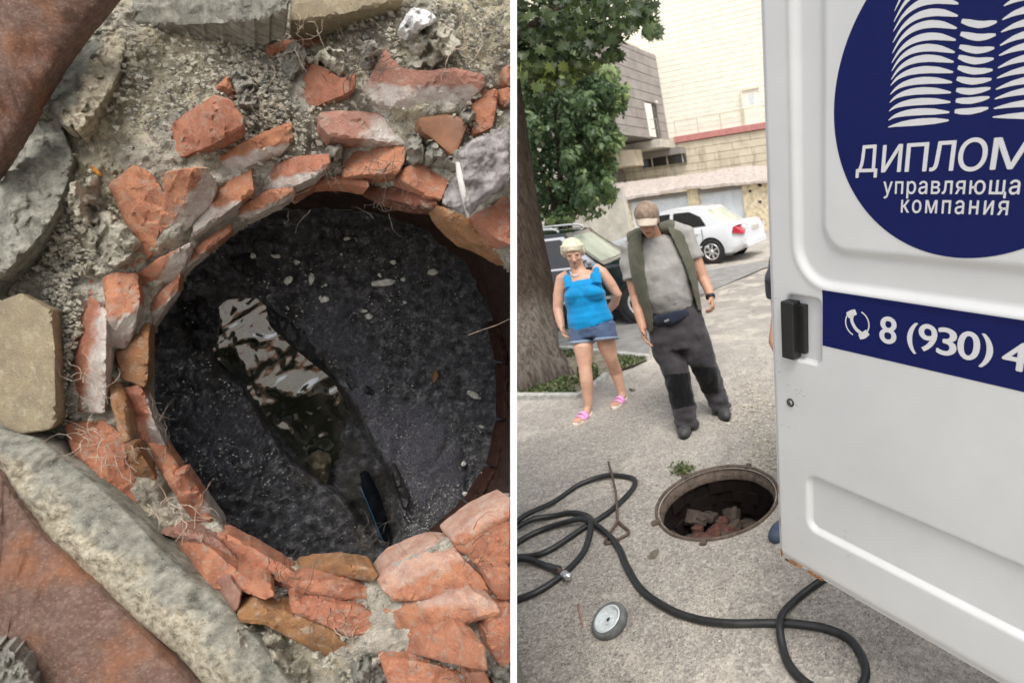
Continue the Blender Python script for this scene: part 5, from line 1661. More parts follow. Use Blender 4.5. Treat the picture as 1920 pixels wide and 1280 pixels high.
    # front and rear screens: quads between belt and roof
    for nm, (xa, xb), mt in (('rear_window', rear_glass, M_GLASSL), ('windscreen', front_glass, M_GLASSL if light_front else M_GLASSC)):
        bm = bmesh.new(); g = []
        e = -1 if xa < L / 2 else 1
        for t in (.10, .5, .90):
            x = xa + (xb - xa) * (1 - (1 - t) ** 1.25); z = bz + (rz - bz) * t; y = side(0, z) - .09
            g.append([bm.verts.new(T(x + e * (.07 * sin(pi * s / 8) + .012), -y + 2 * y * s / 8, z)) for s in range(9)])
        for a in range(2):
            for s in range(8): bm.faces.new((g[a][s], g[a][s + 1], g[a + 1][s + 1], g[a + 1][s]))
        bmesh.ops.recalc_face_normals(bm, faces=bm.faces)
        bm_obj(nm, bm, mt, root)
    # wheels
    for wx in wheels:
        for sgn in (1, -1):
            yc = sgn * (hw - .10)
            axis = (Mx.to_3x3() @ Vector((0, sgn, 0))).normalized(); ref = (Mx.to_3x3() @ Vector((1, 0, 0))).normalized()
            c = T(wx, yc, .32)
            lathe('wheel_arch', [(arch, .102), (arch - .01, .113), (arch - .03, .105), (.001, .1045)], M_PLASTIC, root, c, 40, axis=axis, ref=ref)
            w = lathe('wheel', [(.20, -.08), (.30, -.08), (.32, -.05), (.32, .09), (.305, .115), (.225, .12), (.215, .10)], M_RUBBER, root, c, 40, axis=axis, ref=ref)
            lathe('rim', [(.216, .10), (.21, .122), (.19, .118), (.18, .095)], M_CHROME, w, c, 40, axis=axis, ref=ref)
            lathe('rim_back', [(.20, .092), (.001, .092)], M_PLASTIC, w, c, 24, axis=axis, ref=ref)
            up = axis.cross(ref)
            for k in range(7):
                a = 2 * pi * k / 7; d = ref * cos(a) + up * sin(a); s = axis.cross(d)
                box('spoke', c + d * .11 + axis * .105, .085, .024, .010, M_CHROME, w, d, s, axis, bv=.004)
            lathe('hub', [(.045, .10), (.04, .125), (.001, .128)], M_CHROME, w, c, 20, axis=axis, ref=ref)
    ex, ey, ez = [(Mx.to_3x3() @ v).normalized() for v in (EX, EY, EZ)]
    # lamps, bumper lines, plate, door seams and handles
    for sgn in (1, -1):
        bm = bmesh.new()
        pl = [(-.015, .55, .78), (-.012, .62, .96), (.06, .78, .97), (.26, .80, .90), (.24, .82, .70), (.05, .80, .68)]
        zt = topz(.1)
        outl = [(0.02, hw * .62, zt - .28), (0.01, hw * .66, zt - .06), (.10, hw * .885, zt - .05), (.26, hw * .955, zt - .10), (.30, hw * .985, zt - .26), (.04, hw * .875, zt - .30)]
        vs = [bm.verts.new(T(x - .015, sgn * (y + .012), z)) for x, y, z in outl]; bm.faces.new(vs)
        g = bmesh.ops.extrude_face_region(bm, geom=bm.faces[:])
        for v in [v for v in g['geom'] if isinstance(v, bmesh.types.BMVert)]: v.co += ex * .05 - ey * sgn * .03
        bmesh.ops.recalc_face_normals(bm, faces=bm.faces)
        tl = bm_obj('tail_light', bm, M_REDL, root, False)
        box('lamp_insert', T(.035, sgn * hw * .80, zt - .17), .035, .055, .04, M_WLENS, tl, ex, ey, ez, bv=.008)
        zf = topz(L - .2)
        box('headlight', T(L - .13, sgn * hw * .70, zf - .14), .06, .16, .07, M_WLENS, root, ex, ey, ez, bv=.02)
        for hx in side_windows['handles']:
            box('door_handle', T(hx, sgn * (hw * .975 + .012), .80), .09, .014, .013, paint if not chrome else M_CHROME, root, ex, ey, ez, bv=.005)
        for sx in side_windows['seams']:
            box('door_seam', T(sx, sgn * (hw * .992), .60), .003, .012, .32, M_PLASTIC, root, ex, ey, ez)
        box('side_trim', T(L / 2, sgn * (hw + .004), .46), L * .28, .012, .022, M_CHROME if chrome else paint, root, ex, ey, ez, bv=.004)
        box('mirror', T(front_glass[0] - .25, sgn * (hw + .07), .98), .05, .09, .06, paint, root, ex, ey, ez, bv=.02)
    box('rear_bumper', T(.02, 0, .43), .07, hw * .80, .09, paint, root, ex, ey, ez, bv=.03)
    box('number_plate', T(-.012, 0, topz(.1) - .20), .012, .26, .055, M_CONC, root, ex, ey, ez, bv=.004)
    if rails:
        for sgn in (1, -1):
            y = ry - .03
            bm = bmesh.new(); tube_bm(bm, catmull([T(rx0 + .1, sgn * y, rz + .02), T(rx0 + .22, sgn * y, rz + .085), T((rx0 + rx1) / 2, sgn * y, rz + .10), T(rx1 - .25, sgn * y, rz + .085), T(rx1 - .1, sgn * y, rz + .02)], 6), .018, 8)
            bm_obj('roof_rail', bm, M_CHROME, root)
        bm = bmesh.new(); tube_bm(bm, [T(rx0 + .08, 0, rz + .05), T(rx0 - .15, 0, rz + .35)], [.006, .003], 6); bm_obj('antenna', bm, M_PLASTIC, root)
    return root
def car_matrix(origin, ang):   # origin: centre of the rear end on the ground; ang: heading, degrees from -X towards +Y
    a = radians(ang); fx = Vector((-cos(a), sin(a), 0)); fy = EZ.cross(fx)
    m = Matrix((fx, fy, EZ)).transposed().to_4x4(); m.translation = origin; return m
# white saloon: rear left wheel touches at (1340,493)
ang = 20
wp = G(1340, 494); a = radians(ang); fx = Vector((-cos(a), sin(a), 0)); fy = EZ.cross(fx)
org = wp - fx * .95 - fy * .82 * (1 if fy.dot(FWD) < 0 else -1)
org.z = 0
sed = dict(cabin=((.55, 3.15, .95), (1.15, 2.55, 1.44), .60),
           panes=[[(1.05, .985), (2.02, .97), (2.02, 1.37), (1.55, 1.37), (1.22, 1.22)], [(2.12, .97), (2.95, .96), (2.50, 1.36), (2.12, 1.37)]],
           frames=[], handles=(1.35, 2.35), seams=(1.15, 2.07, 3.1))
car('parked_car', 'white saloon car parked behind the man, its rear with red tail lights to the right', car_matrix(org, ang), M_CARW,
    [(0, .90), (.08, 1.0), (.6, 1.0), (.9, .96), (3.1, .93), (3.5, .90), (4.1, .78), (4.45, .66), (4.55, .55)], 4.55, 1.77, sed, (.55, 1.15), (3.15, 2.55), wheels=(.95, 3.6))
# dark estate car behind the woman
ang = 180
rp = P(1297, 560, 7.5) - EX * 4.7 + EY * .9; rp.z = 0
est = dict(cabin=((.10, 3.50, .93), (.75, 2.98, 1.43), .62),
           panes=[[(.62, .975), (1.42, .965), (1.42, 1.35), (1.02, 1.35)], [(1.48, .965), (2.25, .96), (2.25, 1.36), (1.48, 1.36)], [(2.32, .96), (3.30, .95), (2.90, 1.35), (2.32, 1.36)]],
           frames=[[(.50, .945), (3.44, .92), (2.95, 1.385), (.98, 1.385)]], handles=(1.3, 2.2), seams=(1.45, 2.28, 3.2))
car('parked_car', 'dark estate car with chrome window trim and roof rails parked behind the woman', car_matrix(rp, ang), M_CARB,
    [(0, .84), (.08, .95), (.7, .96), (3.45, .92), (3.8, .90), (4.35, .82), (4.6, .68), (4.7, .55)], 4.7, 1.80, est, (.10, .75), (3.50, 2.98), chrome=True, rails=True, wheels=(.85, 3.97), light_front=True)
# ================================================================== VAN with its open rear door
_r1, _r0 = ray(1462, 1045), ray(1425, 0)
VH = -(ray(280, 352)).normalized()                 # along the door, from the free edge to the hinge
_m = _r1.cross(_r0)
VV = _m.cross(VH).normalized()
if VV.z < 0: VV = -VV
VN = VH.cross(VV).normalized()
VD = CAM + _r1 * 1.7
if VN.dot(CAM - VD) < 0: VN = -VN
DW, DT = 0.79, 1.98                                # door width and height
def D(u, v, o=0.0): return VD + VH * u + VV * v + VN * o
def uv(px, py):
    p = plane_hit(px, py, VD, VN) - VD
    return (p.dot(VH), p.dot(VV))
van = thing('van', 'white van with navy company lettering, its rear door standing open towards the camera', 'van', (VD.x + 1.5, VD.y - 1.0, 0))
door = thing('rear_door', None, None, VD); door.parent = van; door.matrix_parent_inverse = Matrix.Translation(-van.location)
del_keys = [k for k in ('label', 'category') if k in door.keys()]
def dobj(o):
    """reparent a piece under the door"""
    o.parent = door
    o.matrix_parent_inverse = (Matrix.Translation(Vector(van.location) - Vector(van.location)) @ Matrix.Translation(VD)).inverted()
    return o
def rrect(x, y, x0, x1, y0, y1, r):    # signed distance, negative inside
    cx, cy, hx, hy = (x0 + x1) / 2, (y0 + y1) / 2, (x1 - x0) / 2 - r, (y1 - y0) / 2 - r
    dx, dy = abs(x - cx) - hx, abs(y - cy) - hy
    return sqrt(max(dx, 0) ** 2 + max(dy, 0) ** 2) + min(max(dx, dy), 0) - r
uo, vo = uv(1493, 300)[0], uv(1700, 556)[1]        # outer pressing: left and bottom
ui, vi = uv(1543, 300)[0], uv(1700, 484)[1]        # inner panel
ul, vl1 = uv(1514, 940)[0], uv(1600, 925)[1]       # lower recess left/top
vl0 = uv(1600, 1034)[1]
uh0, vh1 = uv(1476, 600)[0], uv(1500, 556)[1]
uh1, vh0 = uv(1539, 600)[0], uv(1515, 678)[1]
def prof(u, v):
    h = 0.0
    d1 = rrect(u, v, uo, DW + .4, vo, DT - .10, .10)
    d2 = rrect(u, v, ui, DW + .4, vi, DT - .16, .07)
    h -= .011 * sstep(.006, -.012, d1)
    h += .006 * math.exp(-((d1 - .012) / .007) ** 2) * .5
    h += .012 * sstep(.014, -.010, d2)
    d3 = rrect(u, v, ul, DW + .4, vl0, vl1, .035)
    h -= .015 * sstep(.004, -.013, d3)
    h += .0025 * sstep(.10, .085, v) * 0
    h -= .012 * sstep(.050, .0, v) ** 2
    d4 = rrect(u, v, uh0, uh1, vh0, vh1, .018)
    h -= .030 * sstep(.003, -.010, d4)
    e = min(u, 9)
    h -= .010 * sstep(.012, 0, u) ** 2
    h += .0012 * sin(u * 5 + 1) * sin(v * 2.3)
    return h
def door_skin():
    us, u = [], -.005
    while u < DW: us.append(u); u += .0055 if u < .30 else .011
    us.append(DW)
    vs, v = [], 0.0
    while v < DT: vs.append(v); v += .006 if v < 1.15 else .014
    vs.append(DT)
    verts = [D(a, b, prof(a, b)) for b in vs for a in us]
    n = len(us); faces = []
    for j in range(len(vs) - 1):
        for i in range(n - 1):
            faces.append((j * n + i, j * n + i + 1, (j + 1) * n + i + 1, (j + 1) * n + i))
    o = mesh_obj('outer_panel', verts, faces, M_VAN)
    return dobj(o)
door_skin()
# door thickness and inner side
bm = bmesh.new(); box_bm(bm, D(DW / 2, DT / 2, -.034), VH, VV, VN, DW / 2 - .001, DT / 2 - .001, .020)
o = bm_obj('inner_panel', bm, M_VAN, None, False); dobj(o)
# edge flange along the free edge and the foot
bm = bmesh.new(); box_bm(bm, D(-.006, DT / 2, -.026), VH, VV, VN, .0022, DT / 2, .013); dobj(bm_obj('edge_flange', bm, M_CONC, None, False))
rrs = random.Random(4)
for k in range(16):      # rust blisters on the edge and the foot
    if k < 9: v = rrs.choice([.02, .05, .09, .13, .16, .19, .26, .33, .36]) + rrs.gauss(0, .01); c = D(.002 + rrs.uniform(0, .003), v, -.008); a, b = .0014, rrs.uniform(.006, .02)
    else: u = rrs.uniform(.02, .16); c = D(u, .002, -.008); a, b = rrs.uniform(.008, .02), .0016
    bm = bmesh.new(); box_bm(bm, c, VH, VV, VN, a, b, .0035)
    for w in bm.verts: w.co += Vector((rrs.uniform(-1, 1), rrs.uniform(-1, 1), rrs.uniform(-1, 1))) * .0015
    dobj(bm_obj('rust_patch', bm, M_RUSTY, None, False))
# bottom latch bracket
bm = bmesh.new(); box_bm(bm, D(.025, -.012, -.035), VH, VV, VN, .02, .012, .012); dobj(bm_obj('latch', bm, M_IRONR, None, False))
# handle
c0 = uv(1476, 562); c1 = uv(1494, 670)
bm = bmesh.new()
hu0, hu1 = uv(1474, 610)[0], uv(1497, 610)[0]; hv1, hv0 = uv(1485, 563)[1], uv(1485, 668)[1]
box_bm(bm, D((hu0 + hu1) / 2, (hv0 + hv1) / 2, .006), VH, VV, VN, (hu1 - hu0) / 2, (hv1 - hv0) / 2, .018)
bmesh.ops.recalc_face_normals(bm, faces=bm.faces)
h = bm_obj('handle', bm, M_PLASTIC, None, False); bevel(h, .004, 3); dobj(h)
bm = bmesh.new()
box_bm(bm, D(hu1 + .010, (hv0 + hv1) / 2 + .004, -.012), VH, VV, VN, .013, (hv1 - hv0) / 2 - .012, .014)
bmesh.ops.recalc_face_normals(bm, faces=bm.faces)
h = bm_obj('handle_lever', bm, M_PLASTIC, None, False); bevel(h, .003, 2); dobj(h)
lu, lv = uv(1483, 754)
o = lathe('lock', [(.0125, 0), (.0125, .004), (.0100, .006), (.0090, .003)], M_PLASTIC, None, D(lu, lv, 0), 32, axis=VN, ref=VH); dobj(o)
o = lathe('lock_core', [(.0092, .002), (.0090, .005), (.0001, .0055)], M_STEEL, None, D(lu, lv, 0), 24, axis=VN, ref=VH); dobj(o)
bm = bmesh.new(); box_bm(bm, D(lu, lv, .0055), VH, VV, VN, .0012, .004, .0006); dobj(bm_obj('keyhole', bm, M_PLASTIC, None, False))

M_SCR = simple('paint_chip', (0.12, 0.11, 0.10), .8)
# ---- decals: thin vinyl laid on the pressed surface
def surf(u, v, off): return D(u, v, prof(u, v) + off)
def decal(name, outline, off, mat, step=.02):
    """fill a uv polygon (list) as a triangulated sheet following the door"""
    bm = bmesh.new()
    vs = [bm.verts.new((u, v, 0)) for u, v in outline]
    f = bm.faces.new(vs)
    bmesh.ops.triangulate(bm, faces=[f])
    for v in bm.verts: v.co = surf(v.co.x, v.co.y, off)
    return dobj(bm_obj(name, bm, mat, None, False))
CU, CV, CRR = .505, 1.350, .2985
# disc: rings
bm = bmesh.new(); rings = []
cvt = bm.verts.new(surf(CU, CV, .0008))
for r in [CRR * k / 12 for k in range(1, 13)]:
    rings.append([bm.verts.new(surf(min(DW - .002, CU + cos(2 * pi * i / 120) * r), CV + sin(2 * pi * i / 120) * r, .0008)) for i in range(120)])
for i in range(120):
    bm.faces.new((cvt, rings[0][i], rings[0][(i + 1) % 120]))
    for k in range(11):
        a = (rings[k][i], rings[k + 1][i], rings[k + 1][(i + 1) % 120], rings[k][(i + 1) % 120])
        if len(set(tuple(round(c, 5) for c in v.co) for v in a)) == 4: bm.faces.new(a)
bmesh.ops.remove_doubles(bm, verts=bm.verts, dist=1e-5)
dobj(bm_obj('round_decal', bm, M_BLUE, None, False))
# phone band
b0, b1 = .793, .942
us = [.1755 + (DW - .003 - .1755) * i / 60 for i in range(61)]
verts = [surf(u, b0 + (b1 - b0) * j / 10, .0008) for j in range(11) for u in us]
faces = [(j * 61 + i, j * 61 + i + 1, (j + 1) * 61 + i + 1, (j + 1) * 61 + i) for j in range(10) for i in range(60)]
dobj(mesh_obj('phone_band', verts, faces, M_BLUE, None, False))
# building emblem: tapered curved strokes, given in picture coordinates
def stroke(pts, widths):
    c = catmull([Vector((*uv(*p), 0)) for p in pts], 6)
    n = len(c); L, Rr = [], []
    for i, p in enumerate(c):
        t = (c[min(n - 1, i + 1)] - c[max(0, i - 1)]).normalized(); s = Vector((-t.y, t.x, 0))
        f = i / (n - 1) * (len(widths) - 1); k = min(len(widths) - 2, int(f)); w = widths[k] + (widths[k + 1] - widths[k]) * (f - k)
        L.append(p + s * w); Rr.append(p - s * w)
    bm = bmesh.new()
    lv_ = [bm.verts.new(surf(p.x, p.y, .0016)) for p in L]; rv_ = [bm.verts.new(surf(p.x, p.y, .0016)) for p in Rr]
    for i in range(n - 1): bm.faces.new((lv_[i], lv_[i + 1], rv_[i + 1], rv_[i]))
    return dobj(bm_obj('emblem_stroke', bm, M_LETTER, None, False))
W1 = [.0004, .0026, .0046, .0060, .0064, .0054, .0012]
W2 = [.0030, .0052, .0056, .0046, .0016]
# left tower: (start, rise, end) from the bottom upward
left = [((1666,239),(1715,230),(1780,226)), ((1667,226),(1712,211),(1781,211)), ((1668,209),(1714,192),(1783,192)), ((1669,193),(1716,172),(1784,174)),
        ((1670,178),(1718,153),(1786,155)), ((1671,161),(1720,133),(1788,136)), ((1672,150),(1722,112),(1789,117)), ((1673,134),(1724,92),(1791,99)),
        ((1673,119),(1726,72),(1793,76)), ((1674,101),(1728,49),(1795,54)), ((1675,81),(1730,28),(1797,31)), ((1676,60),(1732,5),(1798,8)), ((1677,42),(1735,-22),(1799,-18)), ((1678,22),(1737,-50),(1800,-44))]
for a, b, c in left:
    kk = tuple((b[q] - .2025 * a[q] - .3025 * c[q]) / .495 for q in (0, 1))
    stroke([tuple((1 - t) ** 2 * a[q] + 2 * t * (1 - t) * kk[q] + t * t * c[q] for q in (0, 1)) for t in (0, .2, .4, .6, .8, 1)], W1)
mid = [((1791,209),(1820,209),(1854,203)), ((1793,189),(1822,189),(1856,183)), ((1794,169),(1822,172),(1858,166)), ((1795,148),(1825,153),(1860,149)), ((1797,127),(1827,134),(1862,132)),
       ((1798,107),(1829,115),(1864,111)), ((1800,88),(1832,95),(1865,91)), ((1802,64),(1836,71),(1868,66)), ((1804,40),(1838,47),(1870,42))]
for a, b, c in mid: stroke([a, b, c], W2)
for k, (a, b) in enumerate([((1862,220),(1925,217)), ((1864,204),(1925,194)), ((1866,186),(1925,171)), ((1868,168),(1925,151)), ((1870,147),(1925,131)), ((1872,128),(1925,109)), ((1874,105),(1925,87)), ((1876,86),(1925,65)), ((1878,61),(1925,43)), ((1880,38),(1925,19)), ((1883,12),(1925,-6)), ((1885,-14),(1925,-34))]):
    m1 = ((a[0] + b[0]) / 2, a[1] * .38 + b[1] * .62)
    stroke([a, m1, b], [.0008, .0040, .0060])
from mathutils.geometry import interpolate_bezier
def glyph_mesh(text_, space=1.0):
    """outlines of the built-in font, filled by our own triangulation"""
    cu = bpy.data.curves.new('t', 'FONT'); cu.body = text_; cu.space_character = space; cu.resolution_u = 5
    ob = bpy.data.objects.new('t', cu); COL.objects.link(ob); bpy.context.view_layer.update()
    dg = bpy.context.evaluated_depsgraph_get()
    cv = ob.evaluated_get(dg).to_curve(dg, apply_modifiers=False)
    loops = []
    for sp in cv.splines:
        bp = sp.bezier_points; n = len(bp); lp = []
        for i in range(n):
            a, b = bp[i], bp[(i + 1) % n]
            straight = a.handle_right_type == 'VECTOR' and b.handle_left_type == 'VECTOR'
            d1, d2 = (a.handle_right - a.co), (b.handle_left - b.co); ab = (b.co - a.co)
            flat = ab.length < 1e-6 or (abs(d1.cross(ab).z) < 1e-5 and abs(d2.cross(ab).z) < 1e-5)
            k = 2 if (straight or flat) else 6
            lp += [(q.x, q.y) for q in interpolate_bezier(a.co, a.handle_right, b.handle_left, b.co, k)[:-1]]
        cl = [lp[0]]
        for q in lp[1:]:
            if abs(q[0] - cl[-1][0]) + abs(q[1] - cl[-1][1]) > 1e-5: cl.append(q)
        if abs(cl[0][0] - cl[-1][0]) + abs(cl[0][1] - cl[-1][1]) < 1e-5: cl.pop()
        loops.append(cl)
    ob.to_curve_clear(); bpy.data.objects.remove(ob)
    pts, ed = [], []
    for lp in loops:
        k = len(pts); pts += [Vector(q) for q in lp]; ed += [(k + i, k + (i + 1) % len(lp)) for i in range(len(lp))]
    r = delaunay_2d_cdt(pts, ed, [], 0, 1e-6)
    fs = []
    for f in r[2]:
        x, y = sum(r[0][i].x for i in f) / 3, sum(r[0][i].y for i in f) / 3
        if sum(in_poly(x, y, lp) for lp in loops) % 2: fs.append(tuple(f))
    me = bpy.data.meshes.new('letters'); me.from_pydata([(v.x, v.y, 0) for v in r[0]], [], fs); me.update()
    return me
# lettering
def text(name, s, px0, px1, top_px, slant=0.0, bold=.0, font_scale=None, space=1.0):
    """baseline from px0 to px1; glyph height from top_px (a point at cap height above px0)"""
    me = glyph_mesh(s, space)
    if bold:                                  # heavier letters: three shifted copies of the outline
        b_ = bmesh.new(); b_.from_mesh(me); g0 = b_.verts[:] + b_.edges[:] + b_.faces[:]
        for k_, (sx, sy) in enumerate(((bold, 0), (-bold, 0), (0, bold * .6), (0, -bold * .6))):
            g1 = bmesh.ops.duplicate(b_, geom=g0)
            for w_ in g1['geom']:
                if isinstance(w_, bmesh.types.BMVert): w_.co += Vector((sx, sy, .00022 * (k_ + 1)))
        b_.to_mesh(me); b_.free()
    xs = [v.co.x for v in me.vertices]; x0, x1 = min(xs), max(xs)
    cap = .70
    a, b, t = uv(*px0), uv(*px1), uv(*top_px)
    H_ = t[1] - a[1]
    for v in me.vertices:
        f = (v.co.x - x0) / (x1 - x0); y = v.co.y / cap
        u_ = a[0] + (b[0] - a[0]) * f + slant * y * H_
        w_ = a[1] + (b[1] - a[1]) * f + y * H_
        v.co = surf(u_, w_, .0014 + v.co.z)
    me.materials.clear(); me.materials.append(M_LETTER)
    o = bpy.data.objects.new(name, me); COL.objects.link(o); return dobj(o)
for ch, xa, xb, yb, yt in (('Д', 1606, 1646, 323, 276), ('И', 1653, 1690, 323, 275), ('П', 1697, 1738, 322, 272), ('Л', 1743, 1788, 321, 269), ('О', 1794, 1848, 321, 264), ('М', 1856, 1934, 318, 262)):
    text('letter', ch, (xa, yb), (xb, yb - (xb - xa) * .03), (xa, yt), slant=.05, bold=.012)
text('lettering', 'управляюща', (1657, 363), (1912, 364), (1657, 334), bold=.012, space=1.12)
text('lettering', 'компания', (1690, 398), (1890, 403), (1690, 368), bold=.012, space=1.22)
def glyph(ch, xa, xb, yt, yb, bold=.02):
    me = glyph_mesh(ch)
    b_ = bmesh.new(); b_.from_mesh(me); g0 = b_.verts[:] + b_.edges[:] + b_.faces[:]
    for k_, (sx, sy) in enumerate(((bold, 0), (-bold, 0), (0, bold * .6), (0, -bold * .6))):
        for w_ in bmesh.ops.duplicate(b_, geom=g0)['geom']:
            if isinstance(w_, bmesh.types.BMVert): w_.co += Vector((sx, sy, .00022 * (k_ + 1)))
    b_.to_mesh(me); b_.free()
    X = [v.co.x for v in me.vertices]; Y = [v.co.y for v in me.vertices]; x0, x1, y0, y1 = min(X), max(X), min(Y), max(Y)
    (u0, v1), (_, v0), (u1, _) = uv(xa, yt), uv(xa, yb), uv(xb, yb)
    for v in me.vertices: v.co = surf(u0 + (u1 - u0) * (v.co.x - x0) / (x1 - x0), v0 + (v1 - v0) * (v.co.y - y0) / (y1 - y0), .0014 + v.co.z)
    me.materials.clear(); me.materials.append(M_LETTER)
    o = bpy.data.objects.new('digit', me); COL.objects.link(o); return dobj(o)
for g in (('8', 1651, 1681, 590, 641), ('(', 1703, 1719, 602, 660), ('9', 1724, 1756, 604, 656), ('3', 1759, 1793, 611, 663), ('0', 1798, 1836, 617, 671), (')', 1841, 1859, 624, 688), ('4', 1883, 1926, 636, 690)): glyph(*g)
# scuffs and chips in the paint round the handle, lock and lower corner
rsx = random.Random(9)
for cx_, cy_, n_ in ((1462, 690, 5), (1500, 735, 8), (1475, 800, 5), (1528, 650, 4), (1458, 560, 4), (1500, 980, 3), (1575, 1010, 3), (1740, 1090, 3)):
    for _ in range(n_):
        a, b = uv(cx_ + rsx.gauss(0, 14), cy_ + rsx.gauss(0, 14)); an = rsx.uniform(-.9, .9); L_ = rsx.uniform(.0012, .0065)
        if a < .006: continue
        bm = bmesh.new(); e1 = (cos(an) * L_, sin(an) * L_); e2 = (-sin(an) * .0006, cos(an) * .0006)
        bm.faces.new([bm.verts.new(surf(a + p1 * e1[0] + p2 * e2[0], b + p1 * e1[1] + p2 * e2[1], .0010)) for p1, p2 in ((-1, -1), (1, -.3), (1, .3), (-1, 1))])
        dobj(bm_obj('scratch', bm, M_SCR, None, False))
# telephone symbol
cu_, cv_ = uv(1608, 606)
rr_ = (uv(1631, 606)[0] - uv(1585, 606)[0]) / 2
for a0, a1 in ((-50, 70), (130, 250)):
    bm = bmesh.new(); n = 24; A, B = [], []
    for i in range(n + 1):
        t = radians(a0 + (a1 - a0) * i / n); A.append(bm.verts.new(surf(cu_ + cos(t) * rr_, cv_ + sin(t) * rr_, .0016))); B.append(bm.verts.new(surf(cu_ + cos(t) * rr_ * .9, cv_ + sin(t) * rr_ * .9, .0016)))
    for i in range(n): bm.faces.new((A[i], A[i + 1], B[i + 1], B[i]))
    dobj(bm_obj('phone_symbol', bm, M_LETTER, None, False))
def stroke_uv(name, pts, ws):
    c = catmull([Vector((*uv(*p), 0)) for p in pts], 6); n = len(c); bm = bmesh.new(); A, B = [], []
    for i, p in enumerate(c):
        t = (c[min(n - 1, i + 1)] - c[max(0, i - 1)]).normalized(); s = Vector((-t.y, t.x, 0))
        f = i / (n - 1) * (len(ws) - 1); k = min(len(ws) - 2, int(f)); w = ws[k] + (ws[k + 1] - ws[k]) * (f - k)
        A.append(bm.verts.new(surf(*(p + s * w).xy, .0018))); B.append(bm.verts.new(surf(*(p - s * w).xy, .0018)))
    for i in range(n - 1): bm.faces.new((A[i], A[i + 1], B[i + 1], B[i]))
    return dobj(bm_obj(name, bm, M_LETTER, None, False))
stroke_uv('phone_symbol', [(1600, 588), (1598, 600), (1606, 616), (1620, 627)], [.0045, .0045, .0045, .0045])
stroke_uv('phone_symbol', [(1590, 591), (1598, 587), (1606, 584)], [.0075, .0085, .0065])
stroke_uv('phone_symbol', [(1612, 631), (1620, 628), (1628, 622)], [.0065, .0085, .0075])

# ---- the van itself, mostly outside the frame to the right
def vb(name, u0, u1, v0, v1, o0, o1, mat, bv=.03, parent=van):
    """box in door axes; o measured away from the camera side (negative = behind the door plane)"""
    c = D((u0 + u1) / 2, (v0 + v1) / 2, (o0 + o1) / 2)
    bm = bmesh.new(); box_bm(bm, c, VH, VV, VN, abs(u1 - u0) / 2, abs(v1 - v0) / 2, abs(o1 - o0) / 2)
    bmesh.ops.recalc_face_normals(bm, faces=bm.faces)
    o = bm_obj(name, bm, mat, None, False); bevel(o, bv, 3)
    if parent: o.parent = parent; o.matrix_parent_inverse = Matrix.Translation(-van.location)
    return o
vb('side_panel', DW + .06, 4.6, -.05, 2.05, -.10, -.04, M_VAN)
vb('side_panel', DW + .06, 4.6, -.05, 2.05, -1.95, -1.89, M_VAN)
vb('roof', DW + .06, 4.3, 2.05, 2.11, -1.95, -.04, M_VAN)
vb('floor', DW + .06, 4.6, -.10, -.04, -1.90, -.10, M_PLASTIC, .01)
vb('cab', 4.6, 5.7, -.1, 1.0, -1.95, -.04, M_VAN, .15)
vb('bumper', DW + .0, DW + .14, -.22, -.08, -1.95, -.04, M_PLASTIC, .02)
vb('door_hinge', DW, DW + .08, .30, .36, -.05, -.02, M_VAN, .005)
vb('door_hinge', DW, DW + .08, 1.5, 1.56, -.05, -.02, M_VAN, .005)
for u_ in (1.9, 4.9):
    for o_ in (-.15, -1.75):
        c = D(u_, 0, o_); c.z = .34
        w = lathe('wheel', [(.20, -.1), (.31, -.1), (.34, -.07), (.34, .07), (.31, .1), (.20, .1), (.18, .04), (.001, .04)], M_RUBBER, None, c, 40, axis=VN, ref=VH)
        w.parent = van; w.matrix_parent_inverse = Matrix.Translation(-van.location)
# ================================================================== PEOPLE
def voxel_obj(name, bm, mat, voxel, smooth_it=6, parent=None, disp=None, mats=None):
    bmesh.ops.recalc_face_normals(bm, faces=bm.faces)
    me = bpy.data.meshes.new(name); bm.to_mesh(me); bm.free()
    o = bpy.data.objects.new(name, me); COL.objects.link(o)
    r = o.modifiers.new('r', 'REMESH'); r.mode = 'VOXEL'; r.voxel_size = voxel
    s = o.modifiers.new('s', 'SMOOTH'); s.iterations = smooth_it; s.factor = .5
    bpy.context.view_layer.update()
    dg = bpy.context.evaluated_depsgraph_get()
    m2 = bpy.data.meshes.new_from_object(o.evaluated_get(dg))
    o.modifiers.clear(); o.data = m2; bpy.data.meshes.remove(me)
    if disp:
        nr = [v.normal.copy() for v in m2.vertices]
        for v, n in zip(m2.vertices, nr): v.co += n * disp(v.co)
    m2.materials.clear()
    for mm in (mats or [mat]): m2.materials.append(mm)
    m2.polygons.foreach_set('use_smooth', [True] * len(m2.polygons))
    if parent: o.parent = parent; o.matrix_parent_inverse = Matrix.Translation(-parent.location)
    return o
def folds(s=7, a=.006, seed=0):
    return lambda p: (noise.noise(Vector((p.x * s + seed, p.y * s, p.z * s * 1.8))) * a + abs(noise.noise(Vector((p.x * s * 2.2 + seed, p.y * s * 2, p.z * s * 1.1)))) * a * .9)

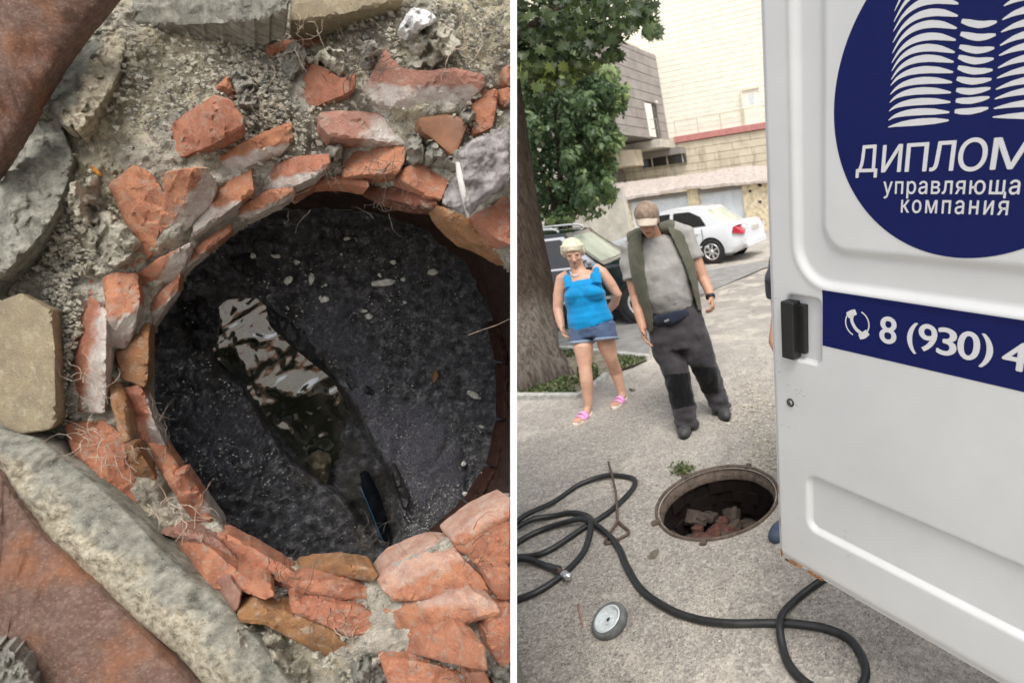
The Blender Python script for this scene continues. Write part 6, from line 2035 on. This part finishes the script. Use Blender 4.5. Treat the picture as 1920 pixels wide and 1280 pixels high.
def hand(bm, wrist, d, palm_n, thumb_side, L=.185, curl=.5, seed=0):
    """wrist point, direction d of the hand, palm normal, side vector where the thumb sits"""
    d = d.normalized(); s = (thumb_side - d * thumb_side.dot(d)).normalized(); n = d.cross(s)
    if n.dot(palm_n) < 0: n = -n
    pw = L * .23
    tube_bm(bm, [wrist - d * .02, wrist, wrist + d * L * .18, wrist + d * L * .42, wrist + d * L * .50], [(.026, .020), (.027, .019), (pw, .017), (pw * 1.05, .015), (pw * .95, .011)], 14, side=s)
    for k, (off, ln) in enumerate(((.75, .42), (.25, .47), (-.25, .44), (-.72, .35))):
        b = wrist + d * (L * (.44 - abs(off) * .03)) + s * (pw * off); ln *= L
        a1, a2, a3 = curl * .7, curl * 1.5, curl * 2.1
        q = [b]
        for fr, an in ((.45, a1), (.32, a2), (.23, a3)):
            q.append(q[-1] + (d * cos(an) + n * sin(an) + s * off * .06) * ln * fr)
        tube_bm(bm, [b - d * .012] + q, [.0088, .0090, .0086, .0078, .0062], 9)
    b = wrist + d * L * .13 + s * pw * .75
    q = [b, b + (d * .6 + s * .75 + n * .25).normalized() * L * .20, b + (d * .6 + s * .75 + n * .25).normalized() * L * .20 + (d * .9 + s * .15 + n * .45).normalized() * L * .19]
    tube_bm(bm, [wrist + d * L * .10] + q, [.013, .0125, .0105, .0075], 9)

def head_bm(bm, C, r, u, f, h=.235, female=False):
    """C centre of the head, axes right/up/front, h head height"""
    k = h / .235
    def E(x, y, z, a, b, c): ellipsoid_bm(bm, C + (r * x + f * y + u * z) * k, r * a * k, f * b * k, u * c * k, 20, 14)
    E(0, -.012, .028, .074, .092, .088)          # cranium
    E(0, .020, -.020, .062, .070, .085)          # face mass
    E(0, .030, -.070, .043, .052, .040)          # jaw
    E(0, .068, -.096, .021, .018, .016)          # chin
    for s in (-1, 1):
        E(s * .034, .062, -.030, .024, .022, .022)   # cheeks
        E(s * .073, -.008, -.012, .009, .018, .031)  # ears
        E(s * .030, .078, .018, .024, .012, .008)    # brows
    tube_bm(bm, [C + (f * .082 + u * .012) * k, C + (f * .098 - u * .012) * k, C + (f * .112 - u * .034) * k, C + (f * .094 - u * .044) * k], [.008 * k, .009 * k, .0135 * k, .009 * k], 9)
    for s in (-1, 1): E(s * .011, .094, -.038, .009, .010, .008)
    E(0, .082, -.060, .023, .010, .0055); E(0, .080, -.070, .020, .010, .0065)

def face_parts(C, r, u, f, parent, h=.235):
    k = h / .235
    for s in (-1, 1):
        bm = bmesh.new(); ellipsoid_bm(bm, C + (r * s * .030 + f * .076 + u * .004) * k, r * .012 * k, f * .009 * k, u * .006 * k, 12, 8); bm_obj('eye', bm, M_BLACKM, parent)
    bm = bmesh.new(); ellipsoid_bm(bm, C + (f * .087 - u * .065) * k, r * .021 * k, f * .0075 * k, u * .006 * k, 14, 8); bm_obj('mouth', bm, M_LIP, parent)

# ------------------------------------------------------------ the man
gm = G(1322, 806); ZM = (gm - CAM).dot(FWD)
def PM(px, py, dz=0): return P(px, py, ZM + dz)
man = thing('person', 'older man in khaki cap, olive vest and black-kneed trousers looking down at the manhole', 'person', (gm.x, gm.y, 0))
fl, fr_ = on(1286, 812), on(1356, 780)           # feet (image left, image right)
zl_, zr_ = (fl - CAM).dot(FWD), (fr_ - CAM).dot(FWD)
mf = (-FWD * .80 + EZ * -.50 + RGT * .06).normalized()   # face looks down
mr = RGT.copy(); mr = (mr - mf * mr.dot(mf)).normalized(); mu = mr.cross(mf)
if mu.z < 0: mu = -mu
HC = PM(1214, 411, -.26)
def ankle(foot, px, py): 
    return P(px, py, (foot - CAM).dot(FWD) + .06)
def make_man():
    bm = bmesh.new()
    head_bm(bm, HC, mr, mu, mf, .240)
    tube_bm(bm, [HC - mu * .05 - mf * .035, PM(1223, 436, -.15), PM(1229, 456, -.10)], [.055, .058, .07], 16)
    tube_bm(bm, [PM(1228, 452, -.12), PM(1238, 500, -.08), PM(1250, 550, -.02), PM(1262, 600, 0), PM(1270, 640, .02)], [(.12, .085), (.17, .11), (.15, .10), (.155, .105), (.15, .10)], 18, side=RGT)
    # arms
    tube_bm(bm, [PM(1182, 468, -.06), PM(1183, 510, -.05), PM(1192, 556, -.04), PM(1198, 585, -.08), PM(1206, 618, -.12)], [.058, .052, .042, .040, .028], 14)
    hand(bm, PM(1205, 614, -.12), PM(1214, 660, -.17) - PM(1205, 614, -.12), RGT, -FWD, .20, .45)
    tube_bm(bm, [PM(1285, 440, -.06), PM(1302, 480, -.03), PM(1318, 520, -.01), PM(1327, 540, -.04), PM(1334, 560, -.08)], [.058, .052, .043, .038, .027], 14)
    hand(bm, PM(1333, 558, -.08), PM(1340, 592, -.12) - PM(1333, 558, -.08), -RGT, -FWD, .175, .95)
    # legs
    for fo, hip, knee, ank in ((fl, (1245, 640), (1275, 715), (1286, 786)), (fr_, (1295, 630), (1326, 700), (1350, 757))):
        zz = (fo - CAM).dot(FWD)
        tube_bm(bm, [PM(*hip, .02), P(*knee, (ZM + zz) / 2 - .01), P(ank[0], ank[1] - 30, zz + .04), P(*ank, zz + .04)], [.07, .040, .035, .035], 14)
        tube_bm(bm, [P(*ank, zz + .04), fo + EZ * .05 + FWD * .06], [.035, .03], 12)
    return voxel_obj('body', bm, M_SKIN, .0058, 4, man)
make_man()
face_parts(HC, mr, mu, mf, man, .24)
# hair fringe round the back
bm = bmesh.new(); ellipsoid_bm(bm, HC + mu * .015 - mf * .012, mr * .080, mf * .095, mu * .080, 20, 14); bm_obj('hair', bm, M_HAIR, man)
# cap
bm = bmesh.new()
ellipsoid_bm(bm, HC + mu * .038 - mf * .012, mr * .090, mf * .106, mu * .086, 28, 18)
cap = voxel_obj('cap', bm, M_CAP, .006, 4, man)
bm = bmesh.new(); vs = []
for j in range(9):
    row = []
    for i in range(17):
        a = (i - 8) / 8; t = j / 8
        x = a * (.078 - .010 * t); y = .078 * sqrt(max(0, 1 - (a * .85) ** 2)) + t * .085 * sqrt(max(0, 1 - (a * .9) ** 2)); z = .046 - .030 * a * a - t * .030
        row.append(bm.verts.new(HC + mr * x + mf * y + mu * z))
    vs.append(row)
for j in range(8):
    for i in range(16): bm.faces.new((vs[j][i], vs[j][i + 1], vs[j + 1][i + 1], vs[j + 1][i]))
o = bm_obj('visor', bm, M_VISOR, man); sm = o.modifiers.new('t', 'SOLIDIFY'); sm.thickness = .005; sm.offset = 0
# tee shirt
bm = bmesh.new()
tube_bm(bm, [PM(1226, 441, -.11), PM(1229, 456, -.09), PM(1240, 510, -.09), PM(1250, 548, -.07), PM(1260, 572, -.03), PM(1264, 584, -.02)], [(.075, .070), (.17, .110), (.198, .150), (.182, .152), (.172, .142), (.155, .12)], 28, side=(PM(1275, 440) - PM(1180, 460)).normalized())
tube_bm(bm, [PM(1205, 455, -.08), PM(1183, 468, -.06), PM(1182, 505, -.05), PM(1186, 524, -.05)], [.08, .078, .070, .074], 16)
tube_bm(bm, [PM(1262, 436, -.07), PM(1284, 442, -.05), PM(1296, 470, -.04), PM(1304, 486, -.03)], [.08, .076, .070, .070], 16)
voxel_obj('tee_shirt', bm, M_TEE, .008, 3, man, lambda q: folds(8, .008, 3)(q) + (.5 - abs(noise.noise(Vector((q.x * 9 + q.z * 6, q.y * 9, q.z * 7))))) * .014)
# vest: an open-fronted shell round the torso
def cpx(p):
    d = p - CAM; z = d.dot(FWD); return CX + F * d.dot(RGT) / z, CY - F * d.dot(UPV) / z
def shell(name, pts, rads, sd, keep, mat, parent, seg=160, amp=.008, thick=.006, sub=16, seed=1):
    C_ = catmull(pts, sub); n = len(C_); verts, rows = [], []
    for i, c_ in enumerate(C_):
        f = i / (n - 1) * (len(rads) - 1); k = min(len(rads) - 2, int(f)); fr = f - k
        ra = rads[k][0] + (rads[k + 1][0] - rads[k][0]) * fr; rb = rads[k][1] + (rads[k + 1][1] - rads[k][1]) * fr
        t = (C_[min(n - 1, i + 1)] - C_[max(0, i - 1)]).normalized(); s_ = (sd - t * sd.dot(t)).normalized(); b_ = t.cross(s_)
        row = []
        for q in range(seg):
            a = 2 * pi * q / seg
            k_ = 1 + (noise.noise(Vector((cos(a) * 2.5 + seed, sin(a) * 2.5, i * .05))) * amp * 4 + abs(noise.noise(Vector((cos(a) * 6, sin(a) * 6 + seed, i * .11)))) * amp * 4)
            row.append(c_ + s_ * cos(a) * ra * k_ + b_ * sin(a) * rb * k_)
        rows.append(row)
    bm = bmesh.new(); vs = [[bm.verts.new(p_) for p_ in r_] for r_ in rows]
    for i in range(n - 1):
        for q in range(seg):
            q2 = (q + 1) % seg; m_ = (rows[i][q] + rows[i][q2] + rows[i + 1][q] + rows[i + 1][q2]) / 4
            nn = m_ - (C_[i] + C_[i + 1]) / 2
            if keep(m_, nn): bm.faces.new((vs[i][q], vs[i][q2], vs[i + 1][q2], vs[i + 1][q]))
    bmesh.ops.delete(bm, geom=[v for v in bm.verts if not v.link_faces], context='VERTS')
    for _ in range(10): bmesh.ops.smooth_vert(bm, verts=[v for v in bm.verts if v.is_boundary], factor=.5, use_axis_x=True, use_axis_y=True, use_axis_z=True)
    bmesh.ops.recalc_face_normals(bm, faces=bm.faces)
    o = bm_obj(name, bm, mat, parent); s2 = o.modifiers.new('t', 'SOLIDIFY'); s2.thickness = thick; s2.offset = 0
    return o
def interp(tab, y):
    if y <= tab[0][0]: return tab[0][1]
    for (y0, x0), (y1, x1) in zip(tab[:-1], tab[1:]):
        if y <= y1: return x0 + (x1 - x0) * (y - y0) / (y1 - y0)
    return tab[-1][1]
VL = [(425, 1206), (460, 1205), (520, 1212), (560, 1218), (600, 1226), (640, 1222)]
VR = [(415, 1246), (440, 1256), (480, 1276), (530, 1294), (580, 1308), (640, 1320)]
def keepv(p_, nn):
    x, y = cpx(p_)
    if nn.dot(FWD) > 0: return True
    if x > 1262 and y > 583: return False
    return x < interp(VL, y) or x > interp(VR, y)
sdv = (PM(1275, 436) - PM(1180, 458)).normalized()
shell('vest', [PM(1228, 434, -.06), PM(1230, 446, -.07), PM(1233, 462, -.08), PM(1243, 505, -.08), PM(1254, 550, -.06), PM(1262, 590, -.02), PM(1266, 612, .0)],
      [(.14, .10), (.205, .13), (.222, .150), (.232, .172), (.222, .172), (.215, .160), (.212, .155)], sdv, keepv, M_VEST, man, amp=.010, thick=.010)
for pts in ([(1180, 448), (1200, 441), (1216, 436)], [(1240, 430), (1258, 426), (1274, 430)]):
    bm = bmesh.new(); tube_bm(bm, [PM(*q, -.055) for q in pts], [(.05, .10), (.06, .115), (.045, .09)], 14, side=EZ); voxel_obj('vest_shoulder', bm, M_VEST, .008, 3, man)
for (x0, y0, x1, y1) in ((1183, 508, 1207, 512), (1290, 490, 1304, 486), (1193, 552, 1216, 556)):
    pass
# trousers
def trousers():
    bm = bmesh.new()
    sd = (PM(1300, 560) - PM(1222, 580)).normalized()
    tube_bm(bm, [PM(1262, 574, -.02), PM(1266, 595, -.01), PM(1272, 630, .0), PM(1276, 655, 0)], [(.172, .125), (.190, .135), (.212, .140), (.205, .130), ], 24, side=sd)
    zl2, zr2 = zl_, zr_
    tube_bm(bm, [PM(1243, 604, 0), PM(1249, 640, 0), PM(1257, 668, 0), P(1270, 705, (ZM + zl2) / 2 - .02), P(1279, 745, zl2 + .04), P(1287, 790, zl2 + .03), P(1288, 800, zl2 + .03)], [.105, .122, .112, .096, .088, .080, .082], 20)
    tube_bm(bm, [PM(1293, 600, 0), PM(1300, 635, 0), PM(1311, 662, 0), P(1325, 697, (ZM + zr2) / 2 - .02), P(1338, 730, zr2 + .04), P(1350, 758, zr2 + .04), P(1354, 768, zr2 + .04)], [.10, .120, .108, .092, .084, .082, .082], 20)
    o = voxel_obj('trousers', bm, M_PANT, .008, 3, man, lambda q: folds(8, .012, 21)(q) + (.5 - abs(noise.noise(Vector((q.x * 16, q.y * 16, q.z * 7 + 3))))) * .007 + sstep(.22, .06, q.z) * sin(q.z * 95 + q.x * 25) * .006, mats=[M_PANT, M_PATCH])
    # black knee panels: faces in front, within the knee band
    for pl in o.data.polygons:
        x, y = cpx(pl.center)
        if pl.normal.dot(FWD) < .25:
            if x < 1306 and 700 + (x - 1275) * -.1 < y < 765 + (x - 1275) * -.2: pl.material_index = 1
            elif x >= 1296 and 688 < y < 738 + (x - 1330) * -.05 and x < 1346: pl.material_index = 1
    return o
trousers()
# belt, buckle, pouch
sd = (PM(1302, 553) - PM(1222, 584)).normalized()
bm = bmesh.new(); ring = []
upb = sd.cross(FWD).normalized()
if upb.z < 0: upb = -upb
cb = PM(1262, 571, -.02); fb = upb.cross(sd).normalized()
for i in range(40):
    a = 2 * pi * i / 40; ring.append([bm.verts.new(cb + sd * cos(a) * (.176 + e) + fb * sin(a) * (.134 + e) + upb * h) for e, h in ((0, -.018), (.005, -.018), (.005, .018), (0, .018))])
for i in range(40):
    for k in range(4): bm.faces.new((ring[i][k], ring[(i + 1) % 40][k], ring[(i + 1) % 40][(k + 1) % 4], ring[i][(k + 1) % 4]))
bm_obj('belt', bm, M_PLASTIC, man)
box('buckle', PM(1262, 566, -.175), .022, .008, .018, M_BUCKLE, man, sd, -FWD, upb, bv=.003)
bm = bmesh.new()
tube_bm(bm, [PM(1222, 600, -.08), PM(1236, 600, -.155), PM(1256, 597, -.175), PM(1274, 591, -.16), PM(1290, 585, -.11)], [(.022, .012), (.040, .020), (.044, .024), (.040, .020), (.022, .012)], 14, side=upb)
voxel_obj('waist_pouch', bm, M_NAVY, .007, 3, man, folds(12, .005, 4))
box('pouch_badge', PM(1250, 601, -.236), .018, .004, .008, simple('grey_badge', .2, .5), man, sd, -FWD, upb, bv=.002)
# watch
wc_, wd_ = PM(1332, 556, -.075), (PM(1338, 578, -.1) - PM(1330, 540, -.05)).normalized()
lathe('watch', [(.033, -.013), (.037, -.012), (.037, .012), (.033, .013)], M_PLASTIC, man, wc_, 28, axis=wd_, ref=wd_.orthogonal().normalized())
# shoes
def shoe(name, foot, d, mat, L=.29, w=.052, h=.075, parent=None, sole=None):
    d = d.normalized(); s = EZ.cross(d).normalized(); bm = bmesh.new()
    ellipsoid_bm(bm, foot + d * L * .22 + EZ * h * .55, s * w, d * L * .30, EZ * h * .58, 18, 12)
    ellipsoid_bm(bm, foot - d * L * .16 + EZ * h * .75, s * w * .82, d * L * .22, EZ * h * .80, 18, 12)
    tube_bm(bm, [foot - d * L * .14 + EZ * h * .7, foot - d * L * .16 + EZ * h * 1.7], [w * .8, w * .8], 14)
    o = voxel_obj(name, bm, mat, .006, 3, parent)
    for v in o.data.vertices:
        if v.co.z < foot.z + .008: v.co.z = foot.z + .004
    bm = bmesh.new(); n = 28; A, B = [], []
    for i in range(n):
        a = 2 * pi * i / n; rx = w * .95 * (1 - .15 * (1 if sin(a) < 0 else 0)); p = foot + s * cos(a) * rx + d * (sin(a) * L * .43 + L * .06)
        A.append(bm.verts.new(p + EZ * .001)); B.append(bm.verts.new(p + EZ * .020))
    bm.faces.new(A[::-1]); bm.faces.new(B)
    for i in range(n): bm.faces.new((A[i], A[(i + 1) % n], B[(i + 1) % n], B[i]))
    bm_obj('sole', bm, sole or M_PLASTIC, parent, False)
shoe('shoe', fl + FWD * .02, Vector((.02, -1, 0)), M_SHOE, parent=man)
shoe('shoe', fr_ + FWD * .02, Vector((.30, -1, 0)), M_SHOE, parent=man)

# ------------------------------------------------------------ the woman
wl0, wr0 = on(1100, 783), on(1167, 754)
zwl, zwr = (wl0 - CAM).dot(FWD), (wr0 - CAM).dot(FWD)
ZW = (zwl + zwr) / 2
def PW(px, py, dz=0): return P(px, py, ZW + dz)
wom = thing('person', 'woman with short blonde hair in turquoise tank top, denim shorts and pink sandals', 'person', ((wl0 + wr0) / 2))
wf = (-FWD * .80 - EZ * .42 + RGT * .22).normalized(); wr_ = (RGT + FWD * .22 + EZ * .12); wr_ = (wr_ - wf * wr_.dot(wf)).normalized(); wu = wr_.cross(wf)
if wu.z < 0: wu = -wu
WH = PW(1075, 474, -.06)
def make_woman():
    bm = bmesh.new()
    head_bm(bm, WH, wr_, wu, wf, .232)
    tube_bm(bm, [WH - wu * .05 - wf * .02, PW(1083, 502, .01), PW(1088, 520, .02)], [.054, .060, .09], 16)
    sd = (PW(1128, 500) - PW(1052, 515)).normalized()
    tube_bm(bm, [PW(1088, 512, .02), PW(1090, 525, .0), PW(1094, 550, -.02), PW(1100, 590, 0), PW(1108, 618, .02), PW(1111, 628, .02)], [(.10, .06), (.155, .08), (.150, .09), (.135, .09), (.15, .10), (.14, .09)], 20, side=sd)
    tube_bm(bm, [PW(1066, 514, .01), PW(1054, 522, .01), PW(1048, 553, .02), PW(1046, 580, .02), PW(1050, 600, -.01), PW(1053, 614, -.03)], [.046, .052, .050, .042, .037, .028], 14)
    hand(bm, PW(1053, 612, -.03), PW(1063, 645, -.06) - PW(1053, 612, -.03), RGT, -FWD, .17, .55)
    tube_bm(bm, [PW(1114, 501, .01), PW(1129, 511, .02), PW(1145, 533, .05), PW(1157, 552, .09), PW(1152, 568, .14), PW(1138, 585, .18)], [.046, .052, .050, .044, .040, .030], 14)
    hand(bm, PW(1138, 585, .18), PW(1110, 598, .2) - PW(1138, 585, .18), FWD, EZ, .17, .4)
    for fo, hip, th, knee, calf, ank, z_ in ((wl0, (1094, 630), (1094, 655), (1097, 688), (1100, 715), (1103, 762), zwl), (wr0, (1134, 628), (1139, 650), (1146, 672), (1156, 700), (1166, 735), zwr)):
        tube_bm(bm, [PW(*hip, .02), P(*th, (ZW * 2 + z_) / 3), P(*knee, (ZW + z_) / 2 - .01), P(*calf, z_ + .03), P(*ank, z_ + .03), fo + EZ * .05 + FWD * .02], [(.080, .085), (.080, .085), .056, .054, .034, .034], 18, side=RGT)
        d = Vector((-.28, -1, 0)).normalized() if fo is wl0 else Vector((-.22, -1, 0)).normalized(); s = EZ.cross(d)
        tube_bm(bm, [fo - d * .05 + EZ * .045, fo + d * .04 + EZ * .045, fo + d * .11 + EZ * .035], [(.030, .025), (.038, .022), (.040, .014)], 12, side=s)
        for k in range(5):
            o_ = (k - 2) * .0165; ln = .045 - abs(k - (3.4 if fo is wl0 else .6)) * .003
            tube_bm(bm, [fo + d * .10 + s * o_ + EZ * .032, fo + d * (.12 + ln * .5) + s * o_ + EZ * .033, fo + d * (.115 + ln) + s * o_ + EZ * .027], [.0085, .0085, .006], 8)
    return voxel_obj('body', bm, M_SKINW, .0056, 4, wom)
make_woman()
face_parts(WH, wr_, wu, wf, wom, .232)
bm = bmesh.new()
ellipsoid_bm(bm, WH + wu * .040 - wf * .026, wr_ * .090, wf * .098, wu * .086, 24, 16)
for k in range(11):
    a = (k - 5) / 5; tube_bm(bm, [WH + wu * .112 + wr_ * .02 * a, WH + wu * .070 + wf * .070 * (1 - .4 * a * a) + wr_ * .066 * a, WH + wu * (.052 - .022 * abs(a)) + wf * .092 * (1 - .55 * a * a) + wr_ * .084 * a], [.026, .020, .006], 8)
for s in (-1, 1):
    tube_bm(bm, [WH + wu * .07 + wr_ * s * .072, WH + wu * .0 + wr_ * s * .082 - wf * .0, WH - wu * .040 + wr_ * s * .072 - wf * .025], [.026, .022, .012], 8)
ellipsoid_bm(bm, WH - wu * .02 - wf * .055, wr_ * .075, wf * .055, wu * .07, 18, 12)
voxel_obj('hair', bm, M_HAIR, .005, 2, wom, lambda p: noise.noise(Vector((p.x * 90, p.y * 60, p.z * 22))) * .003)
# tank top
bm = bmesh.new()
sd = (PW(1128, 500) - PW(1052, 515)).normalized()
tube_bm(bm, [PW(1090, 530, .0), PW(1093, 540, -.01), PW(1097, 556, -.02), PW(1101, 575, -.005), PW(1106, 600, 0), PW(1110, 611, .01)], [(.140, .085), (.160, .115), (.182, .140), (.176, .128), (.198, .145), (.200, .145)], 28, side=sd)
for s in (-1, 1): ellipsoid_bm(bm, PW(1096, 556, -.085) + sd * s * .07, sd * .10, FWD * .080, EZ * .085, 18, 12)
tube_bm(bm, [PW(1062, 512, .01), PW(1064, 522, -.06), PW(1068, 540, -.09)], [(.030, .018), (.032, .018), (.05, .03)], 12, side=sd)
tube_bm(bm, [PW(1117, 498, .01), PW(1119, 512, -.055), PW(1118, 532, -.09)], [(.030, .018), (.032, .018), (.05, .03)], 12, side=sd)
tube_bm(bm, [PW(1062, 512, .0), PW(1066, 525, .08), PW(1072, 545, .10)], [.03, .03, .05], 12)
tube_bm(bm, [PW(1117, 498, .0), PW(1116, 515, .08), PW(1112, 540, .10)], [.03, .03, .05], 12)
for s_, (x_, y_) in ((-1, (1068, 524)), (1, (1113, 512))):
    ellipsoid_bm(bm, PW(x_, y_ + 8, -.045), sd * .028, FWD * .032, EZ * .05, 14, 10)
tt = voxel_obj('tank_top', bm, M_TANK, .0065, 3, wom, lambda p: noise.noise(Vector((p.x * 5, p.y * 5, p.z * 26))) * .006 + noise.noise(p * 12) * .003)
# shorts
bm = bmesh.new()
tube_bm(bm, [PW(1108, 602, .01), PW(1110, 615, .01), PW(1113, 628, .02)], [(.185, .13), (.203, .14), (.200, .13)], 24, side=sd)
tube_bm(bm, [PW(1091, 612, .01), PW(1091, 642, .0)], [(.108, .120), (.108, .112)], 20, side=sd)
tube_bm(bm, [PW(1131, 608, .01), PW(1135.5, 636, .0)], [(.108, .120), (.108, .112)], 20, side=sd)
voxel_obj('shorts', bm, M_SHORT, .0065, 2, wom, folds(14, .005, 2))
for c, n_ in (((1092, 641), 0), ((1136.5, 635), 0)):
    bm = bmesh.new(); C_ = PW(*c, .0); ax_ = (PW(1100, 600) - PW(1106, 660)).normalized(); s_ = (sd - ax_ * sd.dot(ax_)).normalized(); b_ = ax_.cross(s_); rg = []
    for i in range(36):
        a = 2 * pi * i / 36; rg.append([bm.verts.new(C_ + s_ * cos(a) * (.1055 + e) + b_ * sin(a) * (.1075 + e) + ax_ * h) for e, h in ((-.008, -.012), (.006, -.012), (.007, .012), (-.004, .012))])
    for i in range(36):
        for k in range(4): bm.faces.new((rg[i][k], rg[(i + 1) % 36][k], rg[(i + 1) % 36][(k + 1) % 4], rg[i][(k + 1) % 4]))
    bm_obj('hem', bm, M_HEM, wom)
# sandals
for fo, d in ((wl0, Vector((-.28, -1, 0))), (wr0, Vector((-.22, -1, 0)))):
    d.normalize(); s = EZ.cross(d); bm = bmesh.new(); A, B = [], []
    for i in range(36):
        a = 2 * pi * i / 36; y = sin(a); w = .050 * (1.0 if y > 0 else .82)
        p = fo + s * cos(a) * w + d * (y * .132 + .045); A.append(bm.verts.new(p + EZ * .002)); B.append(bm.verts.new(p + EZ * .026))
    bm.faces.new(A[::-1]); bm.faces.new(B)
    for i in range(36): bm.faces.new((A[i], A[(i + 1) % 36], B[(i + 1) % 36], B[i]))
    bevel(bm_obj('sandal_sole', bm, M_SOLE, wom, False), .004)
    for q, hh, ww in ((.045, .075, .022), (.085, .062, .018)):
        bm = bmesh.new(); rows = []
        for i in range(13):
            a = pi * i / 12; p = fo + s * cos(a) * .050 + EZ * (.018 + sin(a) * (hh - .018)) + d * q
            rows.append([bm.verts.new(p + d * (k * ww)) for k in (-1, 1)])
        for i in range(12): bm.faces.new((rows[i][0], rows[i + 1][0], rows[i + 1][1], rows[i][1]))
        o = bm_obj('sandal_strap', bm, M_PINK, wom); sm = o.modifiers.new('t', 'SOLIDIFY'); sm.thickness = .005
# necklace
bm = bmesh.new(); tube_bm(bm, catmull([PW(1068, 508, -.05), PW(1072, 514, -.075), PW(1078, 517, -.085), PW(1086, 514, -.08)], 4), .004, 6); bm_obj('necklace', bm, M_GALV, wom)

# ------------------------------------------------------------ third person, almost hidden by the door
ga, gb = on(1458, 1001), on(1545, 1000)
ZT = (ga - CAM).dot(FWD) + .12
def PQ(px, py, dz=0): return P(px + 10, py, ZT + dz)
thr = thing('person', 'person in dark grey tee almost hidden behind the open van door, elbow and shoe showing', 'person', ga)
bm = bmesh.new()
tf = (-FWD * .8 - EZ * .3 - RGT * .3).normalized(); tr_ = (RGT - tf * RGT.dot(tf)).normalized(); tu = tr_.cross(tf)
TH_ = PQ(1530, 395, 0)
head_bm(bm, TH_, tr_, tu, tf, .235)
tube_bm(bm, [TH_ - tu * .07, PQ(1530, 460, .02)], [.055, .06], 14)
tube_bm(bm, [PQ(1530, 455, .02), PQ(1530, 480, .02), PQ(1530, 560, 0), PQ(1525, 660, 0), PQ(1520, 700, 0)], [(.10, .07), (.18, .10), (.16, .10), (.15, .10), (.15, .10)], 18, side=RGT)
tube_bm(bm, [PQ(1462, 485, 0), PQ(1450, 540, 0), PQ(1452, 590, .0), PQ(1445, 640, -.02), PQ(1466, 690, -.10)], [.055, .05, .045, .042, .028], 14)
hand(bm, PQ(1466, 690, -.10), PQ(1490, 730, -.15) - PQ(1466, 690, -.10), RGT, -FWD, .18, .6)
tube_bm(bm, [PQ(1598, 490, 0), PQ(1610, 560, 0), PQ(1612, 620, 0), PQ(1600, 700, -.06)], [.055, .05, .042, .028], 14)
hand(bm, PQ(1600, 700, -.06), PQ(1596, 750, -.1) - PQ(1600, 700, -.06), -RGT, -FWD, .18, .6)
for fo, kx in ((ga, 1490), (gb, 1550)):
    tube_bm(bm, [PQ(kx, 690, 0), PQ(kx, 830, 0), fo + EZ * .14 + FWD * .08 + RGT * .08, fo + EZ * .06 + FWD * .05 + RGT * .07], [.08, .055, .04, .035], 14)
voxel_obj('body', bm, M_SKIN, .0075, 4, thr)
face_parts(TH_, tr_, tu, tf, thr)
bm = bmesh.new(); ellipsoid_bm(bm, TH_ + tu * .045 - tf * .02, tr_ * .082, tf * .092, tu * .08, 20, 14); bm_obj('hair', bm, M_HAIRD, thr)
bm = bmesh.new()
tube_bm(bm, [PQ(1530, 452, .02), PQ(1530, 475, .02), PQ(1530, 560, 0), PQ(1527, 660, 0), PQ(1525, 700, 0)], [(.09, .08), (.22, .13), (.20, .14), (.19, .14), (.19, .14)], 22, side=RGT)
tube_bm(bm, [PQ(1480, 478, .0), PQ(1462, 492, 0), PQ(1452, 530, -.02), PQ(1452, 560, 0)], [.08, .088, .082, .070], 14)
tube_bm(bm, [PQ(1580, 478, .0), PQ(1598, 492, 0), PQ(1610, 540, 0)], [.08, .085, .08], 14)
voxel_obj('tee_shirt', bm, M_DSLV, .009, 3, thr, folds(9, .008, 5))
bm = bmesh.new()
tube_bm(bm, [PQ(1525, 680, 0), PQ(1522, 740, 0)], [(.18, .13), (.19, .13)], 20, side=RGT)
tube_bm(bm, [PQ(1492, 720, 0), PQ(1495, 830, 0), ga + EZ * .12 + FWD * .08 + RGT * .10], [.105, .080, .065], 16)
tube_bm(bm, [PQ(1552, 720, 0), PQ(1555, 830, 0), gb + EZ * .13 + FWD * .10], [.105, .085, .070], 16)
voxel_obj('trousers', bm, M_NAVY, .009, 3, thr, folds(8, .008, 9))
shoe('shoe', ga + FWD * .06 + RGT * .05, Vector((-.55, -.85, 0)), M_BSHOE, parent=thr, sole=M_CONC)
shoe('shoe', gb + FWD * .06, Vector((.1, -1, 0)), M_BSHOE, parent=thr, sole=M_CONC)
